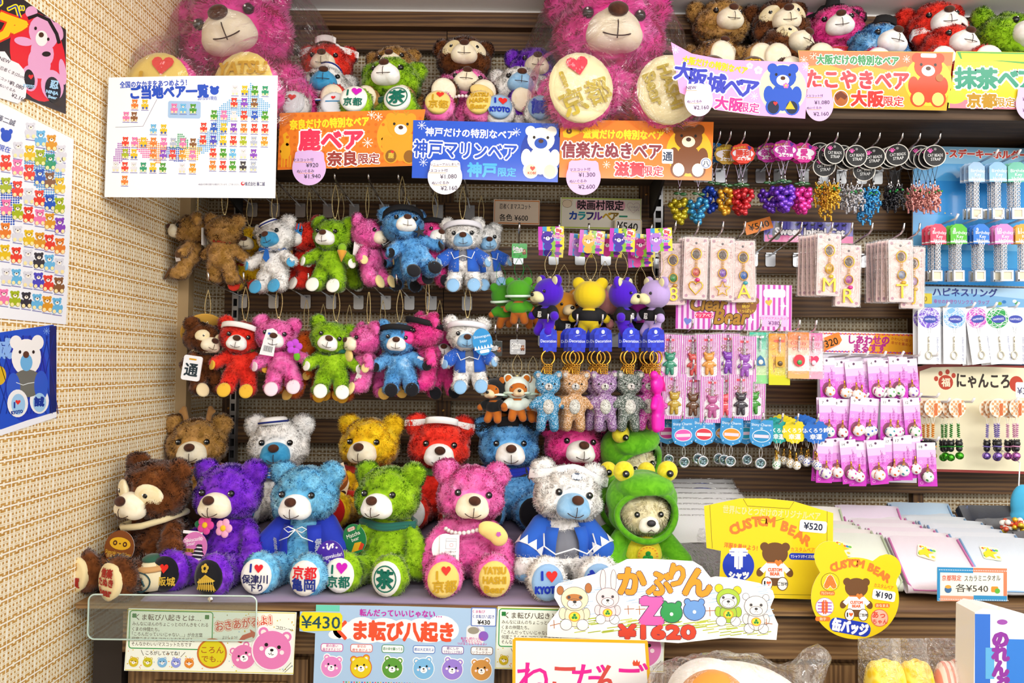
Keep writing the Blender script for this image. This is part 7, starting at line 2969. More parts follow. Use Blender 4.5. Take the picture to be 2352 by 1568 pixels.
CHK = cv_mesh('tag', 44, 44, .00104, _chk, ring(22, 22, 22), 'f2e4d0', .3)
_b = MB()
_b.tube([(.0028 * math.cos(k * 1.1), .0028 * math.sin(k * 1.1), -.06 - k * .00085) for k in range(40)], .0013, 4)
COILM = _b.mesh('coil', [plain('e8901c', .4)], True)
_b = MB().ell((0, 0, 0), (.0088, .008, .008), 12, 8).ell((0, 0, -.012), (.0075, .007, .008), 10, 7)
for s in (-1, 1):
    _b.ell((s * .006, 0, .007), (.003, .002, .004), 8, 5)
KCAT = _b.mesh('black_cat', [plain('16161a', .25, 0, .5)], True)
_b = MB().tube([(.0078 * math.cos(a), .0075 * math.sin(a), -.0065) for a in [2 * PI * i / 12 for i in range(12)]], .0015, 5, 0, None, True)
KBAND = _b.mesh('cat_collar', [plain('e8901c', .4)], True)
KBELL = MB().ell((0, 0, 0), (.0095, .0095, .009), 12, 8).mesh('bell', [plain('3a9a2a', .15, .8)], True)
for i, (px, c, bc, n, nm) in enumerate(((2136, 'e8901c', 'c8a020', 3, 'orange'), (2190, '2a8a2a', '4ab02a', 4, 'green'), (2286, '8a7ac8', '9a7ad8', 3, 'violet'), (2330, 'e0a0c8', 'c87ac8', 3, 'pink'))):
    for j in range(n):
        t = thing('cat_bell_strap', 'black cat bell strap with a %s coil on the cream board, %s' % (nm, ('front', 'second', 'third', 'fourth')[j]), 'bell strap', P(px - j * 12 + 8, 914 + j, 1.80 + j * .012), (0, R(g8.uniform(-3, 3)), R(g8.uniform(-10, 10))), 'cat bell straps on the cream board')
        inst('tag', CHK, t)
        inst('cord', CORDM, t, [plain('f0ece4', .8)], (0, 0, -.004))
        inst('coil', COILM, t, [plain(c, .4)])
        k = inst('black_cat', KCAT, t, None, (0, 0, -.108))
        inst('cat_collar', KBAND, k, [plain(c, .4)])
        inst('bell', KBELL, t, [plain(bc, .15, .8)], (0, 0, -.137 - .004 * (j % 2)))
    pegs(nb_, px, 922, BB, .085)

# ---------------------------------------------------------------- glitter bear key rings
_b = MB()
for v, f in ((RB[0] * 1.18, RB[1]),):
    _b.add(v, f)
RBM = _b.mesh('glitter_bear', [rhine('2a9ad0')], True)
BELM = MB().ell((0, 0, 0), (.013, .004, .017), 16, 9).mesh('belly_patch', [rhine('d8d8d0')], True)
FACEM = MB().ell((0, 0, 0), (.0095, .004, .0085), 14, 8).mesh('muzzle_patch', [rhine('e4e0dc')], True)
_b = MB().ell((0, 0, 0), (.0024, .0015, .0018), 8, 5)
_b.tube([(-.004, 0, -.005), (-.001, -.0005, -.006), (0, 0, -.002), (.001, -.0005, -.006), (.004, 0, -.005)], .0006, 4)
FN = _b.mesh('nose', [BLACKP], True)
DE = MB().ell((0, 0, 0), (.0024, .0018, .0024), 10, 6).mesh('eye', [BLACKP], True)


def _dec(cv):
    cv.t(20, 31, 'Decoration', 8.5, 'e4ecfa', .008, 2, 36)
    for i in range(4):
        for j in range(5):
            if (i + j) % 2:
                cv.rect(1 + i * 9.5, 6 + j * 10, 10.5 + i * 9.5, 16 + j * 10, '1a2ab8', 1)
    cv.line([(15, 20), (26, 17)], .8, 'c8d4f0', 2)
    cv.ell(20, 10, 4, 5, 'c8d0e0', 2, 12)


DECM = cv_mesh('tag', 40, 54, .00098, _dec, [(0, 14), (6, 4), (14, 0), (26, 0), (34, 4), (40, 14), (40, 46), (32, 46), (32, 54), (8, 54), (8, 46), (0, 46)], '1e36cc', .5, .0012)
_b = MB().tube([(.0165 * math.cos(a), 0, -.068 + .0165 * math.sin(a)) for a in [2 * PI * i / 24 for i in range(24)]], .0022, 7, 0, None, True)
DRING = _b.mesh('split_ring', [GOLD], True)
g7 = random.Random(17)
_b = MB()
for s in range(3):
    for k in range(9):
        _b.tube([((s - 1) * .006 * (1 - k / 12) + .003 * math.cos(a), .002 * ((k + s) % 2) - .002 * s, -.086 - k * .005 + .0038 * math.sin(a)) for a in [2 * PI * i / 7 for i in range(7)]], .001, 4, 0, None, True)
_b.ell((-.008, -.004, -.122), .0062, 12, 8)
_b.tube([(-.011, 0, -.088), (-.017, 0, -.105), (-.013, 0, -.12), (-.007, 0, -.105), (-.011, 0, -.088)], .0014, 5)
DCH = _b.mesh('gold_chain', [GOLD], True)
_b = MB()
for i in range(14):
    a = 2 * PI * i / 14
    _b.tube([(.002 * math.cos(a), .002 * math.sin(a), 0), (.005 * math.cos(a), .004 * math.sin(a), -.014), (.007 * math.cos(a), .005 * math.sin(a), -.032)], .0011, 4)
TASM = _b.mesh('tassel', [plain('2a9aa8', .6)], True)
for i, (px, c, tc_, n, nm, back) in enumerate(((1260, '2a9ad0', '2a9aa8', 1, 'sky blue', 0), (1327, 'd8a060', 'c8902a', 3, 'caramel', 0), (1385, 'a070b0', '8a3ac8', 3, 'mauve', 0), (1450, '5a6a62', '5a6a70', 2, 'dark grey', 0), (1506, 'e83ac0', 'e0208a', 3, 'magenta', 1))):
    for j in range(n):
        lab = 'glittering %s bear key ring with a royal blue tag%s' % (nm, (', front of its hook' if not back else ', turned to show its plain back') if j == 0 else (', second on its hook', ', third on its hook')[j - 1])
        t = thing('glitter_bear_key_ring', lab, 'key ring', P(px - j * 10 + 0, 752 + j, 1.70 + j * .022), (0, R(g7.uniform(-2, 2)), R(g7.uniform(-8, 8) - (8 if j else 0))), 'glitter bear key rings')
        inst('tag', DECM, t, None, (0, 0, 0), (0, 0, 0))
        inst('split_ring', DRING, t, None, (0, .004, 0), (0, 0, R(20)))
        inst('gold_chain', DCH, t, None, (0, .0, 0))
        inst('tassel', TASM, t, [plain(tc_, .6)], (.012, 0, -.112))
        flip = back and j == 0
        b_ = inst('glitter_bear', RBM, t, [plain('e81ab0', .3) if flip else rhine(c)], (0, 0, -.172), (0, 0, R(60 if flip else 0)))
        if not flip:
            inst('belly_patch', BELM, b_, None, (0, -.0115, -.006))
            m_ = inst('muzzle_patch', FACEM, b_, None, (0, -.0125, .039))
            inst('nose', FN, m_, None, (0, -.0042, .002))
            for s in (-1, 1):
                inst('eye', DE, b_, None, (s * .0135, -.0122, .045))
                inst('ear_patch', FACEM, b_, [rhine('e4e0dc')], (s * .0236, -.0085, .065), scale=(.5, .6, .6))
    hook(hx(px, 1.69), P(1300, 790, 1.95).z + .012, .26, '%s steel hook in the row of glitter bear key rings' % nth(i), 1.957, 'steel hooks on the slats', .02)

# ---------------------------------------------------------------- smooth big-headed mascots
BHB = soft([('e', (0, 0, -.098), (.027, .023, .028)), ('l', (.022, -.003, -.085), (.044, -.014, -.1), .011, .0115), ('l', (-.022, -.003, -.085), (-.044, -.014, -.1), .011, .0115),
            ('l', (.013, -.003, -.118), (.018, -.012, -.138), .0145, .0135), ('l', (-.013, -.003, -.118), (-.018, -.012, -.138), .0145, .0135)], .0026, 4)
BHH = soft([('e', (0, 0, -.04), (.042, .036, .037)), ('e', (.03, 0, -.01), (.0165, .009, .0165)), ('e', (-.03, 0, -.01), (.0165, .009, .0165))], .0026, 3)
_b = MB()
_b.add(*BHB)
BHBM = _b.mesh('body', [CREAMF], True)
_b = MB()
_b.add(*BHH)
BHHM = _b.mesh('head', [CREAMF], True)
_b = MB()
_b.add(*soft([('e', (0, 0, -.096), (.0295, .0255, .022)), ('l', (.022, -.003, -.085), (.032, -.008, -.092), .0135, .0145), ('l', (-.022, -.003, -.085), (-.032, -.008, -.092), .0135, .0145)], .0026, 3))
SHIRTM = _b.mesh('shirt', [plain('17171c', .85)], True)
INEARM = MB().ell((0, 0, 0), (.011, .003, .012), 12, 7).mesh('inner_ear', [CREAMF], True)
_c = Cv()
_c.t(0, 0, '忍', 14, 'f0f0f0', .03, 1)
NIN = _c.mesh('shirt_character', lambda x, y: (x * .001, -y * .001))
CHG = chain_mesh(.06, .03, .0014, 'ball_chain', PALEG)


def colour_tag(c):
    def f(cv):
        for i, k in enumerate(('c83ac0', '3a9ad8', 'e8d83a', '8ac03a', 'c83ac0', 'e8d83a')):
            cv.rect(i * 10, 0, i * 10 + 10, 54, k, 1)
        cv.face(22, 26, 15, c, L=2)
        cv.ell(22, 46, 10, 9, c, 2)
        cv.ell(48, 9, 10, 7, 'f4f0e8', 3)
        cv.t(48, 9, 'Big', 9, 'd8303a', .03, 4)
        cv.t(46, 22, 'Colorful', 7, 'e8408a', .02, 4, out='f4f4f4', ow=.08)
        cv.t(46, 30, 'Bear', 8, '3a8ac0', .02, 4, out='f4f4f4', ow=.08)
        cv.ell(47, 45, 9, 4, '5a2a9a', 3)
        cv.ell(30, 4, 2.5, 2.5, '6a6a6a', 4, 8)
    return cv_mesh('tag', 60, 54, .00098, f, rr(30, 27, 60, 54, 5), 'e8d83a', .5)


def bighead(lab, px, py, y, yaw, c, mzc, tag_=None, shirt=True, roll=0, sc_=1.0, grp='colourful big-headed mascots', ear=None, chain_m=None, nm='big_head_mascot', mask=None, tagrot=0, paw=None):
    f = velour(c)
    t = thing(nm, lab, 'mascot', P(px, py, y), (0, R(roll), R(yaw)), grp, sc_)
    b = inst('body', BHBM, t, [velour(paw) if paw else f])
    h = inst('head', BHHM, t, [f])
    inst('muzzle', MUZM, h, [velour(mzc)], (0, -.034, -.053), scale=(.5, .62, .5))
    inst('nose', NOSEM, h, [BLACKP], (0, -.054, -.048), scale=.45)
    for s in (-1, 1):
        inst('eye', EYEM, h, None, (s * .021, -.0325, -.038), scale=.5)
        inst('inner_ear', INEARM, h, [velour(ear or mzc)], (s * .03, -.008, -.01))
    if shirt:
        sh_ = inst('shirt', SHIRTM, t)
        inst('shirt_character', NIN, sh_, None, (0, -.0262, -.096))
    if chain_m is not False:
        inst('chain', CHG, t, [chain_m or PALEG], (0, .002, 0), (0, 0, R(-yaw)), (1, 1, 1.15))
    if tag_:
        inst('tag', tag_, t, None, (0, -.004, .115 / sc_ if sc_ > .8 else .118), (0, R(tagrot - roll), R(-yaw)), 1 if sc_ < .8 else 1 / sc_)
    return t, h, b


CTG = {c: colour_tag(c) for c in ('4a2aa8', 'f0b030', 'b07ad8', 'd83a9a')}
for px, py, y, yaw, c, m_, tg, nm, rl in ((1262, 636, 1.72, -52, '4a18c0', 'dcd8a8', '4a2aa8', 'violet mascot in a black shirt turned toward the green ninja mascots', 4), (1296, 668, 1.80, 20, 'd8902a', 'e8d0a0', None, 'orange mascot in a black shirt hidden behind the violet one', 0),
                                      (1356, 642, 1.74, 168, 'e0c41c', 'f0e8b0', 'f0b030', 'yellow mascot seen from behind in a black shirt', -2), (1388, 660, 1.81, -60, 'e89a9a', 'f0e0d0', None, 'salmon mascot behind the yellow one', 0),
                                      (1430, 640, 1.73, 56, '4a18c0', 'dcd8a8', '4a2aa8', 'violet mascot in a black shirt turned toward the lavender one', -4), (1472, 672, 1.79, 176, 'c83ab8', 'e8c8e0', 'd83a9a', 'magenta mascot seen from behind, between the violet and lavender ones', 2),
                                      (1508, 640, 1.72, -62, 'b8a0d8', 'e4dca8', 'b07ad8', 'lavender mascot in a black shirt turned toward the violet one', 6)):
    bighead(nm, px, py, y, yaw, c, m_, CTG.get(tg), roll=rl, sc_=.9)
for i, (px, c) in enumerate(((1277, '4a2aa8'), (1345, 'b07ad8'), (1412, 'd83a9a'), (1488, 'd83a9a'))):
    hook(hx(px + 6, 1.74), P(1300, 592, 1.95).z, .22, '%s steel hook in the row of colourful mascots' % nth(i), 1.957, 'steel hooks on the slats', .02)
    tag(inst('hang_tag', CTG[c], None, None, P(px - 8, 538, 1.775), (0, R(4), R(8))), '%s striped hang tag seen behind the front tag on the colourful mascot row' % nth(i), 'hang tag')


def ninja_tag(c, c2):
    def f(cv):
        for x, y in ((8, 40), (30, 44), (44, 36)):
            cv.ell(x, y, 5, 4, c2, 1, 8)
        cv.t(24, 20, 'Ninja', 15, 'f4f4f4', .06, 2, 36, rot=6)
        cv.t(24, 20, 'Ninja', 15, '16161a', .0, 4, 36, rot=6)
        cv.t(18, 31, 'BEAR', 6, 'f4f4f4', .02, 2, 22)
        cv.bear(44, 30, 20, '8a4a20', 'f0d8b8', '2a2a2a', 2, 8)
        cv.ell(26, 5, 2.5, 2.5, '6a6a6a', 2, 8)
    return cv_mesh('tag', 54, 52, .00094, f, rr(27, 26, 54, 52, 5), c, .5)


NT = {'g': ninja_tag('2a9a3a', '1f7a2c'), 'k': ninja_tag('2c3230', '48504c'), 's': ninja_tag('a8aaae', 'c4c6ca')}
MASKB = MB().tube([(.0425 * math.cos(2 * PI * i / 24), .0365 * math.sin(2 * PI * i / 24), -.058 - .003 * math.sin(2 * PI * i / 24)) for i in range(24)], .0045, 6, 0, None, True).mesh('mask_band', [plain('d8f0e0', .8)], True)
FPM = MB().ell((0, 0, 0), (.03, .014, .024), 16, 9).mesh('face_patch', [velour('b8641c')], True)


def ninja(lab, px, py, y, yaw, c, tg, cm, roll=0):
    t, h, b = bighead(lab, px, py, y, yaw, c, 'e8d0a8', NT[tg] if tg else None, False, roll, .7, 'small ninja mascots', 'b8641c', cm, 'ninja_mascot', paw='b8641c')
    inst('face_patch', FPM, h, None, (0, -.027, -.046))
    mb_ = inst('mask_band', MASKB, h, None, (0, 0, .0))
    inst('ninja_suit', SHIRTM, t, [velour(c)], scale=(1.04, 1.04, 1.06), loc=(0, 0, .004))
    return t


GCH, KCH = plain('1f9a4a', .3, .8), plain('26282a', .3, .8)
ninja('green ninja mascot seen from behind with a pale band, under the green tag', 1192, 640, 1.74, 170, '4a9a20', 'g', GCH)
ninja('green ninja mascot behind and beside the front green one', 1152, 652, 1.78, -150, '3f8a1c', None, GCH, 8)
ninja('green ninja mascot at the rear of its hook, mostly hidden', 1214, 655, 1.81, 30, '4a9a20', None, GCH, -6)
ninja('black ninja mascot turned to the samurai mascots', 1136, 866, 1.74, -24, '16181a', 'k', KCH)
ninja('black ninja mascot tucked between the black and white ones', 1160, 872, 1.78, 40, '16181a', None, KCH)
ninja('white ninja mascot with a brown face, under the grey tag', 1188, 862, 1.73, 8, 'd8e4dc', 's', PALEG)
ninja('white ninja mascot in side view beside the sky blue glitter bear', 1224, 866, 1.76, 60, 'd8e4dc', None, PALEG, 3)
for i, (px, py) in enumerate(((1192, 540), (1140, 770), (1190, 768))):
    hook(hx(px, 1.74), P(1300, py + (52 if py < 600 else 30), 1.95).z, .22, 'steel hook holding the %s ninja mascots' % ('green', 'black', 'white')[i], 1.957, 'steel hooks on the slats', .02)
# ---------------------------------------------------------------- signs and goods along the counter
def kuma(label, dx, dy):
    cv = Cv(.00015)
    g = random.Random(4)
    X = lambda x: x + dx
    Y = lambda y: y + dy
    for i in range(210):
        x, y = g.uniform(294, 672), g.uniform(1406, 1538)
        if x < 489 and y < 1493:
            continue
        cv.ell(X(x), Y(y), g.choice((.9, 1.4, 1.8)), 1.5, g.choice(('d0c020', 'd8b830', 'e8a060', 'a8c8e0')), 1, 6)
    cv.line([(X(x), Y(y)) for x, y in quad(293, 1405, 674, 1540)], 1.6, 'd8cc30', 1, True)
    cv.poly([(X(x), Y(y)) for x, y in rr(393, 1449, 188, 84, 6)], 'f0f6ea', 1)
    cv.line([(X(x), Y(y)) for x, y in rr(393, 1449, 188, 84, 6)], 2.2, '2a9a4c', 2, True)
    BRT = '4a3420'
    cv.t(X(386), Y(1421), 'くま転び八起きとは…', 13, BRT, .012, 2, 148)
    for x in (309, 474):
        for a in range(4):
            cv.ell(X(x + 3 * math.cos(a * PI / 2 + .8)), Y(1418 + 3 * math.sin(a * PI / 2 + .8)), 3, 3, '1f7a34', 3, 10)
    for tx, y, w_ in (('みんなにほんのちょこっとのげんきをくれる', 1436, 172), ('くまの仲間たち。', 1448, 62), ('「ころんだっていいじゃない…」が合言葉', 1459, 160), ('何度ころんでもコロンとおきあがる。', 1470, 142), ('そんなかわいいマスコットたちです', 1481, 136)):
        cv.t(X(305), Y(y), tx, 8.5, BRT, .006, 2, w_, al='l')
    cv.t(X(376), Y(1501), 'ころがしてみてね！', 9, BRT, .006, 2, 76)
    cv.line([(X(327), Y(1495)), (X(333), Y(1507))], 1, BRT, 2)
    cv.line([(X(427), Y(1498)), (X(417), Y(1509))], 1, BRT, 2)
    for x, c, r in ((311, 'd0b820', 10), (343, 'c8c020', 10), (376, '7ab4e0', -6), (407, '8a98e0', 8), (437, 'e08a30', 0)):
        cv.face(X(x), Y(1522), 11, c, r, 2, None, 16)
    cv.ell(X(488), Y(1499), 34, 34, 'c8702c', 4, 30)
    cv.ell(X(488), Y(1499), 30, 30, 'd8cc1c', 5, 30)
    cv.t(X(489), Y(1491), 'ころん', 15, 'a85a1c', .012, 6, 50)
    cv.t(X(490), Y(1511), 'でも…', 14, 'a85a1c', .012, 6, 50)
    cv.t(X(557), Y(1430), 'おきあがるよ！', 20, 'd85a44', .02, 3, 126, rot=-8, out='f8f0e8', ow=.08, out2='e8803a', ow2=.13)
    cv.t(X(650), Y(1440), 'コロンっ♪', 8, BRT, .006, 2, 38, rot=8)
    cv.t(X(527), Y(1462), 'よいしょっ♪', 8, BRT, .006, 2, 34, rot=-4)
    cv.poly([(X(x), Y(y)) for x, y in ((545, 1472), (556, 1457), (574, 1450), (572, 1443), (587, 1452), (582, 1466), (578, 1460), (562, 1466), (553, 1475))], 'c8502c', 3)
    cv.face(X(560), Y(1505), 27, 'e07cb4', -26, 4, 'f8f0f4')
    cv.face(X(624), Y(1488), 43, 'e07cb8', 10, 10, 'f8f0f4', 36)
    for a, b in (((650, 1536), (668, 1516)), ((654, 1538), (671, 1522))):
        cv.line([(X(a[0]), Y(a[1])), (X(b[0]), Y(b[1]))], 1, BRT, 2)
    return sheet('counter_poster', label, 'poster', cv, [(X(295), Y(1402)), (X(677), Y(1403)), (X(673), Y(1543)), (X(290), Y(1542))], 1.398, 'eef4ea', .15)


kuma('pale poster of pink round bears and a green framed text, behind the clear panel', 0, 0)
kuma('second copy of the round bear poster, half hidden behind the hand-drawn zoo sign', 849, -4)
cv = Cv(.00015)
cv.t(917, 1411, '転んだっていいじゃない…', 15, 'c01ca8', .02, 3, 186)
for x, y, rx, ry in ((790, 1452, 26, 20), (830, 1448, 36, 27), (880, 1450, 42, 28), (925, 1446, 30, 22), (965, 1448, 36, 27), (1010, 1442, 36, 28), (1030, 1446, 20, 22), (840, 1462, 40, 18), (980, 1458, 40, 18), (770, 1462, 16, 10)):
    cv.ell(x, y, rx, ry, 'f2f4f8', 1, 22)
cv.t(905, 1451, 'くま転び八起き', 40, 'e4512c', .03, 3, 262)
for x, c, b_, t1, t2, r in ((763, 'e088c8', 'c83a9a', '君の思い', '届きますように', 10), (830, 'e0c81c', 'd84a3a', '幸せの', '扉をあけよう', -8), (901, '5a9a3a', '2a8a4a', '君の幸せ願ってる', '', 8), (972, '7ab8e4', '2a6ac0', '君は大丈夫だよ', '', -8), (1037, '9a80d8', '6a3a9a', '君にしか', 'できないことがある', 10), (1103, 'd0944a', '7a5a4a', 'たまには', 'リラックス〜', -6)):
    cv.face(x, 1534, 23, c, r, 2, 'f0f4f8' if c != 'e0c81c' else 'd8702c', 28)
    q = rr(x, 1491, 49, 17, 5)
    cv.poly(q, 'f8f8fa', 1)
    cv.line(q, 1.4, b_, 2, True)
    if t2:
        cv.t(x, 1487, t1, 6, b_, .008, 3)
        cv.t(x, 1495, t2, 6, b_, .008, 3, 42)
    else:
        cv.t(x, 1491, t1, 6.5, b_, .012, 3, 44)
for i in range(40):
    cv.rect(790 + i * 6, 1566, 793 + i * 6, 1569, ('e8405a', '3a9a4a', 'e0c020', '3a6ac8')[i % 4], 1)
cv.rr(1067, 1434, 1108, 1476, 10, 'e4e8ec', 1)
cv.ell(1083, 1446, 13, 8, '9a9484', 2)
cv.ell(1106, 1458, 11, 11, '8a5ac0', 2)
cv.line([(1090, 1436), (1102, 1450)], .8, '8a5ac0', 2)
for i, tx in enumerate(('転がし終わったら', '好きなところに', 'つけることもできるよ♪')):
    cv.t(1080, 1464 + i * 6, tx, 5.5, 'd83a9a', .01, 3)
cv.rr(1077, 1394, 1134, 1436, 2, '5a7ac8', 4)
cv.rr(1079, 1396, 1132, 1434, 2, 'f8f8fa', 5)
cv.t(1080, 1403, 'くま転び', 6.5, 'c03a9a', .015, 6, al='l')
cv.t(1105, 1414, 'くま転び八起き', 7.5, '2a50a8', .015, 6, 49)
cv.t(1106, 1427, '¥430', 12, '1c1c1c', .02, 6)
cv.rect(724, 1396, 778, 1410, '6ad0b8', 1)
cv.t(736, 1435, '¥430', 33, '1f4a5a', .012, 6, 88)
cv.poly([(688, 1424), (694, 1412), (780, 1413), (785, 1420), (784, 1452), (760, 1453), (698, 1456), (688, 1448)], 'e8dc1c', 4)
sheet('counter_poster', 'light blue poster with six round bear faces and red lettering on the counter front', 'poster', cv, [(724, 1396), (930, 1395), (1135, 1397), (1130, 1690), (722, 1690), (724, 1460), (688, 1456), (688, 1412), (724, 1411)], 1.395, 'a9c8e8', .2)

# hand-drawn zoo sign
cv = Cv(.00015)
q = lambda x, y: (1130 + x / 3.51, 1240 + y / 3.51)
zo = [q(*p) for p in ((515, 395), (545, 370), (840, 290), (870, 265), (1000, 215), (1090, 170), (1250, 163), (1430, 168), (1620, 175), (1690, 215), (1760, 300), (1800, 290), (1950, 300), (2150, 335), (2255, 390), (2270, 440), (2235, 520), (2295, 650), (2280, 772), (1900, 762), (1500, 812), (1230, 800), (700, 790), (458, 785), (460, 690), (560, 560), (510, 480))]
gz = random.Random(6)
for i in range(70):
    x, y = gz.choice(((gz.uniform(540, 860), gz.uniform(350, 620)), (gz.uniform(1030, 1230), gz.uniform(400, 520)), (gz.uniform(1700, 1850), gz.uniform(400, 500)), (gz.uniform(2080, 2200), gz.uniform(330, 620))))
    cv.line([q(x, y), q(x + 70, y - 12)], 1.6, 'b4cce4', 1)
for i in range(90):
    x, y = gz.choice(((gz.uniform(530, 1150), gz.uniform(640, 750)), (gz.uniform(1680, 2150), gz.uniform(640, 750)), (gz.uniform(1050, 1700), gz.uniform(640, 700))))
    cv.line([q(x, y), q(x + 90, y - 14)], 2, gz.choice(('b4c040', 'c4cc5a', 'a8b838')), 1)
for x in (500, 1090, 1180, 1740, 2190):
    cv.line([q(x - 20, 700 if x == 500 else 560 if x < 2000 else 640), q(x + 60, 680 if x == 500 else 555 if x < 2000 else 650)], 1.6, 'b06a3a', 2)
    cv.line([q(x + 10, 655 if x == 500 else 530 if x < 2000 else 610), q(x + 14, 720 if x == 500 else 600 if x < 2000 else 690)], 1.6, 'b06a3a', 2)
for ch, x, y, h, r in (('か', 1452, 1337, 58, 0), ('ぶ', 1514, 1340, 52, -4), ('り', 1555, 1322, 48, 8), ('ん', 1602, 1336, 60, 4)):
    cv.t(x, y, ch, h, 'e8981c', .035, 3, rot=r, out='3a2858', ow=.02)
cv.t(1496, 1402, 'Z', 62, 'e860b0', .06, 4, out='3a2858', ow=.02)
for x in (1483, 1513):
    cv.ell(x, 1376, 11, 9, '3a2858', 3)
    cv.ell(x, 1376, 9.5, 7.5, 'e860b0', 4)
for x, c, y in ((1542, '2f9a50', 1405), (1594, '6a9ad8', 1399)):
    for s in (-1, 1):
        cv.ell(x + s * 16, y - 19, 8, 8, '3a2858', 3)
        cv.ell(x + s * 16, y - 19, 6.5, 6.5, c, 4)
    cv.ell(x, y, 26, 23, '3a2858', 3)
    cv.ell(x, y, 24.5, 21.5, c, 4)
    cv.ell(x, y + 3, 4, 4, 'f0f4f0', 5)
cv.t(1509, 1448, '¥1620', 34, 'd8452c', .05, 4, 172, rot=-1, out='3a2858', ow=.025)
OUT = '5a5050'


def toon(x, y, s, c, ears, hood=None):
    def e(cx, cy, a, b, cc, L, lw=.9):
        cv.ell(x + cx * s, y + cy * s, a * s, b * s, cc, L)
        cv.line(ring(x + cx * s, y + cy * s, a * s, b * s), lw, OUT, L + 1, True)
    for cx, cy, a, b, cc in ears:
        e(cx, cy, a, b, cc, 2)
    for sx in (-1, 1):
        e(sx * 24, 18, 8, 12, hood or c, 2)
    e(0, 22, 20, 22, hood or c, 3)
    for sx in (-1, 1):
        e(sx * 17, 40, 12, 11, 'f4f0ea', 4)
    e(0, -12, 28, 24, hood or c, 5)
    if hood:
        e(0, -7, 21, 17, 'f4f0e8', 7)
    e(0, -2, 15, 10, 'f6f4f0', 8)
    for sx in (-1, 1):
        cv.ell(x + sx * 12 * s, y - 15 * s, 3.4 * s, 3.4 * s, '4a4648', 10, 10)
    cv.ell(x, y - 6 * s, 4 * s, 3 * s, '3a3638', 10, 10)
    cv.line([(x - 4 * s, y + 2 * s), (x, y - 2 * s), (x + 4 * s, y + 2 * s)], .8, OUT, 10)
    cv.ell(x, y + 24 * s, 12 * s, 10 * s, 'e8902a', 5)
    cv.ell(x, y + 24 * s, 10 * s, 8.5 * s, 'f0d83a', 6)
    for a in range(3):
        cv.ell(x + 3.4 * s * math.cos(a * 2.1 - 1.57), y + 24 * s + 3.4 * s * math.sin(a * 2.1 - 1.57), 3 * s, 3 * s, '1f8a3a', 7, 8)


toon(1322, 1392, 1.1, 'f4e4c0', ((-30, -28, 7, 9, 'b87038'), (28, -34, 7, 10, 'b87038')))
cv.ell(1321, 1376, 19, 8, 'c07a3c', 8)
toon(1397, 1386, .92, 'f8d8dc', ((-12, -54, 7, 26, 'f8dce0'), (14, -54, 7, 26, 'f8dce0')))
toon(1671, 1383, .95, 'f4f0e8', ((-22, -36, 10, 10, 'd8d020'), (22, -32, 10, 10, 'd8d020')), 'a8c83a')
toon(1734, 1398, .95, 'e8e4e0', ((-24, -34, 8, 8, 'f0eeec'), (24, -32, 8, 8, 'f0eeec')))
sheet('zoo_sign', 'hand-drawn cut-out zoo sign with orange lettering and coloured-pencil animals', 'sign', cv, zo, 1.37, 'f7f6f4', .5, pitch=-4)
cv = Cv()
cv.line([(1181, 1471), (1482, 1471)], 7, 'e6b41c', 1)
cv.line([(1181, 1471), (1184, 1660)], 7, 'e6b41c', 1)
cv.line([(1480, 1471), (1498, 1660)], 7, 'e6b41c', 1)
for ch, x, c in (('ね', 1228, 'e8289a'), ('こ', 1298, 'd8504a'), ('だ', 1352, 'e8289a'), ('ん', 1398, 'd8504a'), ('ご', 1450, 'e8289a')):
    cv.t(x, 1560, ch, 74, c, .012, 2)
cv.poly([(1450, 1520), (1453, 1512), (1457, 1518), (1460, 1511), (1463, 1518), (1467, 1514), (1466, 1526), (1452, 1526)], 'e0502c', 2)
sheet('handwritten_sign', 'white handwritten sign with a yellow tape border and pink lettering below the zoo sign', 'sign', cv, [(1177, 1467), (1480, 1467), (1500, 1664), (1181, 1664)], 1.33, 'f6f6f8', .6, pitch=3)


# yellow cut-out signs
def customs(cv, x, y, s):
    """a brown bear seen from behind in a lettered shirt"""
    B_ = '6a4420'
    for sx in (-1, 1):
        cv.ell(x + sx * 26 * s, y - 52 * s, 11 * s, 11 * s, B_, 2)
        cv.ell(x + sx * 36 * s, y + 10 * s, 9 * s, 12 * s, B_, 2, rot=sx * -25)
    cv.ell(x, y - 36 * s, 32 * s, 27 * s, B_, 2, 28)
    cv.ell(x, y + 22 * s, 22 * s, 22 * s, B_, 2)
    cv.poly([(x - 20 * s, y - 14 * s), (x + 20 * s, y - 14 * s), (x + 38 * s, y + 4 * s), (x + 28 * s, y + 13 * s), (x + 22 * s, y + 6 * s), (x + 24 * s, y + 24 * s), (x - 24 * s, y + 24 * s), (x - 22 * s, y + 6 * s), (x - 28 * s, y + 13 * s), (x - 38 * s, y + 4 * s)], 'f8f6f2', 3)
    cv.t(x, y + 4 * s, 'CUSTOM', 9.5 * s, 'e0602a', .03, 4, 34 * s)
    cv.t(x, y + 14 * s, 'BEAR', 9.5 * s, 'e0602a', .03, 4, 23 * s)
    cv.line([(x - 20 * s, y - 13 * s), (x + 20 * s, y - 13 * s)], 3 * s, 'e87830', 4)
    cv.heart(x + 8 * s, y - 12 * s, 9 * s, 'f08030', 5)
    for sx in (-1, 1):
        cv.ell(x + sx * 19 * s, y + 38 * s, 14 * s, 17 * s, B_, 4)
        cv.ell(x + sx * 19 * s, y + 38 * s, 12 * s, 15 * s, 'f8f6f2', 5)
    cv.t(x - 25 * s, y + 38 * s, 'I', 13 * s, '1c1c1c', .05, 6)
    cv.heart(x - 15 * s, y + 38 * s, 6 * s, 'f06030', 6)
    cv.t(x + 19 * s, y + 38 * s, 'ご当地', 8 * s, '1c1c1c', .02, 6)


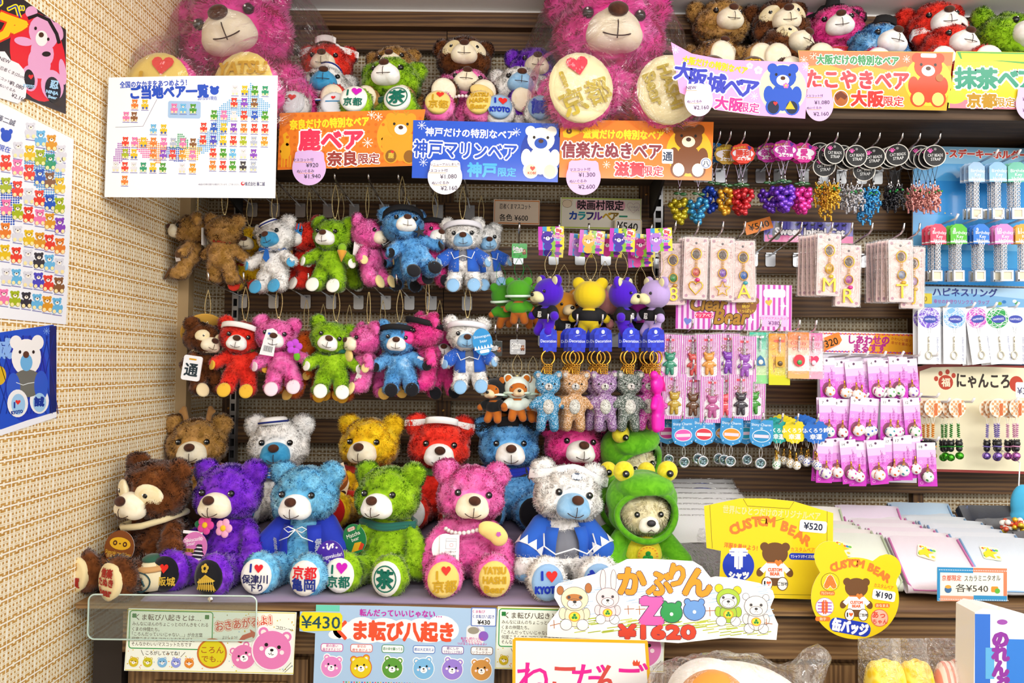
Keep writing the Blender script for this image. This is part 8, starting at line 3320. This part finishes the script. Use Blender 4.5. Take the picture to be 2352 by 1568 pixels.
def sticker(cv, x, y, w, h, tx, th, rot=0, L=6):
    ca, sa = math.cos(R(rot)), math.sin(R(rot))
    cv.poly([(x + a * ca - b * sa, y + a * sa + b * ca) for a, b in rr(0, 0, w, h, 5)], 'f8f6f4', L)
    cv.t(x, y, tx, th, '1c2440', .02, L + 1, rot=rot)


cv = Cv(.00015)
cv.line([(1630, 1163), (1637, 1262)], 1, '6a5a10', 1)
cv.line([(1898, 1172), (1898, 1268)], 1, '6a5a10', 1)
cv.line([(1660, 1362), (1868, 1362)], 1, '6a5a10', 1)
cv.line([(1706, 1148), (1716, 1164), (1812, 1168), (1822, 1152)], 1, '4a4010', 1)
cv.line([(1726, 1190 + 0), (1748, 1196), (1776, 1198), (1800, 1190)], 1, '4a4010', 1)
cv.t(1771, 1178, '世界にひとつだけのオリジナルベア', 17, 'e0d48a', .02, 2, 222, rot=3)
for i, ch in enumerate('CUSTOM BEAR'):
    if ch != ' ':
        u = i / 10
        cv.t(1686 + 166 * u, 1224 - 36 * math.sin(PI * (u * .9 + .06)) + 20 * u, ch, 26, 'e8782c', .035, 3, rot=-18 + 46 * u)
sticker(cv, 1866, 1207, 62, 27, '¥520', 18, 4)
cv.ell(1697, 1299, 36, 36, '1838b4', 2, 32)
cv.t(1697, 1283, 'T', 42, 'f8f8f4', .1, 3)
cv.t(1698, 1321, 'シャツ', 16, 'f8f8f4', .05, 3, 44)
cv.t(1702, 1256, '洋服を着せよう！', 11, 'e0702c', .02, 2, 76, rot=5)
cv.t(1843, 1260, 'カスタムベア', 10, 'e0702c', .008, 2, 54)
cv.rr(1812, 1268, 1876, 1283, 7, '1838b4', 2)
cv.t(1844, 1275.5, 'Tシャツ Sサイズ対象', 7, 'f4f4f4', .01, 3, 56)
customs(cv, 1780, 1303, .92)
sheet('shirt_shaped_sign', 'big yellow sign cut like a T-shirt with orange bear lettering', 'sign', cv, [(1617, 1166), (1699, 1147), (1760, 1146), (1821, 1151), (1912, 1176), (1912, 1268), (1904, 1270), (1878, 1372), (1652, 1370), (1657, 1267), (1624, 1261)], 1.43, 'e8cc14', .3)
cv = Cv(.00015)
for i, ch in enumerate('CUSTOM BEAR'):
    if ch != ' ':
        u = i / 10
        cv.t(1915 + 122 * u, 1308 - 24 * math.sin(PI * (u * .9 + .05)) + 22 * u, ch, 21, 'e8782c', .035, 3, rot=-10 + 42 * u)
customs(cv, 1967, 1379, .82)
sticker(cv, 2029, 1365, 52, 23, '¥190', 16, 8)
cv.t(2029, 1345, 'カスタムベア', 9, 'e0702c', .01, 2, 44, rot=8)
for x, y, c in ((1907, 1338, 'e8cc14'), (1895, 1394, 'f4ecf4')):
    cv.ell(x, y, 21, 21, '6a5a20' if c == 'e8cc14' else 'a870c0', 2)
    cv.ell(x, y, 20, 20, c, 3)
for i in range(4):
    cv.rect(1879, 1383 + i * 7, 1911, 1386 + i * 7, 'a870c0', 4)
cv.t(1907, 1337, 'A', 26, 'e8782c', .1, 5, out='f8f0e0', ow=.04)
cv.t(1895, 1394, '1', 26, 'e0602a', .12, 5)
for x, y, tx in ((1901, 1363, 'アルファベット'), (1891, 1421, '数字'), (2026, 1388, 'おなまえ')):
    cv.rr(x - 17, y - 5, x + 17, y + 5, 4, 'e07a2c', 2)
    cv.t(x, y, tx, 6.5, 'f8f0d0', .008, 3, 28 if len(tx) > 2 else None)
cv.ell(2020, 1416, 20, 20, 'e07050', 2)
cv.ell(2020, 1416, 18, 18, 'f0b4a0', 3)
cv.t(2018, 1409, 'あっ', 14, 'd8402c', .02, 4)
cv.t(2021, 1424, 'ちゃん', 10, 'd8402c', .02, 4)
q = [(1953 + a * math.cos(R(9)) - b * math.sin(R(9)), 1438 + a * math.sin(R(9)) + b * math.cos(R(9))) for a, b in rr(0, 0, 94, 32, 15)]
cv.poly(q, '1838b4', 3)
cv.t(1953, 1438, '缶バッジ', 25, 'f8f8f8', .04, 4, 80, rot=9)
ol = []
for i in range(72):
    a = 2 * PI * i / 72
    best = 0
    for cx, cy, r in ((0, 0, 0), (-58, -92, 36), (72, -68, 33)):
        d = Vector((math.sin(a), -math.cos(a)))
        if r == 0:
            best = 1 / math.sqrt((d.x / 100) ** 2 + (d.y / 92) ** 2)
        else:
            b_ = d.x * cx + d.y * cy
            dd = b_ * b_ - (cx * cx + cy * cy - r * r)
            if dd > 0 and b_ > 0:
                best = max(best, b_ + math.sqrt(dd))
    ol.append((1964 + best * math.sin(a), 1373 - best * math.cos(a)))
sheet('bear_head_sign', 'round yellow sign cut like a bear head in front of the towels', 'sign', cv, ol, 1.375, 'e8cc14', .3)
cv = Cv()
for i in range(40):
    for j in range(2):
        cv.ell(2158 + i * 4, 1310 + j * 66, 1.2, 1.2, 'e8f0f4', 2, 6)
cv.rect(2153, 1304, 2235, 1316, '2a8ac0', 1)
cv.rect(2153, 1304, 2160, 1380, '2a8ac0', 1)
cv.rect(2235, 1304, 2312, 1314, 'e8805a', 1)
cv.rect(2304, 1304, 2312, 1376, 'e8805a', 1)
cv.rect(2160, 1368, 2236, 1380, 'e89a7a', 1)
cv.rect(2236, 1366, 2312, 1378, '2a8ac0', 1)
cv.t(2186, 1328, '京都限定', 12, 'd8503a', .01, 2, 44, rot=-1)
cv.t(2256, 1327, 'スカラミニタオル', 13, '4a4a44', .004, 2, 82, rot=-2)
cv.t(2232, 1350, '各¥540', 17, '3a3a38', .004, 2, 74)
cv.ell(2178, 1354, 8, 8, '3a6a9a', 2)
cv.ell(2178, 1348, 7, 4, 'e8a03a', 3)
cv.rr(2276, 1345, 2292, 1358, 3, 'e8902a', 2)
cv.ell(2290, 1355, 6, 6, '5ab03a', 3)
sheet('price_card', 'towel price card with a blue and orange checked border at the counter edge', 'price card', cv, [(2152, 1306), (2312, 1299), (2313, 1376), (2154, 1381)], 1.39, 'f4f0e0', .3)

# clear acrylic panel in front of the first poster
a, b_ = P(203, 1365, 1.39), P(587, 1472, 1.39)
ac = MB()
ac.plate([(x, z) for x, z in rr(0, 0, b_.x - a.x, a.z - b_.z, .012)], .003)
t = thing('acrylic_panel', 'clear acrylic panel with rounded corners hung at the counter edge below the raccoon bear', 'panel', ((a.x + b_.x) / 2, 1.39, (a.z + b_.z) / 2))
ac.obj('sheet', film(.04, (.93, .97, .96), .02, 5, .05, .02), t)
MB().tube([(x, .0015, z) for x, z in rr(0, 0, b_.x - a.x, a.z - b_.z, .012)], .0016, 5, 0, None, True).obj('polished_edge', plain('c8dcd4', .15), t)
MB().lathe([(.004, 0), (.005, .002), (.002, .004)], 10, 0, Matrix.Rotation(R(90), 4, 'X')).obj('screw', CHROME, t, loc=(.07, 0, (a.z - b_.z) / 2 - .006))

# ---------------------------------------------------------------- towels and shirts
def slab(w, d, th, fold=True):
    b = MB()
    n, m = 8, 12
    prof = []
    for i in range(m + 1):
        a = -PI / 2 - PI * i / m
        prof.append((th * .5 + th * .5 * math.cos(a) * 1.0, th * .5 + th * .5 * math.sin(a)))
    prof = [(d, 0)] + prof + [(d, th)]
    V, Fc = [], []
    for i in range(n + 1):
        x = (i / n - .5) * w
        e = 1 - .12 * abs(2 * i / n - 1) ** 6
        for y, z in prof:
            V.append((x, y * 1.0, z * e + .0022 * noise.noise(Vector((x * 30, y * 22, w)))))
    k = len(prof)
    for i in range(n):
        for j in range(k - 1):
            Fc.append((i * k + j, i * k + j + 1, (i + 1) * k + j + 1, (i + 1) * k + j))
        Fc.append((i * k + k - 1, i * k, (i + 1) * k, (i + 1) * k + k - 1))
    Fc.append(tuple(range(k)))
    Fc.append(tuple(n * k + j for j in range(k))[::-1])
    return b.add(V, Fc).mesh('cloth', [WHITEF], True)


TW = slab(.145, .135, .024)
HEM = MB().tube([(-.068, .128, .0235), (-.071, .012, .023), (-.062, .002, .016), (.062, .002, .016), (.071, .012, .023), (.068, .128, .0235)], .0022, 6).mesh('hem', [plain('d87ab8', .8)], True)


def _stk(cv):
    for i in range(14):
        cv.ell(gz.uniform(4, 30), gz.uniform(4, 30), 3.4, 3, gz.choice(('e0c83a', '6ab84a', '3a8ac8', 'e8603a', 'f4f0e0')), 1 + i % 4, 8)
    cv.poly([(2, 20), (10, 12), (14, 2), (19, 12), (30, 14), (20, 21), (22, 32), (13, 26), (4, 32)], 'e8cc2a', 6)


STK = cv_mesh('label_sticker', 34, 34, .001, _stk, rr(17, 17, 34, 34, 4), 'f0ecc8', .3)
NSP = fur('141a2c', '1c2438', 60, '4a6ab0', True)
for x, cols, y0, n, nm in ((.70, ('e8f0e0', 'f0ece4'), 1.50, 6, 'mint white'), (.845, ('f0e4ee', 'f4eef4', 'e4d4e8'), 1.475, 7, 'pale pink'), (.995, ('dce8f4', 'e4eef8', 'b8d4ec'), 1.475, 8, 'pale blue'), (1.15, None, 1.49, 7, 'navy')):
    for i in range(n):
        last = i == n - 1
        m_ = NSP if cols is None else velour(cols[2] if last and len(cols) > 2 else cols[i % 2])
        t = thing('folded_towel', '%s folded towel, %s in its leaning row on the counter' % (nm, 'front one' if i == 0 else 'rearmost' if last else nth(i)), 'towel', (x + rnd.uniform(-.004, .004), y0 + i * .043, ZC + .005), (R(34 + (14 if last else 0)), 0, R(rnd.uniform(-3, 3) - 4)), 'folded towels in leaning rows')
        inst('cloth', TW, t, [m_])
        if cols:
            inst('hem', HEM, t, [plain('d07ab4' if 'pink' in nm else 'b8c8a8' if 'mint' in nm else '8ab0d8', .8)])
        if i in (0, 2) or (last and cols):
            inst('label_sticker', STK, t, None, (rnd.uniform(-.04, .0), .105 if not last else .09, .0262), (R(-90), 0, R(rnd.uniform(-25, 25))))
WS = slab(.23, .17, .016)
BGW = sleeve_mesh(.24, .19, .016)
for i in range(8):
    t = thing('bagged_shirt', 'white bagged shirt beside the frog bear, %s in its leaning pile' % ('front one' if i == 0 else 'rearmost' if i == 7 else nth(i)), 'packed shirt', (.44 + rnd.uniform(-.01, .01), 1.52 + i * .036, ZC + .006 + i * .006), (R(38), 0, R(rnd.uniform(-3, 3))), 'bagged white shirts')
    inst('cloth', WS, t, [velour('f2f2f4')])
    inst('sleeve', BGW, t, None, (0, .178, .012), (R(-90), 0, 0), (1, .4, 1))
    if i > 5:
        MB().ell((.03, .15, .014), (.03, .01, .004), 12, 6).obj('blue_collar', plain('1f4ab8', .7), t, True)
for i, x in enumerate((.375, .52)):
    t = thing('bagged_shirt', 'dark grey folded shirt in a clear bag, %s' % ('half behind the frog bear' if i == 0 else 'behind the yellow T-shirt sign'), 'packed shirt', (x, 1.462, ZC + .004), (R(24), 0, R(8 - 20 * i)))
    inst('cloth', TW, t, [plain('3a3634', .8)])
    inst('sleeve', BGW, t, None, (0, .14, .022), (R(-90), 0, 0), (.68, 1, .78))
q_ = P(2350, 1160, 1.80)
t = thing('drawstring_pouch', 'bright blue pouch hanging at the end of the wall over the navy towels', 'pouch', q_)
shape('bag', [('e', (0, 0, 0), (.03, .016, .05)), ('e', (.004, 0, -.03), (.036, .02, .03))], velour('4ab0dc'), t)
MB().tube([(-.01, 0, .045), (0, .01, .1), (0, .1, .13), (0, .148, .13)], .0015, 5).obj('cord', plain('e8ecf0', .7), t)
bw = MB()
for i in range(40):
    bw.ell((gz.uniform(-.03, .03), gz.uniform(-.012, .012), gz.uniform(-.012, .012)), .006, 8, 5, i % 3)
t = bw.obj('bead_bracelet', [bead('e8c02a'), bead('e05a3a'), plain('f0ece4', .3)], None, True, loc=P(2335, 1207, 1.66))
tag(t, 'small heap of yellow and orange beads lying on the navy towels', 'beads')

# ---------------------------------------------------------------- goods on the low bench in front of the counter
ZB = .69
bn = thing('low_bench', 'low brown wooden bench in front of the counter', 'bench', (.66, 1.22, 0))
MB().box((0, 0, ZB - .012), (1.2, .24, .024)).obj('bench_top', WOODM, bn)
for sx in (-1, 1):
    for sy in (-1, 1):
        MB().box((sx * .57, sy * .1, (ZB - .024) / 2), (.04, .04, ZB - .024)).obj('leg', WOODMV, bn)
t = thing('bagged_plush', 'large white plush with a tan patch in a clear bag under the zoo sign', 'plush toy', (P(1690, 1540, 1.2).x, 1.21, ZB + .001))
bd_ = shape('body', [('e', (0, 0, .095), (.13, .09, .095)), ('e', (-.04, -.01, .14), (.07, .06, .06))], WHITEF, t, .006, 5)
shape('tan_patch', [('e', (-.045, -.045, .135), (.06, .045, .062))], velour('e0963c'), t, .005, 4, label='tan orange patch')
MB().ell((.0, 0, 0), (.03, .012, .014), 16, 8).obj('closed_eye', plain('20202a', .7), bd_, True, loc=(.075, -.068, .152), label='black band')
MB().ell((.0, 0, 0), (.022, .01, .012), 14, 8).obj('pink_cheek', velour('f0a8b8'), bd_, True, loc=(.07, -.077, .13))
V, Fc = soft([('e', (0, 0, .1), (.15, .105, .105)), ('e', (-.06, -.01, .13), (.09, .08, .07)), ('l', (.1, 0, .14), (.135, 0, .2), .04, .02)], .01, 4, .012, 22, 5)
V[:, 2] = np.maximum(V[:, 2], .001)
MB().add(V, Fc).obj('plastic_bag', film(.07, (1, 1, 1), 1, 16, .06, .04), t, True)


def pattern_mat(c1, c2, kind):
    k = ('pat', c1, c2, kind)
    m = bpy.data.materials.new('patterned_cloth')
    nt, b = nodes(m)
    tc = N(nt, 'ShaderNodeTexCoord')
    v = N(nt, 'ShaderNodeTexVoronoi') if kind == 'flower' else N(nt, 'ShaderNodeTexWave')
    v.inputs['Scale'].default_value = 70 if kind == 'flower' else 34
    nt.links.new(tc.outputs['Object'], v.inputs['Vector'])
    r = N(nt, 'ShaderNodeValToRGB')
    r.color_ramp.elements[0].color = (*lin(c1), 1)
    r.color_ramp.elements[1].color = (*lin(c2), 1)
    r.color_ramp.elements[0].position, r.color_ramp.elements[1].position = .3, .55
    nt.links.new(v.outputs[0], r.inputs[0])
    nt.links.new(r.outputs[0], b.inputs['Base Color'])
    b.inputs['Roughness'].default_value = .85
    return m


for px, w_, mt, nm in ((2000, 86, pattern_mat('f0c81c', 'f6dc5a', 'flower'), 'yellow flowered'), (2068, 70, pattern_mat('f2bc20', 'f8d85a', 'flower'), 'amber flowered'), (2164, 108, pattern_mat('f0a090', 'fae4d8', 'wave'), 'pink striped')):
    ww = S(w_, 1.3)
    t = thing('rolled_towel', '%s towel roll standing in a clear bag below the bear head sign' % nm, 'towel', (P(px, 1540, 1.3).x, 1.25, ZB + .001), group='bagged towel rolls')
    zt = P(px, 1516, 1.25).z - ZB
    shape('cloth', [('l', (-ww * .28, 0, zt * .5), (ww * .28, 0, zt * .5), ww * .24, ww * .24), ('e', (0, 0, zt * .5), (ww * .5, .03, zt * .52)), ('e', (-ww * .3, 0, zt * .7), (ww * .2, .026, zt * .3)), ('e', (ww * .3, 0, zt * .7), (ww * .2, .026, zt * .3))], mt, t, .005, 3)
    inst('sleeve', sleeve_mesh(ww * 1.1, zt + .028, .075), t, None, (0, .02, zt + .028))
cv = Cv()
x0, x1 = 2240, 2420
cv.rect(2240, 1415, 2275, 1700, '2a6ac8', 1)
cv.rect(2312, 1470, 2420, 1700, '2a78d0', 1)
cv.rect(2264, 1490, 2284, 1560, '5aa8d8', 2)
for ch, y in (('の', 1470), ('れ', 1502), ('ん', 1536), ('ぷ', 1570)):
    cv.t(2298, y, ch, 34, '8a2a9a', .05, 3)
cv.ell(2302, 1432, 12, 6, '9a4aa8', 2)
t = sheet('packet', 'white and blue packet with purple brush lettering standing on the bench end', 'packet', cv, [(2240, 1412), (2258, 1402), (2300, 1408), (2420, 1440), (2420, 1745), (2236, 1745)], 1.19, 'eef0f4', .5, thick=.05)
